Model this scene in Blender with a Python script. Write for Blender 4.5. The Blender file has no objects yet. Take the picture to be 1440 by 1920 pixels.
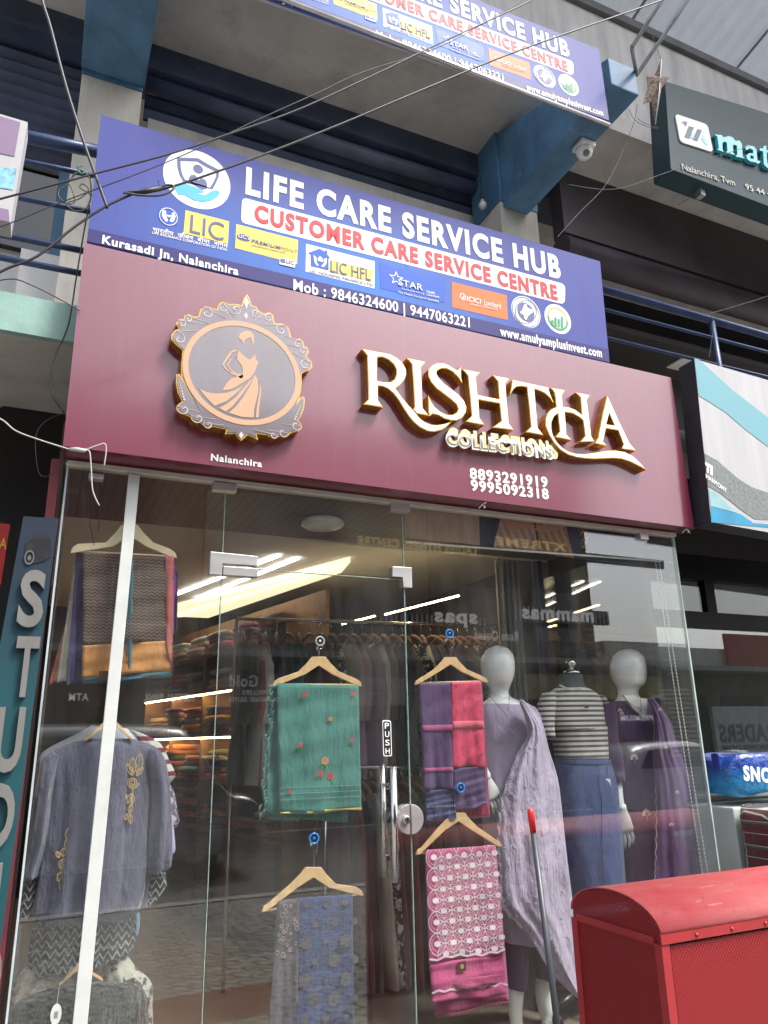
import bpy, bmesh, math, random
from mathutils import Vector, Matrix
from math import sin, cos, pi, radians, sqrt, hypot
random.seed(7)
S = bpy.context.scene
COL = S.collection
# ---------------------------------------------------------------- camera
FPX = 1395.21
RM = Matrix(((0.91127615, 0.10203986, 0.39895318), (-0.41130097, 0.27301592, 0.86965155), (-0.02018145, -0.95658255, 0.29076199)))
EYE = Vector((0, 0, 1.6))
cam = bpy.data.cameras.new('camera')
cam.sensor_fit = 'VERTICAL'; cam.sensor_height = 36; cam.sensor_width = 27
cam.lens = FPX / 1920 * 36
cam.clip_start = 0.05; cam.clip_end = 500
co = bpy.data.objects.new('camera', cam); COL.objects.link(co)
m3 = Matrix((RM.col[0], -RM.col[1], -RM.col[2])).transposed()
co.matrix_world = Matrix.Translation(EYE) @ m3.to_4x4()
S.camera = co
# ---------------------------------------------------------------- world, sun, exposure
SUN_EL, SUN_AZ = radians(57), radians(138)      # azimuth clockwise from +Y: from in front of the shop, to the right
w = bpy.data.worlds.new('World'); S.world = w; w.use_nodes = True
nt = w.node_tree; bg = nt.nodes['Background']
sky = nt.nodes.new('ShaderNodeTexSky'); sky.sky_type = 'NISHITA'; sky.sun_disc = False
sky.sun_elevation = SUN_EL; sky.sun_rotation = SUN_AZ
sky.air_density = 1.0; sky.dust_density = 4.0; sky.ozone_density = 1.0
hs = nt.nodes.new('ShaderNodeHueSaturation'); hs.inputs['Saturation'].default_value = 0.45
nt.links.new(sky.outputs[0], hs.inputs['Color']); nt.links.new(hs.outputs[0], bg.inputs['Color'])
bg.inputs['Strength'].default_value = 0.15
sl = bpy.data.lights.new('sun', 'SUN'); sl.energy = 2.0; sl.angle = radians(14); sl.color = (1, .97, .92)
so = bpy.data.objects.new('sun', sl); COL.objects.link(so)
sd = Vector((sin(SUN_AZ) * cos(SUN_EL), cos(SUN_AZ) * cos(SUN_EL), sin(SUN_EL)))
so.rotation_euler = sd.to_track_quat('Z', 'Y').to_euler(); so.location = sd * 30
S.view_settings.view_transform = 'Standard'; S.view_settings.look = 'None'
S.view_settings.gamma = 1; S.view_settings.use_curve_mapping = False
S.view_settings.exposure = 1.45
S.cycles.use_denoising = True
S.cycles.max_bounces = 8; S.cycles.transparent_max_bounces = 24; S.cycles.sample_clamp_indirect = 6
S.render.film_transparent = False

# ---------------------------------------------------------------- measuring: pixel of the 1440x1920 photograph -> point on a vertical plane / a level plane
def ray(px, py): return RM @ Vector((px - 720, py - 960, FPX))
def at(px, py, Y):
    d = ray(px, py); return EYE + d * (Y / d.y)
def lev(px, py, z):
    d = ray(px, py); return EYE + d * ((z - EYE.z) / d.z)
def mir(p): return Vector((p.x, 2 * G - p.y, p.z))
G = 3.0

# ---------------------------------------------------------------- materials
MATS = {}
def new_mat(name):
    m = bpy.data.materials.new(name); m.use_nodes = True
    return m, m.node_tree, m.node_tree.nodes['Principled BSDF']
def nd(t, kind, **kw):
    n = t.nodes.new(kind)
    for k, v in kw.items(): setattr(n, k, v)
    return n
def mth(t, op, a, b=0.0, c=None):
    n = t.nodes.new('ShaderNodeMath'); n.operation = op
    for i, v in enumerate((a, b) if c is None else (a, b, c)):
        if isinstance(v, (int, float)): n.inputs[i].default_value = v
        else: t.links.new(v, n.inputs[i])
    return n.outputs[0]
def objco(t):
    c = nd(t, 'ShaderNodeTexCoord'); return c.outputs['Object']
def sepxyz(t, v):
    s = nd(t, 'ShaderNodeSeparateXYZ'); t.links.new(v, s.inputs[0]); return s.outputs
def mixc(t, fac, a, b):
    n = nd(t, 'ShaderNodeMix', data_type='RGBA')
    for i, v in ((0, fac), (6, a), (7, b)):
        if isinstance(v, (int, float)): n.inputs[i].default_value = v
        elif isinstance(v, tuple): n.inputs[i].default_value = (*v[:3], 1)
        else: t.links.new(v, n.inputs[i])
    return n.outputs[2]
def noise(t, vec, scale, detail=4, rough=.55, stretch=None):
    if stretch:
        mp = nd(t, 'ShaderNodeMapping'); mp.inputs['Scale'].default_value = stretch
        t.links.new(vec, mp.inputs['Vector']); vec = mp.outputs[0]
    n = nd(t, 'ShaderNodeTexNoise'); n.inputs['Scale'].default_value = scale
    n.inputs['Detail'].default_value = detail; n.inputs['Roughness'].default_value = rough
    t.links.new(vec, n.inputs['Vector']); return n.outputs['Fac']
def ramp(t, fac, a, b, ca=(0, 0, 0), cb=(1, 1, 1)):
    r = nd(t, 'ShaderNodeValToRGB'); r.color_ramp.elements[0].position = a; r.color_ramp.elements[1].position = b
    r.color_ramp.elements[0].color = (*ca, 1); r.color_ramp.elements[1].color = (*cb, 1)
    t.links.new(fac, r.inputs[0]); return r.outputs[0]
def bump(t, b, h, strength, dist=.01):
    n = nd(t, 'ShaderNodeBump'); n.inputs['Strength'].default_value = strength; n.inputs['Distance'].default_value = dist
    t.links.new(h, n.inputs['Height']); t.links.new(n.outputs[0], b.inputs['Normal'])
def mat(name, col, rough=.6, metal=0., spec=.5, var=.25, scale=6., bmp=0., bscale=40., stretch=None, coat=0., coatr=.1, dirt=0., sheen=0., glow=0., ior=1.5, chips=0.):
    """one surface: base colour broken up by noise, optional stains, bump and clear coat"""
    if name in MATS: return MATS[name]
    m, t, b = new_mat(name)
    v = objco(t)
    n = noise(t, v, scale, stretch=stretch)
    lo = tuple(c * (1 - var) for c in col); hi = tuple(min(1, c * (1 + var * .6)) for c in col)
    c = mixc(t, ramp(t, n, .3, .7), lo, hi)
    if dirt:
        n2 = noise(t, v, 3.1, 6, .7, stretch=(1, 1, .25))
        c = mixc(t, mth(t, 'MULTIPLY', ramp(t, n2, .48, .75), dirt), c, tuple(x * .3 + .01 for x in col))
    if chips:      # flaked paint showing pale plaster, and rain streaks
        c = mixc(t, mth(t, 'MULTIPLY', ramp(t, noise(t, v, 9, 8, .75), .63, .66), chips), c, (.30, .29, .27))
        c = mixc(t, mth(t, 'MULTIPLY', ramp(t, noise(t, v, 7, 5, .65, stretch=(2.2, 2.2, .12)), .55, .75), chips * .6), c, tuple(x * .35 + .015 for x in col))
    t.links.new(c, b.inputs['Base Color'])
    r = mth(t, 'MULTIPLY_ADD', n, .14, rough - .07); t.links.new(r, b.inputs['Roughness'])
    b.inputs['Metallic'].default_value = metal; b.inputs['Specular IOR Level'].default_value = spec; b.inputs['IOR'].default_value = ior
    b.inputs['Coat Weight'].default_value = coat; b.inputs['Coat Roughness'].default_value = coatr
    b.inputs['Sheen Weight'].default_value = sheen
    if bmp: bump(t, b, noise(t, v, bscale, 5, .6, stretch=stretch), bmp)
    if glow:
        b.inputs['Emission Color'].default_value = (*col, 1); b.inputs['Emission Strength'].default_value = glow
    MATS[name] = m; return m
def fabric(name, col, var=.22, wrinkle=.5, weave=.25, rough=.85, sheen=.25, wscale=5.):
    if name in MATS: return MATS[name]
    m, t, b = new_mat(name); v = objco(t)
    n = noise(t, v, 9, 6, .65); fine = noise(t, v, 260, 2, .5, stretch=(1, 1, .12)); fine2 = noise(t, v, 260, 2, .5, stretch=(.12, 1, 1))
    f = mth(t, 'MULTIPLY_ADD', mth(t, 'ADD', fine, fine2), .35, mth(t, 'MULTIPLY', n, .3))
    c = mixc(t, ramp(t, f, .3, .72), tuple(x * (1 - var) for x in col), tuple(min(1, x * (1 + var)) for x in col))
    t.links.new(c, b.inputs['Base Color']); b.inputs['Roughness'].default_value = rough
    b.inputs['Sheen Weight'].default_value = sheen; b.inputs['Specular IOR Level'].default_value = .2
    wr = noise(t, v, wscale, 5, .6, stretch=(1.6, 1, .55))
    bump(t, b, mth(t, 'ADD', mth(t, 'MULTIPLY', wr, 1.0), mth(t, 'MULTIPLY', fine, weave * .08)), wrinkle, .05)
    MATS[name] = m; return m
def pattern_fabric(name, build, wrinkle=.4, rough=.85):
    """build(t, x, y, z) returns a colour socket"""
    if name in MATS: return MATS[name]
    m, t, b = new_mat(name); v = objco(t); x, y, z = sepxyz(t, v)
    c = build(t, x, y, z); n = noise(t, v, 180, 2)
    c = mixc(t, mth(t, 'MULTIPLY', n, .35), c, (.02, .02, .02))
    t.links.new(c, b.inputs['Base Color']); b.inputs['Roughness'].default_value = rough
    b.inputs['Specular IOR Level'].default_value = .2; b.inputs['Sheen Weight'].default_value = .15
    bump(t, b, noise(t, v, 5, 5, .6, stretch=(1.6, 1, .55)), wrinkle, .05)
    MATS[name] = m; return m
def glass_mat(name, tint=(.93, .965, .95), base=.045, dirty=.0):
    if name in MATS: return MATS[name]
    m = bpy.data.materials.new(name); m.use_nodes = True; t = m.node_tree; t.nodes.clear()
    out = nd(t, 'ShaderNodeOutputMaterial'); tr = nd(t, 'ShaderNodeBsdfTransparent'); gl = nd(t, 'ShaderNodeBsdfGlossy'); mx = nd(t, 'ShaderNodeMixShader')
    tr.inputs[0].default_value = (*tint, 1); gl.inputs['Roughness'].default_value = .0; gl.inputs[0].default_value = (1, 1, 1, 1)
    lw = nd(t, 'ShaderNodeLayerWeight'); lw.inputs['Blend'].default_value = .5
    f = mth(t, 'MULTIPLY_ADD', mth(t, 'POWER', lw.outputs['Facing'], 4.2), .9, base)
    t.links.new(f, mx.inputs[0]); t.links.new(tr.outputs[0], mx.inputs[1]); t.links.new(gl.outputs[0], mx.inputs[2])
    last = mx.outputs[0]
    if dirty:
        df = nd(t, 'ShaderNodeBsdfDiffuse'); df.inputs[0].default_value = (.55, .56, .55, 1); m2 = nd(t, 'ShaderNodeMixShader')
        v = objco(t); n = noise(t, v, 2.2, 7, .7, stretch=(1, 1, .35))
        t.links.new(mth(t, 'MULTIPLY', ramp(t, n, .4, .8), dirty), m2.inputs[0]); t.links.new(last, m2.inputs[1]); t.links.new(df.outputs[0], m2.inputs[2]); last = m2.outputs[0]
    t.links.new(last, out.inputs['Surface']); MATS[name] = m; return m
def lamp_mat(name, col, k):
    if name in MATS: return MATS[name]
    m, t, b = new_mat(name); b.inputs['Base Color'].default_value = (.8, .8, .8, 1)
    b.inputs['Emission Color'].default_value = (*col, 1); b.inputs['Emission Strength'].default_value = k
    MATS[name] = m; return m

# ---------------------------------------------------------------- mesh building
LOC = {}
def base_of(vs):
    xs = [v[0] for v in vs]; ys = [v[1] for v in vs]; zs = [v[2] for v in vs]
    return Vector(((min(xs) + max(xs)) / 2, (min(ys) + max(ys)) / 2, min(zs)))
def thing(name, label, cat, loc, group=None, kind=None):
    o = bpy.data.objects.new(name, None); o.empty_display_size = .1; COL.objects.link(o)
    o.location = loc; LOC[o] = Vector(loc); tag(o, label, cat, group, kind); return o
def tag(o, label=None, cat=None, group=None, kind=None):
    if label: o['label'] = label
    if cat: o['category'] = cat
    if group: o['group'] = group
    if kind: o['kind'] = kind
    return o
class MB:
    def __init__(s): s.v = []; s.f = []; s.mi = []; s.sm = []
    def add(s, vs, fs, mi=0, sm=False):
        o = len(s.v); s.v += [Vector(v) for v in vs]
        for f in fs: s.f.append([i + o for i in f]); s.mi.append(mi); s.sm.append(sm)
        return s
    def box(s, x0, x1, y0, y1, z0, z1, mi=0):
        x0, x1 = sorted((x0, x1)); y0, y1 = sorted((y0, y1)); z0, z1 = sorted((z0, z1))
        return s.add([(x0, y0, z0), (x1, y0, z0), (x1, y1, z0), (x0, y1, z0), (x0, y0, z1), (x1, y0, z1), (x1, y1, z1), (x0, y1, z1)],
                     [(0, 3, 2, 1), (4, 5, 6, 7), (0, 1, 5, 4), (1, 2, 6, 5), (2, 3, 7, 6), (3, 0, 4, 7)], mi)
    def hexa(s, p, mi=0):   # eight corners: bottom four, top four
        return s.add(p, [(0, 3, 2, 1), (4, 5, 6, 7), (0, 1, 5, 4), (1, 2, 6, 5), (2, 3, 7, 6), (3, 0, 4, 7)], mi)
    def prism(s, pts, d, mi=0):     # polygon of points, pushed along vector d
        n = len(pts); pts = [Vector(p) for p in pts]; d = Vector(d)
        return s.add(pts + [p + d for p in pts], [list(range(n)), list(range(2 * n - 1, n - 1, -1))] + [(i, i + n, (i + 1) % n + n, (i + 1) % n) for i in range(n)], mi)
    def tube(s, pts, r, n=8, mi=0, cap=True, closed=False):
        pts = [Vector(p) for p in pts]; k = len(pts); rs = r if isinstance(r, (list, tuple)) else [r] * k
        vs = []; up = None
        for i, p in enumerate(pts):
            a = pts[(i - 1) % k] if (closed or i) else p; b = pts[(i + 1) % k] if (closed or i < k - 1) else p
            t = (b - a)
            t = t.normalized() if t.length > 1e-9 else Vector((0, 0, 1))
            if up is None:
                up = Vector((0, 0, 1)) if abs(t.z) < .9 else Vector((1, 0, 0))
            up = (up - t * up.dot(t)); up = up.normalized() if up.length > 1e-6 else t.orthogonal().normalized()
            sd_ = t.cross(up)
            for j in range(n):
                q = 2 * pi * j / n; vs.append(p + (up * cos(q) + sd_ * sin(q)) * rs[i])
        fs = []
        for i in range(k if closed else k - 1):
            i2 = (i + 1) % k
            for j in range(n): fs.append((i * n + j, i * n + (j + 1) % n, i2 * n + (j + 1) % n, i2 * n + j))
        s.add(vs, fs, mi, True)
        if cap and not closed:
            o = len(s.v) - len(vs)
            s.f.append([o + j for j in range(n - 1, -1, -1)]); s.mi.append(mi); s.sm.append(False)
            s.f.append([o + (k - 1) * n + j for j in range(n)]); s.mi.append(mi); s.sm.append(False)
        return s
    def rings(s, rs, mi=0, cap=True, sm=True):      # list of equal rings -> closed skin
        n = len(rs[0]); vs = [p for r in rs for p in r]; fs = []
        for i in range(len(rs) - 1):
            for j in range(n): fs.append((i * n + j, i * n + (j + 1) % n, (i + 1) * n + (j + 1) % n, (i + 1) * n + j))
        o = len(s.v); s.add(vs, fs, mi, sm)
        if cap:
            s.f.append([o + j for j in range(n - 1, -1, -1)]); s.mi.append(mi); s.sm.append(False)
            s.f.append([o + (len(rs) - 1) * n + j for j in range(n)]); s.mi.append(mi); s.sm.append(False)
        return s
    def lathe(s, c, prof, n=24, axis='z', mi=0, cap=True):   # prof: (radius, offset along the axis)
        c = Vector(c); rs = []
        for r, h in prof:
            ring = []
            for j in range(n):
                a = 2 * pi * j / n
                d = {'z': (r * cos(a), r * sin(a), h), 'y': (r * cos(a), h, r * sin(a)), 'x': (h, r * cos(a), r * sin(a))}[axis]
                ring.append(c + Vector(d))
            rs.append(ring)
        return s.rings(rs, mi, cap)
    def sheet(s, fn, nu, nv, th=0.004, mi=0):   # fn(u,v) -> front point; a closed cloth th thick along +Y
        N = (nu + 1) * (nv + 1); fr = [fn(i / nu, j / nv) for j in range(nv + 1) for i in range(nu + 1)]
        bk = [p + Vector((0, th, 0)) for p in fr]; fs = []; q = lambda i, j: j * (nu + 1) + i
        for j in range(nv):
            for i in range(nu):
                fs.append((q(i, j), q(i, j + 1), q(i + 1, j + 1), q(i + 1, j))); fs.append(tuple(x + N for x in (q(i, j), q(i + 1, j), q(i + 1, j + 1), q(i, j + 1))))
        for i in range(nu):
            fs.append((q(i, 0), q(i + 1, 0), q(i + 1, 0) + N, q(i, 0) + N)); fs.append((q(i, nv), q(i, nv) + N, q(i + 1, nv) + N, q(i + 1, nv)))
        for j in range(nv):
            fs.append((q(0, j), q(0, j) + N, q(0, j + 1) + N, q(0, j + 1))); fs.append((q(nu, j), q(nu, j + 1), q(nu, j + 1) + N, q(nu, j) + N))
        return s.add(fr + bk, fs, mi, True)
    def build(s, name, mats, parent=None, label=None, cat=None, group=None, kind=None, bevel=0, fix=True):
        if not isinstance(mats, (list, tuple)): mats = [mats]
        o0 = LOC[parent] if parent is not None else base_of(s.v)
        me = bpy.data.meshes.new(name); me.from_pydata([v - o0 for v in s.v], [], s.f)
        for m in mats: me.materials.append(m)
        me.polygons.foreach_set('material_index', s.mi); me.polygons.foreach_set('use_smooth', s.sm)
        if fix or bevel:
            bm = bmesh.new(); bm.from_mesh(me)
            if bevel:
                es = [e for e in bm.edges if len(e.link_faces) == 2 and e.calc_face_angle(0) > .6]
                bmesh.ops.bevel(bm, geom=es, offset=bevel, segments=2, affect='EDGES', clamp_overlap=True, profile=.6)
            bmesh.ops.recalc_face_normals(bm, faces=bm.faces); bm.to_mesh(me); bm.free()
        me.update()
        o = bpy.data.objects.new(name, me); COL.objects.link(o)
        if parent is not None: o.parent = parent
        else: o.location = o0
        LOC[o] = o0
        return tag(o, label, cat, group, kind)
def cr(pts, k=4, closed=False):     # smooth line through points
    pts = [Vector(p) for p in pts]; n = len(pts); out = []
    for i in range(n if closed else n - 1):
        p0 = pts[(i - 1) % n] if (closed or i) else pts[0]; p1 = pts[i]; p2 = pts[(i + 1) % n]; p3 = pts[(i + 2) % n] if (closed or i < n - 2) else pts[-1]
        for j in range(k):
            t = j / k
            out.append(.5 * ((2 * p1) + (p2 - p0) * t + (2 * p0 - 5 * p1 + 4 * p2 - p3) * t * t + (3 * p1 - p0 - 3 * p2 + p3) * t ** 3))
    if not closed: out.append(pts[-1])
    return out
def rowloft(mb, rows, Y, n=36, k=4, fold=None, mi=0, flat=2.0):
    """rows of (left px, left py, right px, right py, half depth[, dY]) become a rounded closed body round the plane Y"""
    R = []
    for r in rows:
        y = Y + (r[5] if len(r) > 5 else 0); a = at(r[0], r[1], y); b = at(r[2], r[3], y)
        R.append(((a + b) / 2, (b - a) / 2, r[4]))
    C = cr([r[0] for r in R], k); H = cr([r[1] for r in R], k); D = cr([(r[2], 0, 0) for r in R], k)
    rs = []
    for i, (c, h, d) in enumerate(zip(C, H, D)):
        v = i / (len(C) - 1); ring = []
        for j in range(n):
            q = 2 * pi * j / n; cx, sy = cos(q), sin(q)
            if flat != 2.0:
                cx = math.copysign(abs(cx) ** (2 / flat), cx); sy = math.copysign(abs(sy) ** (2 / flat), sy)
            e = fold(q, v) if fold else 0.
            ring.append(c + h * cx * (1 + e * .4) + Vector((0, d.x * sy * (1 + e) + 0, 0)) + Vector((0, -e * .0, 0)))
        rs.append(ring)
    return mb.rings(rs, mi)
# ---------------------------------------------------------------- flat lettering and outlines cut from sheet
def curve_mesh(loops=None, text=None, bold=0., depth=.002, res=4, sp=1.):
    if text is not None:
        cu = bpy.data.curves.new('c', 'FONT'); cu.body = text; cu.size = 1; cu.offset = bold; cu.resolution_u = res; cu.space_character = sp
    else:
        cu = bpy.data.curves.new('c', 'CURVE'); cu.dimensions = '2D'; cu.fill_mode = 'BOTH'; cu.offset = bold
        for lp in loops:
            sp = cu.splines.new('POLY'); sp.points.add(len(lp) - 1)
            for i, p in enumerate(lp): sp.points[i].co = (p[0], p[1], 0, 1)
            sp.use_cyclic_u = True
    cu.extrude = depth / 2
    o = bpy.data.objects.new('c', cu); COL.objects.link(o)
    me = bpy.data.meshes.new_from_object(o.evaluated_get(DG()))
    vs = [v.co.copy() for v in me.vertices]; fs = [list(p.vertices) for p in me.polygons]
    bpy.data.objects.remove(o); bpy.data.curves.remove(cu); bpy.data.meshes.remove(me)
    return vs, fs
def DG():
    bpy.context.view_layer.update(); return bpy.context.evaluated_depsgraph_get()
TC = {}
def text_geo(s, bold):
    k = (s, bold)
    if k not in TC: TC[k] = curve_mesh(text=s, bold=bold, depth=1.0, sp=1 + bold * 4.2)
    return TC[k]
CAP = None
def letters(mb, s, A, B, cap, depth, bold=.012, mi=0, mirror=False, slant=0.):
    """lettering s on mb: baseline from A to B (world points), capital height cap, depth toward -Y"""
    global CAP
    if CAP is None: CAP = max(v.y for v in text_geo('H', 0)[0])
    vs, fs = text_geo(s, bold)
    x0 = min(v.x for v in vs); x1 = max(v.x for v in vs); ex = (B - A)
    yv = Vector((0, -1, 0)); up = Vector((0, 0, 1))
    if mirror: yv = Vector((0, 1, 0))
    out = [A + ex * ((v.x + slant * v.y - x0) / (x1 - x0)) + up * (v.y / CAP * cap) + yv * ((v.z + .5) * depth) for v in vs]
    mb.add(out, fs, mi); return mb
def ptext(mb, s, a, b, top, Y, depth=.003, bold=.012, mi=0, slant=0.):
    """lettering placed by photo pixels on the plane Y: baseline start, baseline end, top of the first capital"""
    A = at(*a, Y); B = at(*b, Y); return letters(mb, s, A, B, at(*top, Y).z - A.z, depth, bold, mi, slant=slant)
def cut(mb, loops, Y, depth, mi=0, mi_side=None, off=0.):
    """outline loops given in world (x, z), front face at Y, thickness depth away from the viewer"""
    vs, fs = curve_mesh(loops=loops, depth=depth, bold=off)
    P = [Vector((v.x, Y + depth / 2 - v.z, v.y)) for v in vs]
    o = len(mb.v); mb.v += P
    for f in fs:
        ys = [P[i].y for i in f]; side = max(ys) - min(ys) > depth * .5
        mb.f.append([i + o for i in f]); mb.mi.append(mi_side if (side and mi_side is not None) else mi); mb.sm.append(False)
    return mb
def pl(pts, Y): return [(p.x, p.z) for p in (at(x, y, Y) for x, y in pts)]
def ell(cx, cy, rx, ry, Y, n=40, a0=0, a1=2 * pi):
    c = at(cx, cy, Y); hx = (at(cx + rx, cy, Y).x - at(cx - rx, cy, Y).x) / 2; hz = (at(cx, cy - ry, Y).z - at(cx, cy + ry, Y).z) / 2
    full = abs(a1 - a0 - 2 * pi) < 1e-6
    return [(c.x + hx * cos(a0 + (a1 - a0) * i / (n if full else n - 1)), c.z + hz * sin(a0 + (a1 - a0) * i / (n if full else n - 1))) for i in range(n)]
def flatpoly(mb, pts, Y, depth=.003, mi=0): return mb.prism([at(x, y, Y) for x, y in pts], (0, depth, 0), mi)
def kids(o): return [c for c in bpy.data.objects if c.parent == o]
def copy_tree(o, parent=None):
    c = o.copy(); COL.objects.link(c); LOC[c] = LOC[o]
    if parent is not None: c.parent = parent; c.matrix_parent_inverse = o.matrix_parent_inverse.copy()
    for k in list(o.children): copy_tree(k, c)
    return c
ORD = 'first second third fourth fifth sixth seventh eighth ninth tenth eleventh twelfth thirteenth fourteenth fifteenth sixteenth seventeenth eighteenth nineteenth twentieth'.split()
# ================================================================ THE GROUND
def paver_mat(name, c1, c2, joint):
    m, t, b = new_mat(name); v = objco(t); x, y, z = sepxyz(t, v)
    zig = mth(t, 'MULTIPLY', mth(t, 'SINE', mth(t, 'MULTIPLY', x, 2 * pi / .11)), .016)
    zag = mth(t, 'MULTIPLY', mth(t, 'SINE', mth(t, 'MULTIPLY', y, 2 * pi / .11)), .010)
    cb = nd(t, 'ShaderNodeCombineXYZ'); t.links.new(mth(t, 'ADD', x, zag), cb.inputs[0]); t.links.new(mth(t, 'ADD', y, zig), cb.inputs[1])
    br = nd(t, 'ShaderNodeTexBrick'); br.inputs['Scale'].default_value = 1; br.inputs['Brick Width'].default_value = .22; br.inputs['Row Height'].default_value = .11
    br.inputs['Mortar Size'].default_value = .011; br.inputs['Mortar Smooth'].default_value = .4; br.inputs['Bias'].default_value = 0
    br.inputs['Color1'].default_value = (*c1, 1); br.inputs['Color2'].default_value = (*c2, 1); br.inputs['Mortar'].default_value = (*joint, 1)
    t.links.new(cb.outputs[0], br.inputs['Vector'])
    n = noise(t, v, 2.5, 7, .7); n2 = noise(t, v, 60, 3)
    c = mixc(t, mth(t, 'MULTIPLY', ramp(t, n, .4, .8), .45), br.outputs['Color'], tuple(x_ * .45 for x_ in c1))
    t.links.new(c, b.inputs['Base Color']); b.inputs['Roughness'].default_value = .85
    h = mth(t, 'MULTIPLY_ADD', n2, .12, mth(t, 'SUBTRACT', 1, br.outputs['Fac'])); bump(t, b, h, .8, .012)
    return m
M_PAVE = paver_mat('grey_pavers', (.27, .26, .24), (.19, .185, .17), (.022, .022, .02))
M_RED = paver_mat('red_pavers', (.17, .045, .04), (.13, .035, .032), (.05, .03, .03))
M_ASPH = mat('asphalt', (.085, .083, .08), .85, var=.35, scale=2.2, bmp=.5, bscale=220, dirt=.3)
M_PAINT = mat('road_paint', (.75, .75, .72), .7, var=.2, scale=14, dirt=.4)
M_KERB = mat('kerb_concrete', (.32, .31, .29), .85, var=.25, scale=9, bmp=.3, dirt=.5)
MB().box(-60, 70, -70, 40, -.6, -.14).build('ground', mat('bare_earth', (.17, .13, .09), .95, var=.4, scale=.6, bmp=.5, bscale=12), kind='structure')
MB().box(-60, 70, -2.55, 12, -.5, 0).build('pavement', M_PAVE, kind='structure')
MB().box(-60, 70, -2.72, -2.554, -.5, .012).build('kerb', M_KERB, kind='structure')
MB().box(-60, 70, -9.6, -2.724, -.5, -.10).build('road', M_ASPH, kind='structure')
MB().box(-60, 70, -12.0, -9.604, -.5, .03).build('pavement', M_PAVE, kind='structure')
p = [mir(lev(*q, 0)) for q in ((255, 1884), (512, 1841), (505, 1902), (255, 1946))]
MB().prism([(q.x, q.y, .004) for q in p], (0, 0, -.002)).build('red_paving', M_RED, kind='structure')
mk = MB()
mk.box(-60, 70, -3.12, -2.98, -.1, -.096); mk.box(-60, 70, -9.2, -9.06, -.1, -.096)
for i in range(-10, 12): mk.box(i * 5.2, i * 5.2 + 2.6, -6.15, -6.03, -.1, -.096)
mk.build('road_marking', M_PAINT, kind='structure')

# ================================================================ THE BUILDING THE SHOP IS IN
M_BEIGE = mat('beige_paint', (.52, .495, .44), .8, var=.14, scale=4, bmp=.3, bscale=30, dirt=.5, chips=.5)
M_SOFF = mat('soffit_paint', (.52, .495, .465), .85, var=.16, scale=2.5, bmp=.3, bscale=22, dirt=.5, chips=.4)
M_BLUE = mat('blue_paint', (.07, .17, .29), .6, var=.3, scale=5, bmp=.3, bscale=24, dirt=.6, chips=.55)
M_NAVY = mat('navy_paint', (.05, .066, .115), .55, var=.4, scale=3, bmp=.2, bscale=18, dirt=.5, chips=.3)
M_MINT = mat('mint_paint', (.26, .42, .37), .8, var=.18, scale=6, bmp=.4, bscale=16, dirt=.7, chips=.5)
M_WHITE = mat('white_wall_paint', (.6, .6, .6), .85, var=.1, scale=3, bmp=.25, bscale=20, dirt=.35)
M_DARK = mat('dark_wall', (.018, .016, .016), .8, var=.3, scale=3)
M_MAROONW = mat('maroon_wall_paint', (.13, .014, .022), .55, var=.25, scale=5, dirt=.4)
M_PANE = glass_mat('dark_window_glass', (.5, .52, .55), .05)
def ex(l, t_, r, b_, Y):
    a = at(l, t_, Y); c = at(r, b_, Y); return a.x, c.x, c.z, a.z
bld = thing('commercial_building', 'three storey concrete shop building with blue beams and beige columns', 'building', (1.6, 4.0, 0))
SL = 3.19; ST = 3.335            # first floor slab: underside, top
C2 = 5.98                        # underside of the second floor slab
f = MB().box(-5, 9, 3.02, 8.6, SL, ST); f.build('floor_slab', M_SOFF, bld)
MB().box(-5, .02, 2.985, 3.017, SL - .012, ST + .012).build('slab_edge', M_MINT, bld)
MB().box(3.5, 9, 2.985, 3.017, SL - .012, ST + .012).build('slab_edge', M_MINT, bld)
f = MB().box(-5, 12, 3.40, 8.6, C2, C2 + .16); f.build('floor_slab', M_SOFF, bld)
# columns, blue above and beige below, with a tapering bracket beam over each
for (l, r, yb, tip) in ((152, 268, 155, None), (938, 1006, 388, 1)):
    Yc = 3.78
    xa, xb = at(l, yb, Yc).x, at(r, yb, Yc).x; zb = at((l + r) / 2, yb, Yc).z
    cm = MB().box(xa, xb, Yc, Yc + .36, ST, zb); cm.build('column', M_BEIGE, bld, bevel=.006)
    z_root = C2 - .46
    MB().box(xa - .004, xb + .004, Yc - .006, Yc + .366, zb + .002, C2 - .003).build('column_head', M_BLUE, bld)
    y0 = 2.60 if tip else 2.2; u0_, u1_ = (at(940, 360, Yc).x, at(985, 372, Yc).x) if tip else (xa - .01, xb + .01)
    zu = zb + .03 if not tip else 5.30; zt = zu + (.20 if tip else .35)
    bm_ = MB().hexa([(u0_, y0, zu), (u1_, y0, zu), (u1_, Yc - .008, zu), (u0_, Yc - .008, zu),
                     (u0_, y0, zt), (u1_, y0, zt), (u1_, Yc - .008, C2 - .004), (u0_, Yc - .008, C2 - .004)])
    bm_.build('bracket_beam', M_BLUE, bld, bevel=.008)
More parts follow.
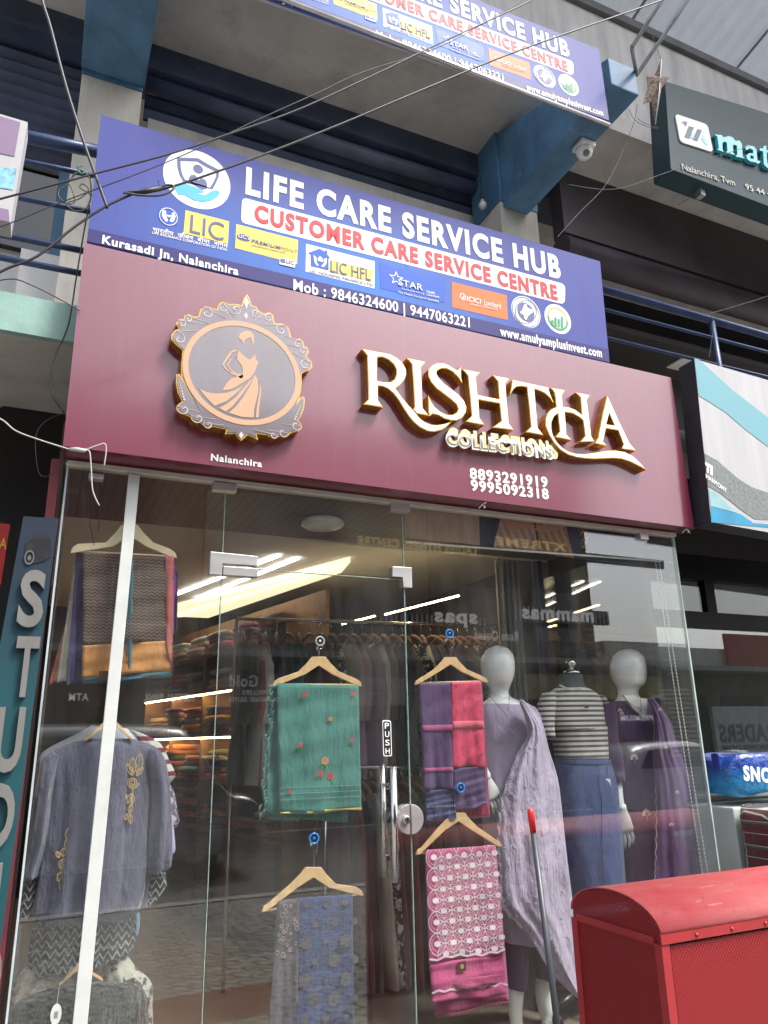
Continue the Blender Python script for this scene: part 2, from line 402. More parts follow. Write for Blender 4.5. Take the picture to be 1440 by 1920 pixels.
# long navy beam and roller shutters behind the columns
MB().box(-5, 12, 4.02, 4.30, C2 - .20, C2 - .002).build('long_beam', M_NAVY, bld)
def shutter(xa, xb, z0, z1, Y, m):
    mb = MB(); n = max(2, int((z1 - z0) / .08))
    for i in range(n):
        z = z0 + i * (z1 - z0) / n; h = (z1 - z0) / n
        mb.add([(xa, Y, z), (xb, Y, z), (xb, Y - .03, z + h * .5), (xa, Y - .03, z + h * .5), (xa, Y, z + h), (xb, Y, z + h), (xa, Y + .02, z), (xb, Y + .02, z), (xb, Y + .02, z + h), (xa, Y + .02, z + h)],
               [(0, 1, 2, 3), (3, 2, 5, 4), (6, 9, 8, 7)])
    mb.build('roller_shutter', m, bld)
xL, xR = at(268, 230, 4.2).x, at(936, 400, 4.2).x
MB().tube([(xL, 4.10, C2 - .262), ((xL + xR) / 2, 4.10, C2 - .285), (xR, 4.10, C2 - .262)], .058, 20).build('shutter_drum', mat('faded_navy_steel', (.075, .085, .135), .5, var=.35, scale=4, dirt=.5), bld)
zf = (at(480, 277, 4.2).z + at(913, 417, 4.2).z) / 2
shutter(xL, xR, zf + .003, C2 - .21, 4.22, M_NAVY)
MB().box(xL + .03, xR, 4.2, 4.30, zf - .10, zf).build('lintel', M_BEIGE, bld)
MB().box(xL + .03, xR, 4.22, 4.30, zf - .26, zf - .104).build('fascia_board', M_SOFF, bld)
MB().box(xL, xR, 4.28, 4.32, ST, zf - .263).build('wall', M_DARK, bld)
# left bay
xA = at(-60, 200, 4.2).x; xB = at(150, 260, 4.2).x
shutter(xA - 1, xB + .05, 4.98, C2 - .21, 4.20, M_NAVY)
MB().box(xA - 1, xB + .05, 4.31, 4.42, ST, C2 - .21).build('wall', M_WHITE, bld)
a = at(20, 300, 4.22); b_ = at(92, 470, 4.22)
mb = MB().box(a.x - .8, b_.x, 4.27, 4.305, b_.z, 4.96); o = mb.build('window', M_DARK, bld)
MB().box(a.x - .8, b_.x, 4.255, 4.262, b_.z, 4.96).build('pane', M_PANE, o)
MB().box(b_.x + .004, b_.x + .10, 4.20, 4.308, ST, 4.97).build('door_jamb', M_BLUE, bld)
# vent window low behind the railing
a = at(112, 498, 4.0); b_ = at(158, 575, 4.0)
mb = MB()
for (x0, x1, z0, z1) in ((a.x, b_.x, a.z - .03, a.z), (a.x, b_.x, b_.z, b_.z + .03), (a.x, a.x + .03, b_.z + .031, a.z - .031), (b_.x - .03, b_.x, b_.z + .031, a.z - .031)): mb.box(x0, x1, 3.96, 4.0, z0, z1)
o = mb.build('vent_window', M_WHITE, bld)
mb = MB()
for i in range(4): mb.box(a.x + .031, b_.x - .031, 3.965, 3.975, b_.z + .05 + i * .045, b_.z + .06 + i * .045)
mb.build('louvre', M_WHITE, o)
MB().box(b_.x - .35, b_.x + .35, 4.002, 4.04, ST, a.z + .06).build('parapet_wall', M_WHITE, bld)
# right bay: dark verandah under a deep brown beam
x0 = at(1006, 400, 4.2).x
MB().box(x0, 12, 4.02 - .14, 4.02 - .004, C2 - .62, C2 - .004).build('long_beam', mat('brown_paint', (.065, .053, .06), .6, var=.3, scale=3, dirt=.4), bld)
MB().tube([(x0, 3.95, C2 - .74), (x0 + 3, 3.95, C2 - .76), (12, 3.95, C2 - .74)], .12, 20).build('shutter_drum', mat('purple_brown_steel', (.085, .07, .085), .5, var=.3, scale=3, dirt=.4), bld)
MB().box(x0, 12, 4.6, 4.7, ST, C2 - .5).build('wall', mat('dark_brown_wall', (.05, .043, .046), .8, var=.3, scale=2), bld)
MB().box(x0, 12, 4.1, 4.598, 4.75, 4.80).build('ceiling_board', mat('dark_brown_wall', (.05, .043, .046)), bld)
q = at(1275, 600, 4.3); MB().box(q.x - .12, q.x + .13, 4.2, 4.42, 4.735, 4.747).build('ceiling_light', mat('lamp_plastic', (.75, .74, .68), .4), bld)
# second floor parapet above the signs
M_PARA = mat('streaked_plaster', (.50, .49, .47), .85, var=.22, scale=9, stretch=(1, 1, .06), dirt=.45)
MB().box(-5, 12, 3.42, 3.52, C2 + .165, 7.15).build('parapet_wall', M_PARA, bld)
MB().box(-5, 12, 3.38, 3.56, 7.152, 7.23).build('coping', mat('dark_coping', (.12, .12, .125), .8, dirt=.5), bld)
MB().box(-5, 12, 5.2, 5.4, C2 + .165, 10).build('wall', M_BEIGE, bld)
# ground floor: piers, neighbours' recesses, shop interior shell
MB().box(-.30, .0, 3.78, 3.9, 0, SL - .003).build('pier', M_DARK, bld)
MB().box(-.045, -.012, 3.0, 3.3, 0, 2.67).build('pier', M_MAROONW, bld)
MB().box(-5, -.302, 3.80, 3.9, 0, SL - .003).build('wall', M_DARK, bld)
MB().box(-5, 9, 8.4, 8.6, 0, SL - .003).build('wall', M_DARK, bld)
M_IFLOOR = mat('shop_floor_tile', (.22, .175, .135), .35, var=.3, scale=2)
MB().box(.004, 3.30, 3.03, 8.39, .0, .25).build('shop_floor', M_IFLOOR, bld)
MB().box(.002, 3.32, 2.93, 3.026, .0, .245).build('shop_step', mat('dark_granite', (.05, .048, .048), .3, var=.5, scale=90), bld)
M_IWALL = mat('shop_wall', (.34, .30, .27), .8, var=.12, scale=2)
MB().box(-.02, .0, 3.42, 8.39, .25, 3.0).build('shop_wall', mat('shop_wall_dark', (.12, .08, .075), .8), bld)
MB().box(3.62, 3.7, 4.3, 8.39, 0, SL - .005).build('shop_wall', mat('shop_wall_dark', (.12, .08, .075), .8), bld)
# panelled brown ceiling just behind the glass, dropped white ceiling beyond
def slat_col(t, x, y, z):
    fx = mth(t, 'FRACT', mth(t, 'MULTIPLY', x, 1 / .052)); g = mth(t, 'GREATER_THAN', fx, .84)
    n = noise(t, objco(t), 6, 4, stretch=(12, .6, 1)); return mixc(t, g, mixc(t, n, (.15, .075, .05), (.07, .035, .027)), (.012, .008, .007))
m = pattern_fabric('brown_slat_panel', slat_col, wrinkle=.02, rough=.45)
MB().box(.01, 3.6, 3.04, 4.28, 2.80, 2.84).build('slat_ceiling', m, bld)
M_CEIL = mat('white_ceiling', (.62, .61, .58), .9, var=.04)
MB().box(.01, 3.61, 4.282, 8.39, 2.98, 3.02).build('dropped_ceiling', M_CEIL, bld)
MB().box(.01, 3.61, 4.284, 4.33, 2.80, 2.978).build('bulkhead', M_CEIL, bld)
# ceiling cove with its warm strip of light
pA, pB, pC, pD = lev(655, 1055, 2.9), lev(330, 1170, 2.9), lev(640, 1075, 2.9), lev(330, 1140, 2.9)
u = Vector((-.19, .98, 0)); c0 = Vector((2.12, 5.3, 0))
M_LEDW = lamp_mat('white_led', (1, .95, .86), 7); M_LEDY = lamp_mat('warm_led', (1, .74, .38), 14)
P = [lev(*q_, 2.93) for q_ in ((657, 1054), (322, 1142), (322, 1182), (640, 1074))]
MB().prism(P, (0, 0, .045)).build('cove_light', lamp_mat('cove_glow', (1, .82, .52), .48), bld)
P = [lev(*q_, 2.925) for q_ in ((648, 1060), (322, 1154), (322, 1163), (640, 1065))]
MB().prism(P, (0, 0, .004)).build('cove_light', lamp_mat('cove_strip', (1, .84, .55), .62), bld)
for (a, b_) in (((525, 1042), (318, 1120)), ((560, 1047), (318, 1144))):
    P0, P1 = lev(*a, 2.965), lev(*b_, 2.965)
    MB().tube([P0, P1], .008, 6).build('ceiling_light', M_LEDW, bld)
for (a, b_, z) in (((860, 1117), (722, 1152), 2.52), ((703, 1155), (642, 1170), 2.5), ((615, 1177), (567, 1189), 2.47)):
    MB().tube([lev(*a, z), lev(*b_, z)], .006, 6).build('shelf_light', M_LEDY, bld)
lm = thing('ceiling_lamp', 'round white flush ceiling lamp on the brown slatted ceiling', 'lamp', tuple(lev(605, 975, 2.796)))
q = LOC[lm]; q.z = 2.799
MB().lathe(q, [(.115, 0), (.122, -.01), (.122, -.03), (.112, -.038)], 32).build('lamp_body', mat('lamp_plastic', (.75, .74, .68), .4), lm)
MB().lathe(q, [(.108, -.0385), (.10, -.044), (.05, -.048)], 32).build('diffuser', mat('lamp_diffuser', (.8, .8, .78), .3), lm)

# awning of ribbed sheets at the top, with its two stay rods
aw = thing('awning', 'pale ribbed sheet awning high over the balcony parapet', 'awning', (4, 4.5, 8.3))
mb = MB(); pts = []
nx = 120
for i in range(nx + 1):
    x = .2 + i * .085; dz = .012 if i % 2 else 0
    pts.append((x, dz))
vs = []
for (x, dz) in pts: vs += [(x, 5.18, 8.25 + dz), (x, .9, 9.163 + dz), (x, 5.18, 8.262 + dz), (x, .9, 9.175 + dz)]
fs = []
for i in range(nx):
    a = i * 4; fs += [(a, a + 1, a + 5, a + 4), (a + 2, a + 6, a + 7, a + 3), (a + 1, a + 3, a + 7, a + 5), (a, a + 4, a + 6, a + 2)]
fs += [(0, 2, 3, 1), (nx * 4, nx * 4 + 1, nx * 4 + 3, nx * 4 + 2)]
M_AWN, t_, b__ = new_mat('translucent_sheet')
b__.inputs['Base Color'].default_value = (.62, .64, .67, 1); b__.inputs['Roughness'].default_value = .5
tl_ = nd(t_, 'ShaderNodeBsdfTranslucent'); tl_.inputs[0].default_value = (.52, .545, .58, 1); mx_ = nd(t_, 'ShaderNodeMixShader'); mx_.inputs[0].default_value = .5
vv = objco(t_); t_.links.new(mixc(t_, ramp(t_, noise(t_, vv, 2.5, 6, .7), .35, .75), (.62, .64, .67), (.45, .46, .48)), b__.inputs['Base Color'])
t_.links.new(b__.outputs[0], mx_.inputs[1]); t_.links.new(tl_.outputs[0], mx_.inputs[2]); t_.links.new(mx_.outputs[0], t_.nodes['Material Output'].inputs['Surface'])
mb.add(vs, fs); mb.build('sheet', M_AWN, aw)
M_STEEL = mat('grey_steel', (.35, .36, .37), .45, .6, var=.25, scale=20, dirt=.3)
for x in (.9, 2.2, 3.55, 4.75, 6.2, 7.6): MB().tube([(x, 5.15, 8.235), (x, .92, 9.138)], .014, 6).build('rafter', M_STEEL, aw)
for y in (4.3, 3.0, 1.7): MB().tube([(.25, y, 8.25 + (5.18 - y) * .2134 - .045), (9.9, y, 8.25 + (5.18 - y) * .2134 - .045)], .018, 6).build('purlin', M_STEEL, aw)
pt = at(1194, 140, 2.63)
for q in ((1185, 88), (1290, 0)):
    d = at(*q, 2.4); e = pt + (d - pt) * (2.2 if q[1] == 0 else 1.0)
    MB().tube([pt, e], .013, 8).build('stay_rod', M_STEEL, aw)
dd = at(1185, 88, 2.4); MB().tube([dd, dd + (at(1300, -90, 2.1) - dd) * 1.0], .012, 8).build('stay_rod', M_STEEL, aw)

# railings of the first floor
M_RAIL = mat('blue_rail_paint', (.03, .055, .13), .4, .2, var=.3, scale=14, dirt=.4)
def railing(label, segs, posts, Y=3.1):
    r = thing('railing', label, 'railing', (at(*segs[0][0], Y).x, Y, ST), 'first floor railings')
    for (a, b_, rad) in segs:
        A = at(*a, Y); B = at(*b_, Y); MB().tube([A, B], rad, 10).build('rail', M_RAIL, r)
    for (px, py, rad) in posts:
        A = at(px, py, Y); MB().tube([A, (A.x, Y, ST)], rad, 10).build('post', M_RAIL, r)
railing('navy pipe railing to the left of the blue insurance sign', [((-60, 234), (240, 296), .03), ((-60, 281), (240, 342), .013), ((-60, 352), (240, 411), .013), ((-60, 428), (240, 487), .014), ((-60, 471), (240, 530), .014)], [(12, 250, .024)])
railing('blue pipe railing above the white and teal pillow sign', [((1090, 530), (2200, 849.5), .026), ((1090, 569), (2200, 858.7), .011), ((1090, 622), (2200, 892.7), .011)], [(1333, 598, .022), (1880, 755, .022)])

# ================================================================ SIGNS
WHITE = mat('white_vinyl', (.80, .80, .80), .55, var=.04, dirt=.08, spec=.22)
# -- maroon fascia sign of the shop
YS = 2.86
M_ACP, t_, b__ = new_mat('maroon_gloss_panel')
v = objco(t_); n = noise(t_, v, 1.6, 6, .7, stretch=(1, 1, .22))
c = mixc(t_, ramp(t_, n, .35, .8), (.145, .008, .038), (.125, .008, .033))
c = mixc(t_, mth(t_, 'MULTIPLY', ramp(t_, noise(t_, v, 3.2, 6, .7, stretch=(6, 1, .3)), .52, .72), .3), c, (.17, .04, .065)); sp = ramp(t_, noise(t_, v, 38, 2, .5), .68, .72); c = mixc(t_, mth(t_, 'MULTIPLY', sp, .5), c, (.05, .01, .02))
t_.links.new(c, b__.inputs['Base Color']); b__.inputs['Roughness'].default_value = .5
b__.inputs['Coat Weight'].default_value = 1; b__.inputs['Coat IOR'].default_value = 1.62
t_.links.new(mth(t_, 'MULTIPLY_ADD', ramp(t_, n, .3, .8), .10, .09), b__.inputs['Coat Roughness'])
mp_ = mat('maroon_side', (.12, .012, .03), .4, coat=.5)
c4 = [at(158, 455, YS), at(1258, 708, YS), at(1302, 990, YS), at(118, 836, YS)]
x0 = (c4[0].x + c4[3].x) / 2; x1 = (c4[1].x + c4[2].x) / 2; z1 = (c4[0].z + c4[1].z) / 2; z0 = (c4[2].z + c4[3].z) / 2
rs_ = thing('shop_sign', 'glossy maroon shop sign reading RISHTHA COLLECTIONS with gold edged letters', 'sign', ((x0 + x1) / 2, YS, z0))
def quad_panel(mb, px4, Y, d, mi=0):
    P = [at(*p, Y) for p in px4]; return mb.prism(P, (0, d, 0), mi)
quad_panel(MB(), [(158, 455), (1258, 708), (1302, 990), (118, 836)], YS, .018).build('panel', M_ACP, rs_)
MB().box(x0 + .01, x1 - .01, YS + .019, 3.0, z0 + .004, z1 - .01).build('sign_box', mp_, rs_)
LD = .045; YF = YS - LD
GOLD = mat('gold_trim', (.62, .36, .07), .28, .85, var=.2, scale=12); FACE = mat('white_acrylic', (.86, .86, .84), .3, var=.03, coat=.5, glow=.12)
def tr(pts, ox, oy, k): return [(ox + x / k, oy + y / k) for x, y in pts]
R_ = tr([(112, 85), (250, 112), (380, 135), (440, 150), (510, 190), (570, 245), (605, 310), (610, 370), (590, 430), (545, 485), (490, 530), (560, 630), (640, 725), (680, 768), (722, 818), (765, 868), (820, 910), (890, 938), (960, 942), (1030, 930), (1120, 903), (1060, 965), (1000, 1000), (920, 1018), (850, 1010), (760, 965), (690, 905), (640, 845), (580, 755), (520, 655), (460, 580), (400, 530), (340, 505), (292, 500), (292, 660), (350, 745), (130, 708), (185, 655), (180, 400), (172, 160)], 660, 640, 6)
Rh = tr([(283, 180), (340, 175), (410, 205), (470, 260), (500, 320), (503, 370), (480, 430), (430, 460), (360, 460), (280, 445)], 660, 640, 6)
I_ = tr([(615, 187), (825, 232), (776, 290), (795, 750), (865, 837), (728, 812), (690, 770), (705, 735), (692, 480), (675, 260)], 660, 640, 6)
S_ = tr([(1225, 268), (1228, 400), (1240, 470), (1190, 400), (1130, 340), (1060, 305), (1000, 305), (955, 330), (950, 365), (975, 410), (1040, 480), (1120, 540), (1200, 600), (1260, 670), (1288, 740), (1280, 800), (1240, 860), (1180, 890), (1110, 890), (1040, 870), (970, 830), (905, 815), (872, 843), (862, 800), (858, 605), (890, 680), (930, 740), (990, 790), (1060, 825), (1130, 828), (1180, 800), (1195, 760), (1175, 710), (1110, 650), (1030, 590), (950, 530), (890, 460), (858, 390), (860, 320), (900, 270), (960, 245), (1030, 245), (1100, 275), (1150, 310), (1185, 325), (1210, 300)], 660, 640, 6)
H_ = tr([(195, 88), (435, 133), (375, 190), (385, 300), (400, 435), (692, 495), (675, 260), (605, 170), (825, 215), (775, 280), (790, 500), (820, 820), (890, 910), (600, 860 + 45 - 30), (720, 790), (697, 550), (410, 500), (425, 745), (495, 845), (240, 797), (320, 720), (300, 480), (270, 180)], 840, 680, 7.2)
T_ = tr([(868, 232), (1350, 335), (1380, 430), (1430, 550), (1370, 470), (1300, 410), (1230, 375), (1165, 355), (1185, 600), (1210, 880), (1290, 980), (1050, 937), (1120, 865), (1090, 550), (1065, 330), (1000, 318), (930, 320), (890, 350), (835, 435), (855, 330)], 840, 680, 7.2)
H2 = tr([(215, 178), (390, 208), (350, 265), (360, 410), (430, 415), (510, 445), (595, 510), (580, 300), (520, 235), (695, 268), (655, 325), (680, 520), (710, 770), (748, 838), (575, 842), (635, 770), (610, 575), (560, 535), (480, 490), (385, 475), (400, 650), (405, 750), (470, 820), (272, 782), (325, 715), (300, 490), (250, 530), (222, 600), (220, 680), (238, 760), (285, 840), (350, 910), (430, 960), (520, 985), (620, 990), (750, 975), (880, 950), (1000, 945), (1120, 965), (1220, 1015), (1300, 1090), (1385, 1185), (1280, 1130), (1180, 1080), (1080, 1050), (980, 1040), (870, 1045), (750, 1050), (640, 1045), (530, 1030), (430, 1000), (330, 940), (250, 850), (190, 750), (150, 650), (148, 560), (175, 490), (220, 440), (280, 415), (270, 300), (255, 235)], 1000, 700, 6.545)
A_ = tr([(905, 270), (950, 370), (1050, 590), (1180, 860), (1260, 950), (1085, 925), (1105, 870), (1040, 700), (890, 675), (855, 840), (905, 890), (757, 860), (795, 790), (805, 730), (850, 500)], 1000, 700, 6.545)
Ah = tr([(930, 490), (995, 640), (895, 625)], 1000, 700, 6.545)
for lp in ([R_, Rh], [I_], [S_], [H_], [T_], [H2], [A_, Ah]):
    W = [pl(q, YF) for q in lp]
    o = cut(MB(), W, YF, LD - .001, 0).build('letter', GOLD, rs_)
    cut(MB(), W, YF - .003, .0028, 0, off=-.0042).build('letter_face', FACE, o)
# COLLECTIONS, rounded gold edged capitals
YC = YS - .03
mb = MB(); ptext(mb, 'COLLECTIONS', (834, 836), (1040, 862), (834, 808), YC + .029, .03, .075); o = mb.build('lettering', mat('pale_gold', (.75, .6, .32), .25, .7), rs_)
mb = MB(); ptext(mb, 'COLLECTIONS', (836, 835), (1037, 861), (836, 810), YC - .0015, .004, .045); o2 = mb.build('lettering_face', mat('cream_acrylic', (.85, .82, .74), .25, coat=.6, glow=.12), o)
mb = MB(); ptext(mb, 'COLLECTIONS', (838, 833), (1035, 859), (838, 813), YC - .006, .003, -.004); mb.build('lettering_inlay', mat('chrome', (.75, .75, .75), .06, 1), o)
mb = MB(); ptext(mb, '8893291919', (881, 897), (1027, 914), (881, 878), YS - .0005, .002, .03); ptext(mb, '9995092318', (883, 919), (1029, 936), (883, 900), YS - .0005, .002, .03); mb.build('phone_numbers', WHITE, rs_)
mb = MB(); ptext(mb, 'Nalanchira', (395, 863), (491, 876), (395, 851), YS - .0005, .002, .028); mb.build('lettering', WHITE, rs_)
# the emblem: gold edged plate with a lady in an oval ring
EM = tr([(735, 98), (755, 130), (770, 190), (815, 205), (830, 235), (880, 265), (920, 250), (955, 275), (960, 320), (970, 345), (1030, 345), (1080, 375), (1100, 430), (1105, 465), (1150, 480), (1180, 470), (1210, 500), (1215, 535), (1245, 545), (1255, 590), (1235, 620), (1280, 670), (1285, 710), (1260, 740), (1215, 755), (1195, 770), (1195, 840), (1190, 900), (1170, 990), (1185, 970), (1215, 960), (1222, 990), (1215, 1060), (1190, 1130), (1165, 1160), (1190, 1190), (1195, 1220), (1170, 1255), (1110, 1265), (1080, 1290), (1040, 1300), (1000, 1300), (970, 1315), (930, 1305), (900, 1285), (815, 1275), (828, 1328), (740, 1285), (683, 1338), (635, 1275), (545, 1280), (560, 1240), (440, 1215), (400, 1225), (360, 1205), (340, 1185), (270, 1165), (250, 1130), (180, 1105), (150, 1070), (150, 1030), (185, 1000), (150, 930), (135, 850), (135, 775), (165, 768), (195, 820), (180, 790), (178, 700), (190, 570), (130, 520), (95, 480), (95, 440), (125, 400), (160, 390), (135, 350), (145, 320), (200, 310), (205, 280), (240, 265), (290, 290), (325, 280), (340, 225), (390, 200), (440, 215), (480, 225), (500, 175), (530, 160), (580, 180), (640, 180), (690, 190), (705, 140)], 300, 530, 4.5)
YE = YS - .05
W = [pl(EM, YE)]
em = cut(MB(), W, YE, .049).build('emblem', GOLD, rs_)
PLUM, t_, b__ = new_mat('plum_acrylic'); v = objco(t_); n = noise(t_, v, 7, 6, .7, stretch=(1, 1, .3))
t_.links.new(mixc(t_, ramp(t_, n, .35, .75), (.115, .085, .10), (.075, .055, .066)), b__.inputs['Base Color']); b__.inputs['Roughness'].default_value = .5
b__.inputs['Coat Weight'].default_value = 1; b__.inputs['Coat IOR'].default_value = 1.8; b__.inputs['Coat Roughness'].default_value = .12
cut(MB(), W, YE - .003, .0028, off=-.005).build('emblem_face', PLUM, em)
PEACH = mat('peach_vinyl', (.47, .275, .16), .5, var=.06, coat=.4); PALE = mat('pale_vinyl', (.52, .44, .44), .5, var=.06, coat=.4)
YP = YE - .0045
def rows4(q): return tr(q, 300, 530, 4.5)
xs = [at(*q, YP) for q in rows4([(187, 700), (1186, 850), (640, 322), (720, 1210)])]
cx = (xs[0].x + xs[1].x) / 2; cz = (xs[2].z + xs[3].z) / 2 + .004; rx = (xs[1].x - xs[0].x) / 2; rz = (xs[2].z - xs[3].z) / 2
def oval(k): return [(cx + (rx - k) * cos(2 * pi * i / 72), cz + (rz - k) * sin(2 * pi * i / 72)) for i in range(72)]
cut(MB(), [oval(0), oval(.024)], YP, .0014).build('oval_ring', PEACH, em)
lady = [[(700, 412), (735, 405), (770, 415), (790, 445), (792, 510), (778, 545), (780, 500), (762, 460), (720, 480), (700, 515), (690, 490), (663, 465), (672, 435)],
        [(650, 645), (660, 570), (690, 600), (715, 622), (742, 645), (765, 645), (785, 622), (800, 598), (812, 650), (832, 668), (815, 705), (795, 765), (750, 812), (640, 880), (600, 900), (525, 912), (560, 850), (600, 810), (645, 795), (690, 780), (700, 745), (690, 700)],
        [(328, 892), (400, 925), (480, 935), (560, 930), (640, 905), (710, 862), (640, 935), (560, 1000), (460, 1040), (395, 975)],
        [(760, 825), (785, 800), (760, 850), (680, 960), (610, 1045), (555, 1088), (495, 1058), (560, 1025), (640, 965)],
        [(800, 775), (825, 820), (832, 900), (815, 980), (795, 1060), (790, 1138), (690, 1132), (580, 1098), (640, 1045), (700, 970), (760, 870)],
        [(838, 830), (855, 900), (850, 960), (838, 1040), (832, 1138), (808, 1136), (815, 1060), (832, 960), (842, 900)]]
arm = [[(622, 566), (655, 568), (640, 580), (610, 590), (575, 640), (540, 690), (560, 720), (590, 745), (580, 752), (545, 722), (524, 690), (560, 630), (590, 585)],
       [(668, 622), (640, 630), (600, 655), (575, 695), (592, 720), (640, 765), (700, 775), (700, 800), (680, 808), (660, 792), (600, 770), (585, 748), (610, 752), (640, 770), (590, 735), (565, 695), (595, 645)]]
mb = MB()
for q in lady + arm: cut(mb, [pl(rows4(q), YP)], YP, .0014)
mb.build('lady_figure', PEACH, em)
# scrollwork round the ring
mb = MB()
def curl(cxp, cyp, r, a0, turns, dirn, tail=None):
    c = at(300 + cxp / 4.5, 530 + cyp / 4.5, YP); pts = []
    for i in range(22):
        q = i / 21; a = a0 + dirn * q * turns * 2 * pi; rr = r / 4.5 * .00238 * (1 - .82 * q)
        pts.append((c.x + rr * cos(a), c.z + rr * sin(a)))
    if tail: T0 = at(300 + tail[0] / 4.5, 530 + tail[1] / 4.5, YP); pts = [(T0.x, T0.z)] + pts
    n = len(pts); L, Rr = [], []
    for i, (x, z) in enumerate(pts):
        a = pts[max(0, i - 1)]; b_ = pts[min(n - 1, i + 1)]; dx, dz = b_[0] - a[0], b_[1] - a[1]; l = hypot(dx, dz) or 1
        wd = .0008 + .0022 * (i / n); L.append((x - dz / l * wd, z + dx / l * wd)); Rr.append((x + dz / l * wd, z - dx / l * wd))
    vs = [(x, YP, z) for x, z in L] + [(x, YP, z) for x, z in Rr] + [(x, YP + .0014, z) for x, z in L] + [(x, YP + .0014, z) for x, z in Rr]
    fs = []
    for i in range(n - 1): fs += [(i, i + 1, n + i + 1, n + i), (2 * n + i, 3 * n + i, 3 * n + i + 1, 2 * n + i + 1), (i, 2 * n + i, 2 * n + i + 1, i + 1), (n + i, n + i + 1, 3 * n + i + 1, 3 * n + i)]
    mb.add(vs, fs)
    e = pts[-1]; mb.prism([(e[0] + .005 * cos(k * pi / 4), YP, e[1] + .005 * sin(k * pi / 4)) for k in range(8)], (0, .0014, 0))
for q in ((160, 470, 60, 2, .9, -1, (330, 400)), (185, 345, 42, 2.5, .9, -1, (380, 350)), (240, 305, 34, 2.2, .9, -1, (420, 345)), (395, 255, 58, 2.2, 1, -1, (560, 300)), (530, 215, 42, 1.5, 1, -1, (640, 300)), (640, 225, 52, 3.6, 1.1, 1, (560, 268)),
          (810, 255, 50, 0, 1.1, -1, (790, 325)), (920, 300, 42, .8, 1, 1, (890, 350)), (1025, 400, 58, .9, 1, 1, (870, 350)), (1165, 520, 40, .9, .9, 1, (1060, 450)), (1210, 580, 38, .7, .9, 1, (1080, 520)), (1225, 695, 58, .6, .9, 1, (1070, 560)),
          (200, 1065, 55, 2.8, .9, 1, (330, 1090)), (320, 1140, 52, 3, .9, 1, (470, 1150)), (410, 1195, 40, 3, .9, 1, (540, 1200)), (1150, 1205, 50, 0, .9, -1, (1030, 1190)), (1040, 1265, 45, 0, .9, -1, (900, 1240)), (960, 1285, 34, 0, .9, -1, (780, 1235))): curl(*q)
for i in range(9):
    for (xa, ya, xb, yb) in ((155, 795, 205, 985), (1208, 985, 1140, 1150)):
        q = i / 8; c = at(300 + (xa + (xb - xa) * q) / 4.5, 530 + (ya + (yb - ya) * q) / 4.5, YP); r = .0015 + .003 * q
        mb.prism([(c.x + r * cos(k * pi / 4), YP, c.z + r * sin(k * pi / 4)) for k in range(8)], (0, .0014, 0))
for q in ([(728, 120), (752, 165), (728, 225), (708, 165)], [(726, 248), (742, 280), (726, 312), (708, 280)], [(685, 1255), (706, 1285), (685, 1320), (666, 1285)]):
    mb.prism([at(x, y, YP) for x, y in rows4(q)], (0, .0014, 0))
mb.build('scrollwork_pattern', PALE, em)

# -- the blue insurance sign, and the same artwork again one floor up
YB = 2.88
BLUEV, t_, b__ = new_mat('blue_print'); v = objco(t_); x, y, z = sepxyz(t_, v)
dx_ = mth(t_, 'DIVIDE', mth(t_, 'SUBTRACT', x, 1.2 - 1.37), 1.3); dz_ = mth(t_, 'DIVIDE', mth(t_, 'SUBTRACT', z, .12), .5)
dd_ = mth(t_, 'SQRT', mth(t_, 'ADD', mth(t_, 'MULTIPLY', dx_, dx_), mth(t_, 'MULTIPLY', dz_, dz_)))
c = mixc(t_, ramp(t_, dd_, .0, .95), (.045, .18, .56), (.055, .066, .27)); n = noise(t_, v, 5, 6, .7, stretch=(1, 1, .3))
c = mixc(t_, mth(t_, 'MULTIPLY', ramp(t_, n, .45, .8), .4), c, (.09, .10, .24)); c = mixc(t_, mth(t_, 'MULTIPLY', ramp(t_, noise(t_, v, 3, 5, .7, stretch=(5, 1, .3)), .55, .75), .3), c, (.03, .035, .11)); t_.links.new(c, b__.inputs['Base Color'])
b__.inputs['Roughness'].default_value = .55; b__.inputs['Specular IOR Level'].default_value = .22; b__.inputs['Coat Weight'].default_value = 0
INDIGO = mat('indigo_print', (.035, .03, .15), .5, var=.1, spec=.22); YEL = mat('yellow_print', (.80, .62, .13), .5, var=.05, spec=.22)
REDT = mat('red_print', (.62, .045, .06), .5, var=.06, spec=.22); GREYB = mat('slate_print', (.12, .13, .27), .5, var=.06, spec=.22); SKYB = mat('sky_blue_print', (.10, .42, .75), .5, var=.06, spec=.22)
ROYAL = mat('royal_blue_print', (.03, .10, .48), .5, var=.06, spec=.22); ORG = mat('orange_print', (.72, .16, .05), .5, var=.12, scale=3, spec=.22); GRN = mat('green_print', (.08, .30, .16), .5, spec=.22); ALU = mat('aluminium_edge', (.5, .5, .5), .4, .7)
hub = thing('insurance_sign', 'blue insurance sign reading LIFE CARE SERVICE HUB just above the maroon sign', 'sign', (at(660, 560, YB).x, YB, at(660, 560, YB).z))
hub.location = LOC[hub] = Vector((1.37, YB, 3.6))
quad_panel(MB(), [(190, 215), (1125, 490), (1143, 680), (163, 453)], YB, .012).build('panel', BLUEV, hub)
MB().box(.01, 2.72, YB + .0125, YB + .05, 3.63, 4.22).build('back_frame', ALU, hub)
q1 = YB - .001
def patch(name, px, m, Y=q1, par=hub, d=.001): return flatpoly(MB(), px, Y, d).build(name, m, par)
patch('bottom_band', [(166, 428), (1140, 655), (1142.5, 679), (163.5, 452)], INDIGO)
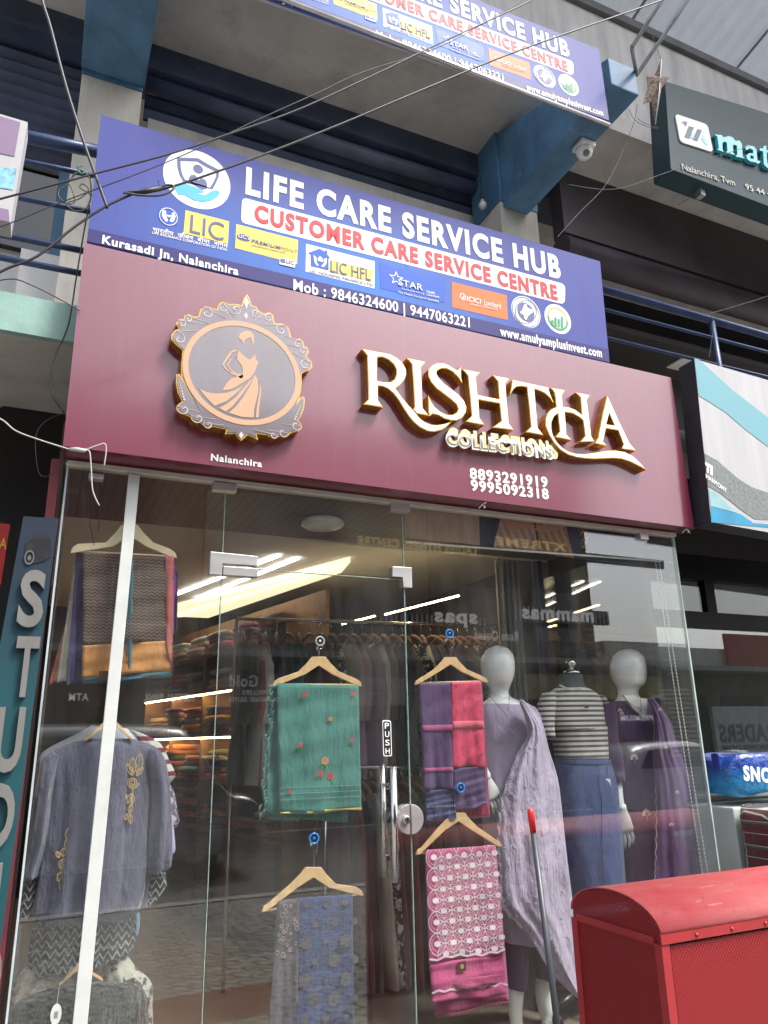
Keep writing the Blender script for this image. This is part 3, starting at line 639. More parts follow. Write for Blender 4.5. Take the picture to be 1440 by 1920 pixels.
def rrect(p4, r):      # rounded four-sided patch in photo pixels
    out = []
    for i in range(4):
        p0 = Vector(p4[i]); pm = Vector(p4[i - 1]); pn = Vector(p4[(i + 1) % 4])
        a = p0 + (pm - p0).normalized() * r; b_ = p0 + (pn - p0).normalized() * r
        for k in range(6):
            t = k / 5; out.append(tuple((a * (1 - t) ** 2 + p0 * 2 * t * (1 - t) + b_ * t * t)))
    return out
patch('name_panel', rrect([(454, 370), (1060, 533), (1059, 571), (452, 417)], 10), WHITE)
t1 = lambda s, a, b_, c, m, bold=.02, Y=q1, par=hub, nm='lettering', slant=0.: ptext(MB(), s, a, b_, c, Y, .001, bold, slant=slant).build(nm, m, par)
q2 = YB - .0025
t1('LIFE CARE SERVICE HUB', (460, 361), (1052, 522), (461, 315), WHITE, .042)
t1('CUSTOMER CARE SERVICE CENTRE', (477, 413), (1046, 562), (478, 384), REDT, .04, q2)
t1('Kurasadi Jn, Nalanchira', (191, 456), (447, 516), (192, 441), WHITE, .03, q2)
t1('Mob : 9846324600 | 9447063221', (550, 543.5), (881, 614), (551, 524), WHITE, .02, q2)
t1('www.amulyamplusinvest.com', (938, 629), (1129, 670), (938, 613), WHITE, .03, q2)
# round white shield-and-hand badge
ci = MB(); cut(ci, [ell(370, 336, 64, 54, q1, 64)], q1, .001); bd = ci.build('round_badge', WHITE, hub)
def z48(q): return [(280 + x / 4.8, 260 + y / 4.8) for x, y in q]
mb = MB(); cut(mb, [pl(z48([(250, 168), (440, 175), (520, 225), (630, 280), (625, 340), (600, 400), (570, 455), (510, 440), (390, 410), (310, 390), (275, 330), (255, 260)]), q2), pl(z48([(280, 198), (430, 202), (510, 250), (605, 298), (600, 340), (580, 385), (545, 440), (500, 425), (400, 395), (320, 365), (298, 320), (284, 260)]), q2)], q2, .001)
cut(mb, [ell(280 + 440 / 4.8, 260 + 272 / 4.8, 9.5, 8, q2, 24)], q2, .001)
flatpoly(mb, z48([(355, 355), (375, 325), (410, 325), (430, 350), (440, 375), (470, 355), (505, 370), (522, 410), (515, 450), (480, 455), (430, 430), (390, 410), (360, 390)]), q2, .001)
mb.build('shield_mark', GREYB, bd)
patch('hand_mark', z48([(225, 440), (275, 405), (320, 400), (400, 430), (480, 460), (490, 480), (420, 485), (500, 510), (560, 470), (600, 460), (635, 480), (620, 515), (560, 555), (480, 568), (400, 552), (320, 505), (262, 505)]), SKYB, q2, bd)
# small emblems and panels
pb = patch('emblem_patch', rrect([(299, 389), (334, 397), (333, 424), (298, 416)], 7), ROYAL)
mb = MB(); cut(mb, [ell(316, 406, 17.5, 16.5, q2, 32), ell(316, 406, 16.3, 15.3, q2, 32)], q2, .001)
flatpoly(mb, z48([(120, 640), (150, 650), (155, 700), (170, 740), (150, 748), (128, 720), (112, 690)]), q2, .001); flatpoly(mb, z48([(225, 665), (205, 665), (198, 705), (182, 742), (205, 752), (225, 735), (236, 700)]), q2, .001); flatpoly(mb, z48([(158, 683), (200, 692), (185, 708), (168, 704)]), q2, .001)
mb.build('hands_mark', WHITE, pb)
pb = patch('yellow_panel', [(348, 394), (429.5, 415), (427.5, 457), (344, 437)], YEL); t1('LIC', (356, 435), (419, 452), (357, 402), GREYB, .0, q2, pb)
t1('भारतीय  जीवन  बीमा  निगम', (286, 433), (427, 465), (286, 426), WHITE, .012); t1('LIFE INSURANCE CORPORATION OF INDIA', (285, 438.5), (426, 471), (285, 433.5), WHITE, .01)
pb = patch('yellow_panel', [(443, 420), (559, 450), (557, 495), (441, 465)], YEL)
mb = MB(); cut(mb, [ell(457, 445, 13, 6.5, q2, 24)], q2, .001); ov = mb.build('oval_mark', GREYB, pb); t1("LIC's", (447, 445), (468, 450), (447, 438.5), WHITE, .0, YB - .004, ov)
t1('PREMIUM', (471, 454), (524, 467), (472, 448.5), GREYB, .03, q2, pb, slant=.2); t1('POINT', (525, 467.5), (557, 475.5), (526, 461.5), mat('brown_print', (.42, .22, .12), .5), .0, q2, pb, slant=.2); t1('Authorised Premium Collection Centre', (471, 460), (535, 475), (471, 457.5), GREYB, .0, q2, pb)
pp = patch('small_patch', [(524, 482), (554, 489.5), (553, 502), (524, 495)], WHITE, YB - .003, pb); patch('blue_square', [(526, 484), (535, 486), (535, 493), (526, 491)], GREYB, YB - .0045, pp); t1('LIC', (537, 493), (551, 496.5), (537, 486), GREYB, .01, YB - .0045, pp)
pb = patch('white_panel', [(574, 457), (702.5, 490), (702, 541), (573, 509)], WHITE)
patch('yellow_box', [(618, 487), (698, 506.5), (697, 528), (617, 508)], YEL, q2, pb)
hs_ = patch('house_mark', [(578, 474), (599, 466), (610, 472), (610, 469), (614, 470), (614, 477), (619, 484), (616, 484.5), (616, 506), (583, 498), (583, 476)], ROYAL, YB - .003, pb)
mb = MB(); flatpoly(mb, [(588, 478), (593, 482), (594, 492), (598, 498), (594, 498), (589, 490)], YB - .0045, .001); flatpoly(mb, [(613, 484), (608, 485), (607, 494), (602, 499), (607, 501), (612, 495)], YB - .0045, .001); flatpoly(mb, [(600, 480), (606, 486), (606, 491), (596, 489), (596, 484)], YB - .0045, .001); mb.build('hands_mark', WHITE, hs_)
t1('LIC HFL', (620, 509), (695, 526), (620, 488), GREYB, .0, YB - .004, pb); t1('LIC HOUSING FINANCE LTD', (581, 509.5), (699, 537), (581, 504.5), GREYB, .0, q2, pb)
pb = patch('star_panel', [(712, 493), (834, 525), (834, 568), (714, 541)], ROYAL)
sc_ = at(743, 522, q2); st = []
for i in range(10):
    a = pi / 2 + i * pi / 5; r = .043 if i % 2 == 0 else .018; st.append((sc_.x + r * cos(a), sc_.z + r * sin(a)))
cut(MB(), [st, [(sc_.x + (x - sc_.x) * .72, sc_.z + (z - sc_.z) * .72) for x, z in st]], q2, .001).build('star_mark', WHITE, pb)
t1('STAR', (747, 534), (793, 545), (748, 523), mat('grey_print', (.55, .58, .65), .5), .01, YB - .004, pb); t1('Personal & Caring', (754, 542.5), (795, 552), (754, 540), WHITE, 0, q2, pb); t1('Health', (800, 549), (815, 552.5), (800, 544), WHITE, .01, q2, pb); t1('Insurance', (800, 554), (823, 559), (800, 549.5), WHITE, .01, q2, pb); t1('The Health Insurance Specialist', (746, 549), (823, 567), (746, 545.5), WHITE, 0, q2, pb)
pb = patch('orange_panel', [(847, 528.5), (950, 553.5), (952, 600), (848, 576)], ORG)
mb = MB(); cut(mb, [ell(868, 556, 5.5, 6.5, q2, 20), ell(868, 556, 4.2, 5, q2, 20)], q2, .001); mb.build('ring_mark', WHITE, pb)
t1('i', (866, 560), (869, 561), (866, 553), WHITE, .02, q2, pb, slant=.2); t1('ICICI', (875, 564), (901, 570), (875, 555), WHITE, .015, q2, pb, slant=.2); t1('Lombard', (908, 572), (939, 579), (908, 562), WHITE, 0, q2, pb); t1('GENERAL INSURANCE', (880, 571), (934, 582), (880, 568.5), WHITE, 0, q2, pb)
mb = MB(); cut(mb, [ell(986.3, 585, 26.5, 28.5, q1, 48)], q1, .001); bd = mb.build('round_emblem', WHITE, hub)
mb = MB(); cut(mb, [ell(986.3, 585, 25, 27, q2, 48), ell(986.3, 585, 23.8, 25.8, q2, 48)], q2, .001); cut(mb, [ell(986.3, 585, 15.5, 17, q2, 40)], q2, .001)
for k in range(34):
    a = 2 * pi * k / 34; X = 986.3 + 19.6 * cos(a); Z = 585 + 21.3 * sin(a); flatpoly(mb, [(X - 1, Z - 1.6), (X + 1, Z - 1.2), (X + .6, Z + 1.6), (X - 1.2, Z + 1.2)], q2, .001)
mb.build('emblem_ring', GREYB, bd)
patch('map_mark', [(983, 571), (987, 570), (988, 575), (991, 578), (998, 581), (1000, 579), (999, 586), (995, 588), (990, 593), (987, 600), (984, 598), (982, 590), (977, 588), (975, 585), (979, 582), (981, 577)], WHITE, YB - .004, bd)
mb = MB(); cut(mb, [ell(1046, 598, 24, 26.5, q1, 48)], q1, .001); bd = mb.build('round_emblem', WHITE, hub)
mb = MB(); cut(mb, [ell(1046, 598, 19, 21, q2, 30, pi, 2 * pi) + ell(1046, 597, 16, 18, q2, 30, 2 * pi, pi)], q2, .001)
for k, (x_, h_) in enumerate(((1034, 8), (1040, 14), (1046, 12), (1052, 18))): flatpoly(mb, [(x_, 607 + k * 1.2 - h_), (x_ + 4, 608 + k * 1.2 - h_), (x_ + 4, 611 + k * 1.2), (x_, 610 + k * 1.2)], YB - .004, .001)
mb.build('bar_mark', GRN, bd)
cut(MB(), [ell(1046, 597, 19, 21, q2, 30, 0, pi) + ell(1046, 597, 15.5, 17, q2, 30, pi, 0)], q2, .001).build('arc_mark', mat('amber_print', (.75, .42, .15), .5), bd)
# the twin, one storey up on the parapet
a0, b0 = at(550, 540, YB), at(1130, 668, YB); Y2 = 2.56
a1, b1 = at(705, 68, Y2), at(1132, 217, Y2)
th = math.atan2((b1 - a1).z, (b1 - a1).x) - math.atan2((b0 - a0).z, (b0 - a0).x); k = (b1 - a1).length / (b0 - a0).length
hub2 = copy_tree(hub)
hub2['label'] = 'upper blue insurance sign fixed to the bracket beams under the awning'
rel = Vector(LOC[hub]) - a0; c_, s_ = cos(th), sin(th)
hub2.location = (a1.x + k * (rel.x * c_ - rel.z * s_), Y2, a1.z + k * (rel.x * s_ + rel.z * c_))
hub2.rotation_euler = (0, -th, 0); hub2.scale = (k, 1, k)
for o in (hub, hub2): o['group'] = 'blue insurance signs'
mb = MB(); pA, pB = at(470, -25, Y2 - .01), at(1143, 235, Y2 - .01)
mb.tube([pA, pB], .012, 6); mb.build('lower_edge', ALU, hub)  if False else mb.build('sign_rail', ALU, None, 'thin aluminium rail along the bottom of the upper blue sign', 'rail')

# -- dark teal jeweller's board at the right
TEAL, t_, b__ = new_mat('dark_teal_panel'); v = objco(t_)
t_.links.new(mixc(t_, noise(t_, v, 3, 5), (.018, .042, .052), (.028, .056, .068)), b__.inputs['Base Color']); b__.inputs['Roughness'].default_value = .45; b__.inputs['Specular IOR Level'].default_value = .2
YM = 2.95; TQ = mat('turquoise_acrylic', (.05, .45, .50), .4, coat=.4); CRM = mat('cream_print', (.62, .60, .52), .5)
ms = thing('shop_board', 'dark teal board lettered mat with a white diamond badge, Nalanchira Tvm', 'sign', tuple(at(1380, 330, YM)))
P = [at(1247, 152, YM), at(1950, 371, YM), at(1990, 595, YM), at(1258, 317, YM)]
MB().prism(P, (0, .16, 0)).build('panel', TEAL, ms, bevel=.004)
def z65(q, ox=1220, oy=180, k=6.545): return [(ox + x / k, oy + y / k) for x, y in q]
qm = YM - .004
bd = flatpoly(MB(), rrect(z65([(300, 215), (700, 350), (770, 690), (365, 560)]), 8), qm - .006, .009).build('badge', WHITE, ms)
mb = MB(); flatpoly(mb, z65([(470, 370), (530, 385), (475, 522), (415, 500)]), qm - .0085, .002); flatpoly(mb, z65([(575, 405), (630, 420), (575, 552), (520, 535)]), qm - .0085, .002); mb.build('badge_bars', mat('slate', (.10, .13, .16), .5), bd)
for q in ([(505, 455), (528, 470), (522, 530), (490, 505)], [(640, 475), (708, 600), (665, 590), (618, 515)]): flatpoly(MB(), z65(q), qm - .0085, .002).build('badge_stroke', TQ, bd)
mb = MB(); flatpoly(mb, z65([(400, 308), (452, 320), (430, 372), (418, 345)]), qm - .0085, .002); mb.build('badge_mark', mat('violet_print', (.16, .08, .35), .5), bd)
flatpoly(MB(), z65([(385, 310), (405, 318), (405, 335), (380, 330)]), qm - .0085, .002).build('badge_mark', YEL, bd)
# slab-serif letters m a t built from strokes
def strokes(polys, m, par, Y, d):
    for q in polys: cut(MB(), [pl(z65(c), Y) for c in q], Y, d).build('letter', m, par)
strokes([[[(785, 472), (875, 480), (890, 510), (960, 490), (1010, 510), (1040, 550), (1090, 545), (1120, 590), (1130, 740), (1158, 768), (1040, 740), (1065, 715), (1058, 610), (1040, 600), (1010, 600), (1015, 700), (1035, 725), (925, 690), (945, 670), (935, 570), (905, 555), (880, 580), (885, 665), (910, 690), (815, 655), (840, 640), (820, 500)]],
         [[(1155, 625), (1200, 600), (1270, 620), (1300, 660), (1310, 790), (1352, 800), (1325, 832), (1280, 810), (1230, 805), (1185, 775), (1175, 730), (1210, 700), (1260, 705), (1255, 660), (1215, 640), (1175, 665)], [(1222, 725), (1262, 735), (1265, 775), (1225, 765)]],
         [[(1340, 640), (1380, 645), (1390, 610), (1420, 612), (1422, 660), (1500, 690), (1500, 720), (1425, 690), (1430, 820), (1460, 850), (1510, 850), (1500, 890), (1430, 880), (1390, 840), (1380, 680), (1340, 668)]]], TQ, ms, YM - .03, .028)
ptext(MB(), 'Nalanchira, Tvm', (1279, 318), (1378, 349), (1279, 307), qm, .003, .0).build('lettering', CRM, ms)
ptext(MB(), '95 44 4', (1398, 355), (1446, 370), (1398, 345), qm, .003, .0).build('lettering', CRM, ms)
MB().box(P[0].x + .25, P[0].x + .29, YM + .03, YM + .08, P[0].z - .02, P[0].z + .05).build('bracket', M_STEEL, ms)
MB().box(P[3].x + .32, P[3].x + .36, YM + .05, YM + .10, P[3].z - .06, P[3].z + .03).build('bracket', M_STEEL, ms)
MB().box(P[0].x + .5, P[0].x + .55, YM + .161, 3.42, 6.05, 6.1).build('bracket', M_STEEL, ms)

# -- white and teal bedding board, right edge
YH = 2.765
hs2 = thing('bedding_sign', 'white and sky blue bedding board lettered HARMONY with a black side', 'sign', tuple(at(1400, 900, YH)))
P = [at(1302, 673, YH), at(1900, 845, YH), at(1930, 1085, YH), at(1334, 979, YH)]
MB().prism(P, (0, .12, 0)).build('sign_box', mat('black_sheet_metal', (.035, .035, .042), .5, .2, var=.3, scale=8, dirt=.5, bmp=.15), hs2)
HW = mat('weathered_white_flex', (.39, .39, .40), .55, var=.12, scale=14, stretch=(1, 1, .05), dirt=.12)
def z53(q): return [(1240 + x / 5.335, 660 + y / 5.335) for x, y in q]
qh = YH - .002
fc = flatpoly(MB(), [(1302, 673), (1900, 845), (1930, 1085), (1334, 979)], qh, .0018).build('face', HW, hs2)
LTB, t_, b__ = new_mat('sky_band'); v = objco(t_); gx, gy, gz = sepxyz(t_, v)
t_.links.new(mixc(t_, ramp(t_, mth(t_, 'SUBTRACT', gx, gz), -.6, .2), (.12, .31, .36), (.02, .21, .31)), b__.inputs['Base Color']); b__.inputs['Roughness'].default_value = .5
flatpoly(MB(), z53([(332, 62), (380, 75), (700, 370), (1067, 655), (1400, 880), (1400, 1120), (1067, 945), (860, 790), (640, 600), (372, 432)]), qh - .002, .0015).build('sky_stripe', LTB, fc)
flatpoly(MB(), z53([(433, 1015), (560, 1085), (760, 1260), (900, 1350), (1067, 1408), (1400, 1430), (1400, 1690), (1067, 1680), (930, 1670), (800, 1580), (600, 1420), (467, 1342)]), qh - .002, .0015).build('grey_stripe', mat('mattress_grey', (.16, .18, .18), .6, var=.35, scale=60), fc)
flatpoly(MB(), z53([(470, 1368), (560, 1420), (760, 1610), (498, 1540)]), qh - .002, .0015).build('pale_corner', mat('pale_sky', (.24, .43, .47), .5), fc)
flatpoly(MB(), z53([(496, 1545), (800, 1625), (920, 1710), (1067, 1722), (1400, 1735), (1400, 1800), (1067, 1755), (500, 1703)]), qh - .002, .0015).build('blue_corner', mat('corner_blue', (.012, .22, .38), .5), fc)
ptext(MB(), 'HARMONY', z53([(448, 1262)])[0], z53([(655, 1412)])[0], z53([(455, 1215)])[0], qh - .004, .001, .02, slant=.1).build('lettering', WHITE, fc)
mb = MB(); cut(mb, [pl(z53([(438, 1100), (515, 1140), (515, 1240), (490, 1225), (492, 1160), (475, 1150), (472, 1212), (455, 1205), (458, 1140), (442, 1130)]), qh - .004)], qh - .004, .001); mb.build('letter_mark', WHITE, fc)

# -- white and mauve board, left edge
YL = 2.55
ls = thing('edge_board', 'white framed mauve board cut off at the far left above the railing', 'sign', tuple(at(10, 420, YL)))
MB().prism([at(-120, 178, YL), at(52, 229, YL), at(20, 418, YL), at(-120, 390, YL)], (0, .09, 0)).build('board', HW, ls)
MAU = mat('mauve_print', (.17, .10, .20), .5, var=.1, coat=.5)
flatpoly(MB(), [(-120, 182), (38, 229), (27, 293), (-120, 262)], YL - .002, .0015).build('mauve_panel', MAU, ls)
flatpoly(MB(), [(-120, 365), (16, 393), (18, 416), (-120, 388)], YL - .002, .0015).build('mauve_panel', MAU, ls)
flatpoly(MB(), [(2, 314), (31, 316), (24, 356), (-10, 350), (-10, 312)], YL - .002, .0015).build('picture', mat('cyan_picture', (.2, .45, .6), .5, var=.6, scale=30), ls)

# -- vertical STUDIO board and red board at the left
YT = 2.97
stu = thing('studio_sign', 'upright teal STUDIO board with a camera picture beside the shop window', 'sign', tuple(at(30, 1500, YT)))
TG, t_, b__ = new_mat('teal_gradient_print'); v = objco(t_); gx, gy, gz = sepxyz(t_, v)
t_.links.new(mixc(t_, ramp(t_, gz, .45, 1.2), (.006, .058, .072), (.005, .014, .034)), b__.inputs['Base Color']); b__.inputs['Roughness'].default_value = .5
LOC[stu].z = 1.3; stu.location = LOC[stu]
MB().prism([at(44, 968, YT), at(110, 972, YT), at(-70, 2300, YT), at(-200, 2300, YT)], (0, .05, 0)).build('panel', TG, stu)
STW = mat('shaded_stained_letter_white', (.16, .155, .145), .6, var=.15, scale=10, stretch=(1, 1, .2), dirt=.4)  # letter white and panel teal darkened in colour for the board's shade; stains besides
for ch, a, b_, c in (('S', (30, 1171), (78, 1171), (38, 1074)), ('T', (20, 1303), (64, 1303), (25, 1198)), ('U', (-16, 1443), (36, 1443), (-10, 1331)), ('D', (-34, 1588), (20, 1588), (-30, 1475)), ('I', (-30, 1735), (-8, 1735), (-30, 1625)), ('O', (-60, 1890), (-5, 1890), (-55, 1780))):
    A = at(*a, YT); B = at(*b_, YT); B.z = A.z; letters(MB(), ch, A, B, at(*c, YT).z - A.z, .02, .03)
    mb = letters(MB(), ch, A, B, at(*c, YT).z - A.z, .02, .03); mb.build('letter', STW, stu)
mb = MB(); BLK = mat('black_print', (.015, .016, .018), .4, var=.4, scale=30)
flatpoly(mb, [(48, 1018), (60, 1012), (64, 1004), (82, 1000), (90, 1008), (96, 1012), (94, 1044), (84, 1052), (66, 1056), (52, 1058), (46, 1046)], YT - .003, .0025)
cp = mb.build('camera_picture', BLK, stu)
mb = MB(); cut(mb, [ell(55, 1045, 9.5, 14, YT - .006, 24), ell(55, 1045, 7, 10.5, YT - .006, 24)], YT - .006, .002); cut(mb, [ell(55, 1046, 3.5, 5, YT - .006, 16)], YT - .006, .002); mb.build('lens_ring', mat('grey_green_print', (.10, .12, .11), .4), cp)
rb = thing('red_board', 'red board with yellow letters RA cut off at the far left', 'sign', tuple(at(0, 1090, 3.3)))
MB().prism([at(-60, 975, 3.3), at(19, 983, 3.3), at(2, 1095, 3.3), at(-60, 1090, 3.3)], (0, .04, 0)).build('panel', mat('red_flex', (.42, .02, .015), .5, var=.2), rb)
ptext(MB(), 'RA', (-14, 1028), (12, 1030), (-12, 1008), 3.297, .002, .02).build('lettering', mat('ochre_print', (.62, .34, .05), .5), rb)
# ================================================================ THE GLASS FRONT
M_GL = glass_mat('shop_glass', (.965, .985, .975), .066, .05)
M_GEDGE = mat('glass_edge', (.30, .42, .40), .15, spec=.8, var=.3, scale=30)
M_FIT = mat('brushed_steel_fitting', (.62, .61, .60), .32, .75, var=.08, scale=40, stretch=(.05, 1, 1))
front = thing('shop_window', 'tall frameless glass shop front beneath the maroon sign', 'window', (1.6, 3.0, .24))
gl, gr_, gt, gb = .02, 3.155, 2.645, .246
dl, dr, dt = at(417, 1070, 3).x, at(757, 1080, 3).x, at(600, 1075, 3).z
GT = .010
MB().box(gl, dl - .004, G, G + GT, gb, gt).build('fixed_pane', M_GL, front)
MB().box(dr + .004, gr_, G, G + GT, gb, gt).build('fixed_pane', M_GL, front)
MB().box(dl, dr, G, G + GT, dt + .006, gt).build('transom_pane', M_GL, front)
MB().box(gl, gl + .010, G + GT + .002, 4.2, gb, gt).build('return_pane', M_GL, front)
MB().box(gr_ - .010, gr_, G + GT + .002, 4.2, gb, gt).build('return_pane', M_GL, front)
for x in (dl - .003, dr + .001): MB().box(x, x + .0022, G - .0006, G + GT + .0006, gb, gt).build('glass_edge', M_GEDGE, front)
mb = MB(); mb.box(gl - .008, gl - .001, G - .001, G + .02, gb, gt); mb.build('glass_edge', mat('pale_sealant', (.45, .52, .56), .4, var=.35, scale=30, stretch=(1, 1, .1)), front)
MB().box(gr_ + .001, gr_ + .009, G - .001, G + .014, gb, gt).build('glass_edge', mat('green_glass_edge', (.42, .52, .48), .2, var=.2, scale=8), front)
MB().box(gl, dr, G + .001, G + .006, dt - .0015, dt + .0045).build('glass_edge', mat('dark_gap', (.02, .02, .02), .4), front) if False else None
M_RAILT = mat('cream_top_rail', (.55, .53, .47), .45, .2, var=.12, scale=12, dirt=.2)
MB().box(gl - .012, gr_ + .012, G - .016, G + .028, gt + .001, gt + .022).build('top_rail', M_RAILT, front, bevel=.003)
def fit(l, t_, r, b_, nm='patch_fitting', par=front, pr=.016):
    x0, x1, z0, z1 = ex(l, t_, r, b_, G - pr); return MB().box(x0, x1, G - pr, G + GT + pr, z0, z1).build(nm, M_FIT, par, bevel=.002)
fit(400, 900, 444, 922); fit(733, 941, 769, 960)
fit(167, 886, 194, 899); fit(1200, 997, 1217, 1012)
# upper hinge plate (transom part), door part below, lock plate at the other side
a = [(395, 1034), (483, 1043), (483, 1061), (417, 1056), (416, 1078), (393, 1076)]
mb = MB(); mb.prism([at(x, y, G - .016) for x, y in a], (0, .042, 0)); mb.build('patch_fitting', M_FIT, front, bevel=.0015)
a = [(736, 1062), (772, 1064), (773, 1102), (757, 1101), (755, 1082), (736, 1081)]
mb = MB(); mb.prism([at(x, y, G - .016) for x, y in a], (0, .042, 0)); mb.build('patch_fitting', M_FIT, front, bevel=.0015)
door = thing('glass_door', 'frameless glass door with steel pull bar and PUSH sticker', 'door', ((dl + dr) / 2, G, gb))
MB().box(dl + .002, dr - .004, G, G + GT, gb + .006, dt - .004).build('pane', M_GL, door)
MB().box(dl + .002, dr - .004, G - .0005, G + GT + .0005, dt - .0036, dt - .0008).build('glass_edge', M_GEDGE, door)
fit(419, 1061, 484, 1082, 'hinge_plate', door)
M_STL = mat('polished_steel', (.68, .67, .66), .16, 1, var=.06, scale=30)
# pull bars, one each side of the pane
for (px, y0, y1, YY, nm) in ((737, 1437, 1655, G - .06, 'pull_bar'), (717, 1432, 1645, G + .07, 'pull_bar')):
    A, B = at(px, y0, YY), at(px + 2, y1, YY); B.x = A.x
    mb = MB(); mb.tube([A, B], .0145, 16)
    for q in (.19, .81):
        c = A + (B - A) * q; mb.tube([c, (c.x, G, c.z)], .009, 10); 
    mb.build(nm, M_STL, door)
c = at(769, 1536, G - .014)
def half(l, x0, x1, nm, par):
    n = 20; pts = []
    a0, a1 = (pi / 2, 3 * pi / 2) if l else (-pi / 2, pi / 2)
    for i in range(n + 1):
        a = a0 + (a1 - a0) * i / n; pts.append((c.x + .056 * cos(a) + (-.004 if l else .004), G - .02, c.z + .058 * sin(a)))
    return MB().prism(pts, (0, .05, 0)).build(nm, M_FIT, par, bevel=.002)
lk = half(True, 0, 0, 'lock_plate', door); half(False, 0, 0, 'strike_plate', front)
q = Vector((c.x - .024, G - .021, c.z)); mb = MB(); mb.lathe(q, [(.017, 0), (.017, -.012), (.013, -.016)], 20, 'y'); cyl = mb.build('key_cylinder', M_STL, lk)
MB().box(q.x - .002, q.x + .002, q.y - .0175, q.y - .0165, q.z - .006, q.z + .006).build('keyhole', mat('black_print', (.015, .016, .018)), cyl)
# PUSH sticker
st = rrect([(717, 1350), (733, 1351), (735, 1418), (719, 1418)], 4)
ps = flatpoly(MB(), st, G - .001, .0008).build('push_sticker', mat('sticker_white', (.8, .8, .8), .4), door)
st = rrect([(718.2, 1352), (731.8, 1353), (733.6, 1416), (720.4, 1416)], 3.5)
ps2 = flatpoly(MB(), st, G - .0018, .0007).build('black_ground', mat('sticker_black', (.012, .012, .012), .35), ps)
mb = MB()
for i, ch in enumerate('PUSH'):
    y = 1366 + i * 15.8; ptext(mb, ch, (721.5 + i * .5, y), (729.5 + i * .5, y), (721.5 + i * .5, y - 10.5), G - .0024, .0005, .01)
mb.build('push_lettering', mat('sticker_white', (.8, .8, .8)), ps)
# white upright batten standing behind the left pane
A, B = at(252, 890, G - .012), at(146, 1960, G - .012)
mb = MB(); mb.hexa([(B.x - .023, G - .016, B.z), (B.x + .023, G - .016, B.z), (B.x + .023, G - .002, B.z), (B.x - .023, G - .002, B.z), (A.x - .0215, G - .016, A.z), (A.x + .0215, G - .016, A.z), (A.x + .0215, G - .002, A.z), (A.x - .0215, G - .002, A.z)])
mb.build('light_batten', mat('white_batten', (.50, .52, .50), .45, var=.08, dirt=.22, bmp=.1, scale=9), None, 'tall white batten fixed upright on the left glass pane', 'batten', bevel=.002)

# ================================================================ INSIDE: shelves, racks
M_WOOD = mat('hanger_beech', (.62, .40, .20), .45, var=.2, scale=4, stretch=(6, 6, .8), bmp=.05)
M_WOODD = mat('hanger_brown', (.32, .15, .07), .5, var=.25, scale=5)
M_WIRE = mat('chrome_wire', (.6, .6, .6), .2, 1)
M_SHELF = mat('oak_shelf', (.34, .19, .09), .5, var=.3, scale=3, stretch=(1, 6, 6))
pal = [('rust', (.30, .09, .03)), ('ochre', (.42, .24, .05)), ('olive', (.13, .12, .04)), ('dark brown', (.06, .03, .02)), ('black', (.015, .014, .015)), ('sand', (.45, .33, .20)), ('maroon', (.16, .02, .03)), ('navy', (.02, .03, .09)), ('cream', (.58, .50, .38)), ('plum', (.10, .03, .08)), ('teal', (.02, .13, .14)), ('grey', (.20, .19, .19)), ('orange', (.48, .17, .03)), ('rose', (.42, .13, .16))]
su = Vector((-.19, .98, 0)); sn = Vector((-.98, -.19, 0)); s0 = Vector((1.93, 5.3, 0))
unit = thing('wall_shelf', 'tall oak shelf unit full of folded cloth along the shop wall', 'shelf', tuple(s0 + Vector((0, 0, .25))))
def obox(mb, o, l0, l1, d0, d1, z0, z1):
    return mb.hexa([o + su * a + sn * b_ + Vector((0, 0, z)) for z in (z0, z1) for a, b_ in ((l0, d0), (l1, d0), (l1, d1), (l0, d1))])
obox(MB(), s0, 0, 3.05, -.03, 0, .25, 2.7).build('back_panel', M_SHELF, unit)
SHZ = [.5, .92, 1.28, 1.64, 2.0, 2.3]
for z in SHZ: obox(MB(), s0, 0, 3.05, .001, .36, z, z + .025).build('shelf_board', M_SHELF, unit)
for l in (0, .75, 1.5, 2.25, 3.02): obox(MB(), s0, l, l + .022, .0015, .34, .251, 2.42).build('upright', M_SHELF, unit)
for z in (2.0, 1.64):
    q0 = s0 + sn * .35 + Vector((0, 0, z - .008)); MB().tube([q0, q0 + su * 3.0], .006, 6).build('shelf_light', M_LEDY, unit)
def folded(o, l, d, z, wl, wd, h):
    mb = MB(); nseg = 10; rs = []
    for i in range(5):
        q = i / 4; zz = z + h * q; sh = 1 - .06 * (2 * q - 1) ** 2; ring = []
        for a, b_ in ((0, 0), (.5, -.02), (1, 0), (1.02, .5), (1, 1), (.5, 1.03), (0, 1), (-.02, .5)):
            ring.append(o + su * (l + wl * (a - .5) * sh + wl * .5 + random.uniform(-.006, .006)) + sn * (d + wd * (b_ - .5) * sh + wd * .5 + random.uniform(-.006, .006)) + Vector((0, 0, zz + random.uniform(-.003, .003))))
        rs.append(ring)
    return mb.rings(rs)
cnt = 0
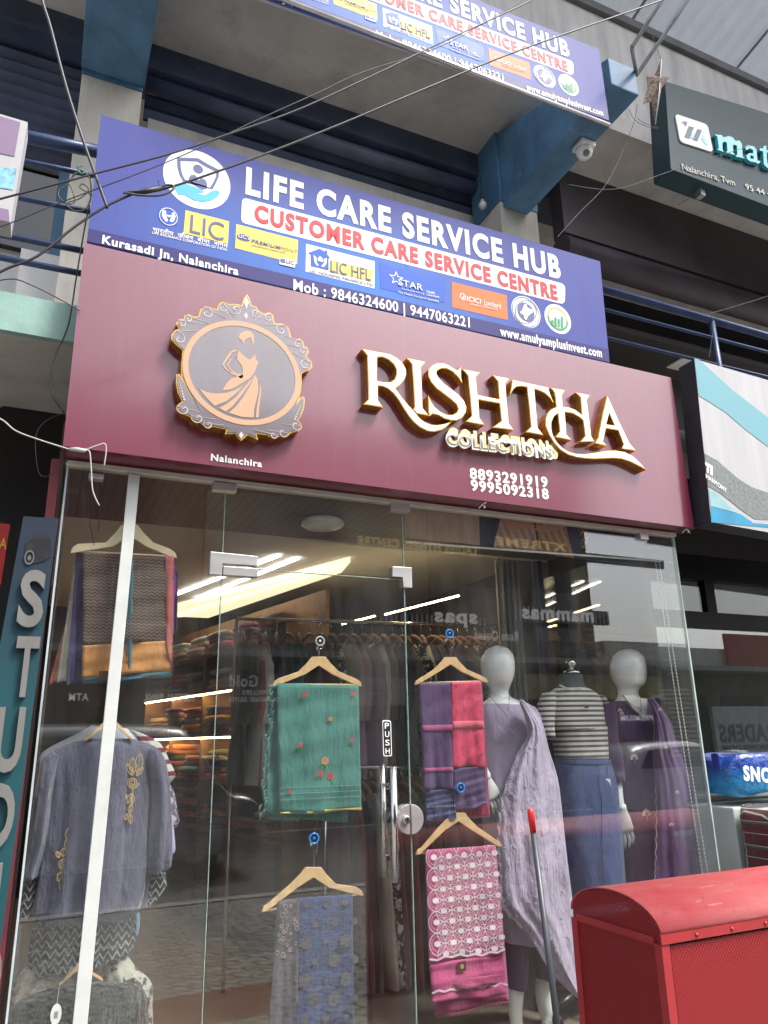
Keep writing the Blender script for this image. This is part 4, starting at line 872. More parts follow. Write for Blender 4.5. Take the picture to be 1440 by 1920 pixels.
for si, (z, sname) in enumerate(((1.28, 'waist high shelf'), (1.64, 'chest high shelf'), (2.0, 'upper shelf'), (2.3, 'topmost shelf'), (.92, 'lower shelf'))):
    for k in range(6):
        zz = z + .027; lay = random.choice((4, 5, 6)) if si in (0, 1, 4) else 4
        for j in range(lay):
            h = random.uniform(.034, .052); nm, c = random.choice(pal if si != 3 else [pal[8], pal[5], pal[11], pal[13]])
            if zz + h > z + .335: break
            f = folded(s0, .05 + k * .5 + random.uniform(-.01, .02), .05, zz, .36 + random.uniform(-.03, .03), .28 + random.uniform(-.02, .04), h)
            f.build('folded_cloth', fabric('cloth_' + nm.replace(' ', '_'), tuple(min(.75, x_ * 1.6 + .01) for x_ in c)), None, '%s cloth, %s from the bottom of the %s pile, %s' % (nm, ORD[j], ORD[k], sname), 'cloth', 'folded cloth on the wall shelf')
            zz += h + .002
# hanging garments seen edge-on: one shirt mesh and one trouser mesh, copied along the rails
def garment_mesh(long, sleeves):
    mb = MB(); prof = [(-.21, .0), (-.215, -.06)] ; rs = []
    for i in range(9):
        v = i / 8; wd = (.05 + .17 * min(1, v * 4) ** .6) if i < 3 else .21 + .04 * v; th = .018 + .022 * min(1, v * 3) + .008 * sin(v * 9)
        rs.append([Vector((th * cos(a) * (1 + .3 * sin(a * 3 + v * 5)), wd * sin(a), -.05 - long * v)) for a in [2 * pi * j / 20 for j in range(20)]])
    mb.rings(rs)
    if sleeves:
        for sg in (-1, 1): mb.tube([(0, sg * .17, -.09), (.012, sg * .24, -.22), (.01, sg * .262, -.42), (0, sg * .25, -.56)], [.03, .042, .04, .034], 10)
    return mb
def hanger_mesh(m):
    mb = MB(); mb.tube(cr([(0, -.21, -.075), (0, -.12, -.02), (0, 0, .012), (0, .12, -.02), (0, .21, -.075)], 3), .011, 8)
    return mb
def hook_mesh():
    return MB().tube([(0, 0, .01), (0, 0, .055), (0, .014, .075), (0, .012, .098), (0, -.008, .102), (0, -.02, .088)], .0022, 6)
RZ = 2.33; A, B = Vector((1.12, 4.75, 2.355)), Vector((3.10, 4.75, 2.39))
rail = thing('clothes_rail', 'chrome clothes rail high at the back with a long row of shirts', 'rack', (2.1, 4.75, .25))
MB().tube([A, B], .012, 10).build('rail', M_STL, rail); MB().tube([A, (A.x, A.y, .25)], .013, 8).build('post', M_STL, rail); MB().tube([B, (B.x, B.y, .25)], .013, 8).build('post', M_STL, rail)
gp = [('black', (.014, .013, .015)), ('white', (.8, .8, .78)), ('rose print', (.55, .22, .26)), ('navy', (.02, .03, .08)), ('teal', (.03, .12, .15)), ('black', (.014, .013, .015)), ('wine', (.13, .015, .03)), ('olive', (.10, .095, .05)), ('black and white print', None), ('cream', (.55, .50, .40)), ('mauve print', (.5, .32, .46)), ('mauve', (.42, .3, .42)), ('white', (.8, .8, .78)), ('khaki', (.20, .17, .11)), ('black', (.014, .013, .015)), ('grey', (.12, .12, .13)), ('black and white print', None), ('white', (.55, .55, .54)), ('charcoal', (.05, .05, .055)), ('purple', (.12, .05, .16)), ('black', (.014, .013, .015)), ('brown', (.14, .07, .04)), ('black and white print', None), ('silver grey', (.34, .34, .35)), ('black', (.014, .013, .015)), ('navy', (.02, .03, .08))]
def bwprint(t, x, y, z):
    n = noise(t, objco(t), 22, 3, .7); return mixc(t, ramp(t, n, .50, .54), (.02, .02, .022), (.8, .8, .78))
def gm(nm, c):
    return pattern_fabric('print_black_white', bwprint) if c is None else fabric('garment_' + nm.replace(' ', '_'), c)
proto = {}
def hang_garment(kind, i, x, y, z, nm, c, label, group, rz):
    r = thing('hanging_' + kind, label, kind, (x, y, z), group)
    if kind not in proto:
        bod = (garment_mesh(.86, True) if kind == 'shirt' else garment_mesh(1.0, False))
        bod.v = [v + LOC[r] for v in bod.v]; hg = hanger_mesh(0); hg.v = [v + LOC[r] for v in hg.v]; hk = hook_mesh(); hk.v = [v + LOC[r] for v in hk.v]
        proto[kind] = [bod.build('fabric', gm(nm, c), r), hg.build('hanger', M_WOODD, r), hk.build('hook', M_WIRE, r)]
    else:
        for p_ in proto[kind]:
            o = p_.copy(); COL.objects.link(o); o.parent = r; LOC[o] = LOC[r]
    o = [k for k in r.children if k.name.startswith('fabric')][0]
    o.material_slots[0].link = 'OBJECT'; o.material_slots[0].material = gm(nm, c)
    r.rotation_euler = (0, random.uniform(-.03, .03), rz)
for i, (nm, c) in enumerate(gp):
    q = (i + .5) / len(gp); P = A + (B - A) * q
    hang_garment('shirt', i, P.x, P.y, P.z - .10, nm, c, '%s shirt on the high rail, %s from its left end' % (nm, ORD[i] if i < 20 else 'twenty ' + ORD[i - 20]), 'shirts on the high rail', random.uniform(-.35, .1))
A2, B2 = at(640, 1437, 4.45), at(835, 1440, 4.45); A2.x -= .1
rail2 = thing('clothes_rail', 'lower chrome rail of trousers on wooden hangers behind the door handle', 'rack', (2.2, 4.45, .25))
MB().tube([A2, B2], .012, 10).build('rail', M_STL, rail2); MB().tube([A2, (A2.x, A2.y, .25)], .012, 8).build('post', M_STL, rail2); MB().tube([B2, (B2.x, B2.y, .25)], .012, 8).build('post', M_STL, rail2)
tp = [('maroon', (.10, .02, .03)), ('navy', (.02, .03, .07)), ('wine red', (.15, .03, .04)), ('black', (.014, .013, .015)), ('cream', (.46, .42, .33)), ('black and cream print', None), ('brown', (.15, .07, .05)), ('rust', (.22, .06, .04)), ('charcoal', (.05, .05, .055)), ('olive', (.09, .085, .05)), ('dark green', (.02, .07, .05)), ('grey', (.12, .12, .13))]
for i, (nm, c) in enumerate(tp):
    q = (i + .4) / len(tp); P = A2 + (B2 - A2) * q
    hang_garment('trouser', i, P.x, P.y, P.z - .10, nm, c, '%s trousers on the lower rail, %s from its left end' % (nm, ORD[i]), 'trousers on the lower rail', random.uniform(-.3, .1))
# drapes and post behind the mannequins
def drape(px0, px1, y0, y1, Y, m, label, k):
    a, b_ = at(px0, y0, Y), at(px1, y1, Y)
    MB().sheet(lambda u_, v_: Vector((a.x + (b_.x - a.x) * u_, Y + .03 * sin(u_ * k + v_ * .6), a.z + (b_.z - a.z) * v_)), 40, 6, .006).build('drape', m, None, label, 'drape', 'drapes behind the mannequins')
drape(930, 1000, 1050, 1500, 4.3, fabric('drape_white', (.50, .50, .50)), 'pale grey drape hanging behind the lavender mannequin', 24)
drape(1000, 1048, 1050, 1500, 4.32, fabric('drape_navy', (.05, .06, .16)), 'navy drape hanging between the pale and the maroon drape', 20)
drape(1046, 1100, 1050, 1560, 4.34, fabric('drape_maroon', (.18, .03, .07)), 'maroon drape hanging behind the striped tee', 20)
A = at(1086, 1055, 4.1); MB().box(A.x - .025, A.x + .025, 4.08, 4.13, .25, 2.62).build('display_post', mat('white_metal', (.66, .66, .64), .4), None, 'white upright post behind the striped tee', 'post')
# banner behind the glass at the top, with a rolled-up blind under it
BY = G + .10
bn = thing('banner', 'photo banner of sarees with two hands under the glass top rail', 'banner', tuple(at(980, 1040, BY)))
def sar(t, x, y, z):
    n = noise(t, objco(t), 5, 6, .6, stretch=(2, 1, .6)); w_ = noise(t, objco(t), 30, 4, .6, stretch=(1, 1, .1)); return mixc(t, w_, mixc(t, ramp(t, n, .4, .62), (.62, .36, .26), (.40, .17, .14)), (.75, .58, .45))
flatpoly(MB(), [(758, 948), (898, 962), (900, 1022), (760, 1008)], BY, .004).build('saree_panel', pattern_fabric('saree_print', sar, .05), bn)
NAVYP = mat('banner_navy', (.02, .022, .06), .5, var=.3, scale=12)
flatpoly(MB(), [(898.5, 962), (1215, 998), (1208, 1064), (900.5, 1022)], BY, .004).build('dark_ground', NAVYP, bn)
def pleat(c1, c2):
    def f(t, x, y, z):
        s_ = mth(t, 'SINE', mth(t, 'MULTIPLY_ADD', x, 130, mth(t, 'MULTIPLY', z, 55))); return mixc(t, mth(t, 'MULTIPLY_ADD', s_, .5, .5), c1, c2)
    return f
flatpoly(MB(), [(940, 968), (1000, 975), (1010, 1036), (925, 1026)], BY - .002, .0015).build('printed_skirt', pattern_fabric('skirt_print', pleat((.66, .46, .36), (.45, .26, .2)), .05), bn)
flatpoly(MB(), [(1004, 976), (1060, 982), (1076, 1046), (1014, 1037)], BY - .002, .0015).build('printed_skirt', pattern_fabric('skirt_print_two', pleat((.62, .38, .22), (.42, .2, .1)), .05), bn)
SKIN = mat('printed_skin', (.56, .27, .17), .5, var=.1); 
flatpoly(MB(), [(936, 966), (960, 967), (985, 976), (1004, 986), (998, 993), (975, 990), (968, 998), (955, 996), (948, 984)], BY - .0035, .0015).build('printed_hand', SKIN, bn)
flatpoly(MB(), [(1052, 980), (1030, 985), (1008, 986), (1002, 994), (1022, 998), (1040, 996), (1056, 990)], BY - .0035, .0015).build('printed_hand', SKIN, bn)
flatpoly(MB(), [(1084, 985), (1100, 987), (1104, 1042), (1092, 1040)], BY - .002, .0015).build('printed_border', pattern_fabric('gold_border_print', lambda t, x, y, z: mixc(t, ramp(t, noise(t, objco(t), 60, 3), .5, .55), (.03, .02, .06), (.45, .28, .1)), .05), bn)
A, B = at(762, 1017, BY - .02), at(1240, 1052, BY - .02)
bl = thing('roller_blind', 'slim white blind rail with long bead cords at its right end', 'blind', tuple((A + B) / 2))
MB().tube([A, B], .006, 8).build('bottom_rail', mat('blind_white', (.72, .71, .68), .4), bl)
for (a, b_) in (((1229, 1053), (1320, 1660)), ((1236, 1054), (1330, 1660))):
    A, B = at(*a, BY - .02), at(*b_, BY - .02); mb = MB(); mb.tube([A, B], .0016, 5)
    for i in range(90):
        if i % 1 == 0: q = A + (B - A) * (i / 89); mb.box(q.x - .0028, q.x + .0028, q.y - .0028, q.y + .0028, q.z - .0028, q.z + .0028)
    mb.build('bead_cord', mat('blind_white', (.72, .71, .68)), bl)

# ================================================================ GARMENTS HUNG ON THE GLASS
def hanger(ap, e0, e1, Y, label, hook_top, m=M_WOOD, hook=True, bar=True, th=.011, drop=10):
    """flat wooden coat hanger: apex, two arm ends, all in photo pixels"""
    h = thing('coat_hanger', label, 'hanger', tuple(at(*ap, Y)), 'wooden coat hangers')
    ax, ay = ap; w_ = abs(e1[0] - e0[0]) / 2; k = w_ / 85
    L = [(ax - 13 * k, ay), (ax - 22 * k, ay + 12 * k), (ax - 38 * k, ay + 28 * k), (e0[0] + 12 * k, e0[1] - 15 * k), (e0[0] + 3 * k, e0[1] - 9 * k), (e0[0], e0[1]), (e0[0] + 8 * k, e0[1] - 1 * k), (ax - 26 * k, ay + 34 * k), (ax, ay + 17 * k)]
    sl = (e1[1] - e0[1]) / max(1, (e1[0] - e0[0]))
    R = [(ax, ay + 17 * k), (ax + 26 * k, ay + 34 * k), (e1[0] - 8 * k, e1[1] - 1 * k), (e1[0], e1[1]), (e1[0] - 3 * k, e1[1] - 9 * k), (e1[0] - 12 * k, e1[1] - 15 * k), (ax + 38 * k, ay + 28 * k), (ax + 22 * k, ay + 12 * k), (ax + 13 * k, ay)]
    MB().prism([at(x, y, Y) for x, y in L + R[1:]], (0, th, 0)).build('hanger_body', m, h, bevel=.002)
    if bar: MB().tube([at(e0[0] + 10 * k, e0[1] - 3, Y + th / 2), at(e1[0] - 10 * k, e1[1] - 3, Y + th / 2)], .004, 8).build('trouser_bar', m, h)
    if hook:
        hx, hy = hook_top; yy = Y + th / 2
        MB().tube([at(x, y, yy) for x, y in cr([(ax, ay + 2, 0), (ax + 1, ay - 14, 0), (ax + 5, (ay + hy) / 2, 0), (hx + 7, hy + 8, 0), (hx + 2, hy, 0), (hx - 4, hy + 6, 0)], 3) for x, y in ((x, y),)] if False else [at(p_.x, p_.y, yy) for p_ in cr([(ax, ay + 2, 0), (ax + 1, ay - 14, 0), (ax + 5, (ay + hy) / 2, 0), (hx + 7, hy + 8, 0), (hx + 2, hy, 0), (hx - 4, hy + 6, 0)], 4)], .0018, 6).build('hook', M_WIRE, h)
    return h
def suction(px, py, m, label):
    s_ = thing('suction_hook', label, 'hook', tuple(at(px, py, G + .011)), 'suction hooks on the glass')
    c = at(px, py, G + .0145)
    MB().lathe(c, [(.022, 0), (.020, .004), (.012, .008), (.010, .014), (.004, .015)], 20, 'y').build('cup', m, s_)
    MB().lathe(c + Vector((0, -.0002, 0)), [(.0205, 0), (.0205, -.0015), (.016, -.0022), (.0155, 0)], 24, 'y').build('cup_rim', mat('pale_blue_rim', (.02, .28, .82), .25, coat=.5) if m.name.startswith('blue') else m, s_); MB().lathe(c + Vector((0, -.0002, 0)), [(.007, 0), (.006, -.0015), (.001, -.002)], 16, 'y').build('cup_hub', mat('deep_blue_hub', (.012, .17, .62), .3) if m.name.startswith('blue') else m, s_)
    q = c + Vector((0, .0155, 0)); MB().tube([q, q + Vector((0, .010, -.004)), q + Vector((0, .012, -.026)), q + Vector((0, .020, -.032)), q + Vector((0, .026, -.024))], .003, 8).build('hook', mat('white_plastic', (.7, .7, .68), .4), s_)
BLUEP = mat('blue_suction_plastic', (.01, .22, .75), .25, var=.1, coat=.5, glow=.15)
suction(600, 1202, mat('clear_plastic', (.5, .5, .5), .15, coat=.6), 'clear suction hook holding the green saree hanger')
suction(843, 1188, BLUEP, 'blue suction hook holding the purple and pink cloth hanger')
suction(589, 1572, BLUEP, 'blue suction hook holding the navy cloth hanger')
suction(864, 1477, BLUEP, 'blue suction hook holding the pink lattice cloth hanger')
YHG = G + .035
hanger((598, 1231), (512, 1286), (679, 1287), YHG, 'beech hanger carrying the green saree', (598, 1203))
hanger((845, 1232), (778, 1284), (915, 1280), YHG, 'beech hanger carrying the purple and pink cloth', (843, 1190))
hanger((588, 1626), (491, 1710), (682, 1680), YHG, 'beech hanger carrying the navy cloth', (588, 1577))
hanger((860, 1524), (780, 1603), (941, 1588), YHG, 'beech hanger carrying the pink lattice cloth', (862, 1480))
def bil(p4, u_, v_):
    (x0, y0), (x1, y1), (x2, y2), (x3, y3) = p4      # TL TR BR BL
    return (x0 * (1 - u_) * (1 - v_) + x1 * u_ * (1 - v_) + x2 * u_ * v_ + x3 * (1 - u_) * v_, y0 * (1 - u_) * (1 - v_) + y1 * u_ * (1 - v_) + y2 * u_ * v_ + y3 * (1 - u_) * v_)
def clothmb(p4, Y, amp=.006, seed=0, th=.008, nu=26, nv=30, mb=None, hem=2.0):
    rnd = random.Random(seed); ph = [rnd.uniform(0, 6) for _ in range(8)]
    def fn(u_, v_):
        x, y = bil(p4, u_, v_); edge = 1.8 * hem * sin(u_ * 9 + ph[6]) * v_ + hem * .6 * sin(v_ * 11 + ph[7]) * (1 if u_ in (0, 1) else 0)
        d = 1.6 * amp * (sin(u_ * 7 + ph[0] + v_ * 1.5) * (.3 + v_) + .5 * sin(u_ * 17 + ph[1] - v_ * 3) * v_ + .4 * sin(v_ * 13 + ph[2] + u_ * 2) + .3 * sin(v_ * 31 + ph[3] + u_ * 5))
        return at(x, y + edge * (.5 if v_ > .9 else 0), Y + d)
    return (mb or MB()).sheet(fn, nu, nv, th), fn
def onto(fn, u_, v_, pr=.003): return fn(u_, v_) + Vector((0, -pr, 0))
YC_ = G + .03
# green saree in three overlapping folds with tassels, flowers and a gilt hem
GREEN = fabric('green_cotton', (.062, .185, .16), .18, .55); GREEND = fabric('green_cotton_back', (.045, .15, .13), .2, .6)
gs = thing('saree', 'green saree with pink embroidered flowers and tassels folded over a hanger', 'saree', tuple(at(600, 1520, YC_)))
mb, f1 = clothmb([(520, 1281), (672, 1285), (678, 1518), (525, 1527)], YC_, .005, 1); mb.build('front_fold', GREEN, gs)
mb, f2 = clothmb([(505, 1283), (560, 1283), (560, 1540), (498, 1528)], YC_ + .026, .006, 2); mb.build('back_fold', GREEND, gs)
mb, f3 = clothmb([(515, 1282), (650, 1284), (652, 1541), (500, 1536)], YC_ + .042, .006, 3); mb.build('back_fold', GREEND, gs)
mb, f4 = clothmb([(525.5, 1523), (678.5, 1514), (678.5, 1519), (526, 1528)], YC_ - .0035, .003, 1, .003, 20, 2); mb.build('gilt_hem', mat('gilt_thread', (.52, .40, .10), .5, .2), gs)
mb = MB()
for i in range(34):
    q = i / 33; p_ = at(512 - 17 * q + random.uniform(-5, 5), 1290 + 232 * q, YC_ + .018); mb.tube([p_, p_ + Vector((-.010, -.004, -.008)), p_ + Vector((-.012, -.004, -.030))], [.002, .005, .003], 5)
mb.build('tassels', GREEND, gs)
PINKF = mat('embroidery_pink', (.55, .10, .14), .8); PEACHF = mat('embroidery_peach', (.66, .30, .16), .8); LEAF = mat('embroidery_green', (.10, .30, .07), .8); GOLDT = mat('embroidery_gold', (.52, .36, .16), .55, .2)
def flower(fn, u_, v_, r, mP, par, leaf=True):
    c = onto(fn, u_, v_, .0075); mb = MB()
    for k in range(6):
        a = k * pi / 3 + u_ * 3; q = c + Vector((cos(a) * r * .6, 0, sin(a) * r * .6)); mb.prism([q + Vector((cos(b_) * r * .5, 0, sin(b_) * r * .42)) for b_ in [j * pi / 4 for j in range(8)]], (0, .0012 + .0001 * k, 0))
    o = mb.build('flower', mP, par)
    if leaf:
        mb = MB()
        for a in (-1.2, -2.0, -2.6): 
            q = c + Vector((cos(a) * r * 1.6, .0006, sin(a) * r * 1.6)); mb.prism([q + Vector((cos(a) * r * .7, 0, sin(a) * r * .7)), q + Vector((-sin(a) * r * .25, 0, cos(a) * r * .25)), q - Vector((cos(a) * r * .7, 0, sin(a) * r * .7)), q - Vector((-sin(a) * r * .25, 0, cos(a) * r * .25))], (0, .001, 0))
        mb.build('leaves', LEAF, o)
for (u_, v_, r, m) in ((.33, .08, .011, PINKF), (.93, .07, .010, PINKF), (.64, .27, .010, PEACHF), (.26, .47, .010, PINKF), (.90, .44, .010, PINKF), (.56, .60, .016, PEACHF), (.50, .70, .012, PINKF), (.62, .72, .015, PINKF), (.12, .83, .008, PINKF)): flower(f1, u_, v_, r, m, gs)
for v_ in (.80, .845, .89):
    mb = MB()
    for i in range(46): q = onto(f1, (i + .3) / 46, v_, .0055); mb.box(q.x - .0035, q.x + .0035, q.y, q.y + .001, q.z - .001, q.z + .001)
    mb.build('stitch_line', mat('pale_green_thread', (.16, .34, .26), .8), gs)
# purple and pink cloth
PUR = fabric('purple_silk', (.075, .035, .11), .25, .4, rough=.5); PNK = fabric('crimson_silk', (.50, .035, .10), .22, .4, rough=.5)
pc = thing('saree', 'purple and crimson silk saree folded over a hanger at the right of the door', 'saree', tuple(at(850, 1530, YC_)))
mb, f1 = clothmb([(787, 1280), (846, 1279), (850, 1478), (797, 1480)], YC_, .004, 5); mb.build('purple_side', PUR, pc)
mb, f2 = clothmb([(846.5, 1279), (902, 1278), (910, 1437), (850, 1438)], YC_ - .001, .004, 5); mb.build('crimson_side', PNK, pc)
mb, f3 = clothmb([(850.5, 1440), (910, 1438), (915, 1510), (852, 1520)], YC_ + .001, .004, 6); mb.build('purple_side', PUR, pc)
mb, f4 = clothmb([(798, 1482), (852, 1480), (856, 1535), (800, 1538)], YC_ + .002, .004, 7); mb.build('lower_fold', fabric('indigo_silk', (.035, .03, .10), .25, .4, rough=.5), pc)
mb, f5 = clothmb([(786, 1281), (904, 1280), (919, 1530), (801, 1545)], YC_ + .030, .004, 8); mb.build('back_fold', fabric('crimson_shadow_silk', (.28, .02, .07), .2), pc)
for (v0, v1, nm) in ((.40, .46, 'zari_band'), (.80, .84, 'zari_band')):
    mb = MB().sheet(lambda u_, v_: onto(f1, u_, v0 + (v1 - v0) * v_, .004), 20, 2, .002); mb.build(nm, fabric('dull_rose_band', (.30, .06, .16), .3, .2), pc)
mb = MB().sheet(lambda u_, v_: onto(f2, u_, .46 + .09 * v_, .004), 20, 2, .002); mb.build('zari_band', fabric('bright_pink_band', (.58, .10, .16), .3, .2), pc)
mb = MB()
for i in range(12):
    q = onto(f4, (i + .5) / 12, .55, .004); mb.box(q.x - .002, q.x + .002, q.y, q.y + .001, q.z - .004, q.z + .004)
mb.build('dot_row', mat('dot_silver', (.4, .4, .45), .5), pc)
mb = MB()
for i in range(70):
    c = onto(f2, random.uniform(.06, .94), random.uniform(.03, .44) if i < 40 else random.uniform(.58, .97), .0045); a = random.uniform(0, 6)
    mb.tube([c + Vector((.006 * cos(a + k * .9) * (1 - k * .12), 0, .006 * sin(a + k * .9) * (1 - k * .12))) for k in range(6)], .0007, 4)
mb.build('paisley_print', mat('dark_crimson_print', (.22, .012, .045), .7), pc)
# navy cloth with medallions
nc = thing('saree', 'navy and dusty mauve saree with bronze medallions on the lowest middle hanger', 'saree', tuple(at(585, 1925, YC_)))
mb, f1 = clothmb([(560, 1684), (661, 1678), (664, 1990), (553, 1995)], YC_, .006, 9, .008, 26, 40); mb.build('navy_side', fabric('navy_silk', (.022, .036, .11), .3, .6), nc)
mb, f2 = clothmb([(522, 1689), (561, 1685), (556, 1995), (498, 1995)], YC_ + .004, .006, 10, .008, 26, 40); mb.build('mauve_side', fabric('mauve_silk', (.075, .058, .075), .3, .6), nc)
mb = MB()
for i in range(9):
    for j in range(3):
        c = onto(f1, .14 + j * .36 + (.16 if i % 2 else 0), .04 + i * .115, .007); r = random.choice((.010, .013, .022)); mb.prism([c + Vector((r * cos(k * pi / 6) * (1 + .2 * (k % 2)), 0, r * .95 * sin(k * pi / 6) * (1 + .2 * (k % 2)))) for k in range(12)], (0, .001, 0))
mb.build('medallions', fabric('bronze_thread', (.062, .052, .068), .25, .2), nc)
mb = MB()
for i in range(26):
    c = onto(f2, random.uniform(.1, .9), random.uniform(.02, .35), .007); r = random.uniform(.004, .009); mb.tube([c + Vector((r * cos(k * pi / 5), 0, r * sin(k * pi / 5))) for k in range(10)], .0012, 4, closed=True)
mb.build('scroll_print', fabric('pale_thread', (.30, .22, .24), .25, .2), nc)
# pink cloth with the white ogee lattice
PK = fabric('pink_cotton', (.46, .085, .20), .2, .4); PKW = mat('white_print', (.72, .60, .66), .8, var=.15, scale=60)
pk = thing('saree', 'pink cloth printed with a white lattice of hexagons folded over a hanger', 'saree', tuple(at(870, 1890, YC_)))
PQ = [(798, 1594), (928, 1585), (946, 1790), (806, 1806)]
mb, f1 = clothmb(PQ, YC_ - .002, .0035, 12, .008, 26, 30); mb.build('front_fold', PK, pk)
mb, f2 = clothmb([(806, 1806.5), (946, 1790.5), (951, 1865), (812, 1880)], YC_ - .002, .006, 12, .008, 26, 12); mb.build('front_fold', PK, pk)
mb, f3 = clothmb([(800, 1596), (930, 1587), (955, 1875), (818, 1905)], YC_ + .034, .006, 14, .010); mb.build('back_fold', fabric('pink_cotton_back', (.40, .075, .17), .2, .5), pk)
mb, f4 = clothmb([(812, 1842), (950, 1826), (952, 1842), (814, 1860)], YC_ - .008, .006, 15, .006, 20, 4); mb.build('rolled_hem', fabric('pink_cotton_back', (.40, .075, .17)), pk)
hexm, ring = MB(), MB(); nc_ = 4.6; nr = 5.2
for j in range(11):
    for i in range(-1, 6):
        u0 = (i + .5 + (.5 if j % 2 else 0)) / nc_; v0 = (j * .5 + .35) / nr
        if not (.02 < u0 < .99 and v0 < .99): continue
        c = [onto(f1, u0 + .048 * cos(k * pi / 3 + pi / 6) , v0 + .029 * sin(k * pi / 3 + pi / 6), .0035) for k in range(6)]; hexm.prism(c, (0, .001, 0))
        for (ru, rv, sz) in ((.108, .098, .0026), (.078, .068, .0013)):
            for k in range(34):
                a = 2 * pi * k / 34; uu = u0 + ru * cos(a) * (1 - .25 * abs(sin(a)) ** 3); vv = v0 + rv * sin(a)
                if 0 < uu < 1 and 0 < vv < .97:
                    q = onto(f1, uu, vv, .0032); ring.box(q.x - sz, q.x + sz, q.y, q.y + .0008, q.z - sz * .8, q.z + sz * .8)
hexm.build('hexagon_print', PKW, pk); ring.build('lattice_print', PKW, pk)
mb = MB()
for k in range(60):
    u0 = k / 59; q = onto(f2, u0, .70 + .05 * abs(((u0 * 6) % 1) - .5) * 2, .004); mb.box(q.x - .003, q.x + .003, q.y, q.y + .001, q.z - .0035, q.z + .0035)
    q = onto(f1, u0, .975 - .02 * abs(((u0 * 5) % 1) - .5) * 2, .004); mb.box(q.x - .003, q.x + .003, q.y, q.y + .001, q.z - .0035, q.z + .0035)
mb.build('zigzag_print', PKW, pk)
c = at(866, 1812, YC_ - .010); lb = MB().box(c.x - .019, c.x + .019, c.y - .001, c.y, c.z - .018, c.z + .018).build('maker_label', mat('label_brown', (.09, .05, .03), .5), pk)
MB().lathe((c.x, c.y - .0015, c.z), [(.0085, 0), (.0085, -.001)], 16, 'y').build('label_mark', GOLDT, lb)
mb = MB()
for k in range(70): q = f3(k / 69, 1); mb.tube([q, q + Vector((random.uniform(-.004, .004), 0, -.014))], .0012, 4)
mb.build('fringe', PK, pk)

# the group of sarees at top left
hanger((243, 984), (132, 1037), (332, 1046), G + .05, 'large pale hanger carrying the brown checked saree at top left', (245, 960), mat('pale_hanger', (.66, .55, .36), .45, var=.15), th=.014)
def chk(t, x, y, z):
    fx = mth(t, 'PINGPONG', mth(t, 'MULTIPLY', x, 95), 1); s_ = mth(t, 'FRACT', mth(t, 'MULTIPLY_ADD', z, 75, mth(t, 'MULTIPLY', fx, .6)))
    return mixc(t, mth(t, 'GREATER_THAN', s_, .55), (.17, .12, .085), (.055, .04, .045))
CHK = pattern_fabric('brown_zigzag_weave', chk, .35); ORC = fabric('orange_silk', (.44, .19, .05), .2, .4, rough=.6)
YT2 = G + .045
ts = thing('saree', 'brown woven saree with a broad orange border on the large pale hanger', 'saree', tuple(at(240, 1275, YT2)))
mb, f1 = clothmb([(156, 1036), (325, 1043), (323, 1200), (155, 1210)], YT2, .005, 20); mb.build('woven_field', CHK, ts)
mb, f2 = clothmb([(155, 1210.5), (323, 1200.5), (322, 1258), (153, 1272)], YT2 - .001, .005, 20, .008, 26, 10); mb.build('orange_border', ORC, ts)
mb, f3 = clothmb([(153, 1272.5), (322, 1258.5), (322, 1268), (153, 1283)], YT2, .005, 20, .006, 26, 3); mb.build('teal_edge', fabric('teal_silk', (.04, .12, .16), .2), ts)
mb, f4 = clothmb([(310, 1042), (326, 1043), (323, 1262), (311, 1200)], YT2 - .004, .003, 21, .004, 6, 20); mb.build('rose_selvedge', fabric('rose_silk', (.38, .10, .10), .25, .3), ts)
mb, f5 = clothmb([(236, 1040), (250, 1040), (248, 1265), (238, 1266)], YT2 - .009, .003, 22, .006, 6, 20); mb.build('teal_fold', fabric('teal_silk', (.04, .12, .16)), ts)
mb = MB(); q = at(197, 1267, YT2 - .012); mb.box(q.x - .022, q.x + .022, q.y, q.y + .001, q.z - .018, q.z + .018); mb.build('maker_label', mat('label_brown', (.09, .05, .03)), ts)
for k, (p4, nm, c, lab, dy) in enumerate((([(143, 1035), (162, 1036), (158, 1276), (125, 1284)], 'indigo', (.045, .06, .17), 'indigo saree edge showing just left of the brown woven saree', .03), ([(140, 1060), (158, 1036), (142, 1278), (106, 1278)], 'ivory', (.55, .52, .45), 'ivory saree hanging behind the indigo one', .055), ([(138, 1110), (150, 1060), (120, 1276), (92, 1282)], 'coral', (.46, .13, .08), 'coral saree at the far left edge of the window', .08), ([(325, 1050), (334, 1080), (332, 1180), (323, 1190)], 'violet', (.16, .03, .20), 'violet beaded cloth peeping out right of the brown saree', .03))):
    mb, f_ = clothmb(p4, YT2 + dy, .005, 30 + k, .012); mb.build('saree', fabric(nm + '_silk', c), None, lab, 'saree', 'sarees on the large pale hanger')

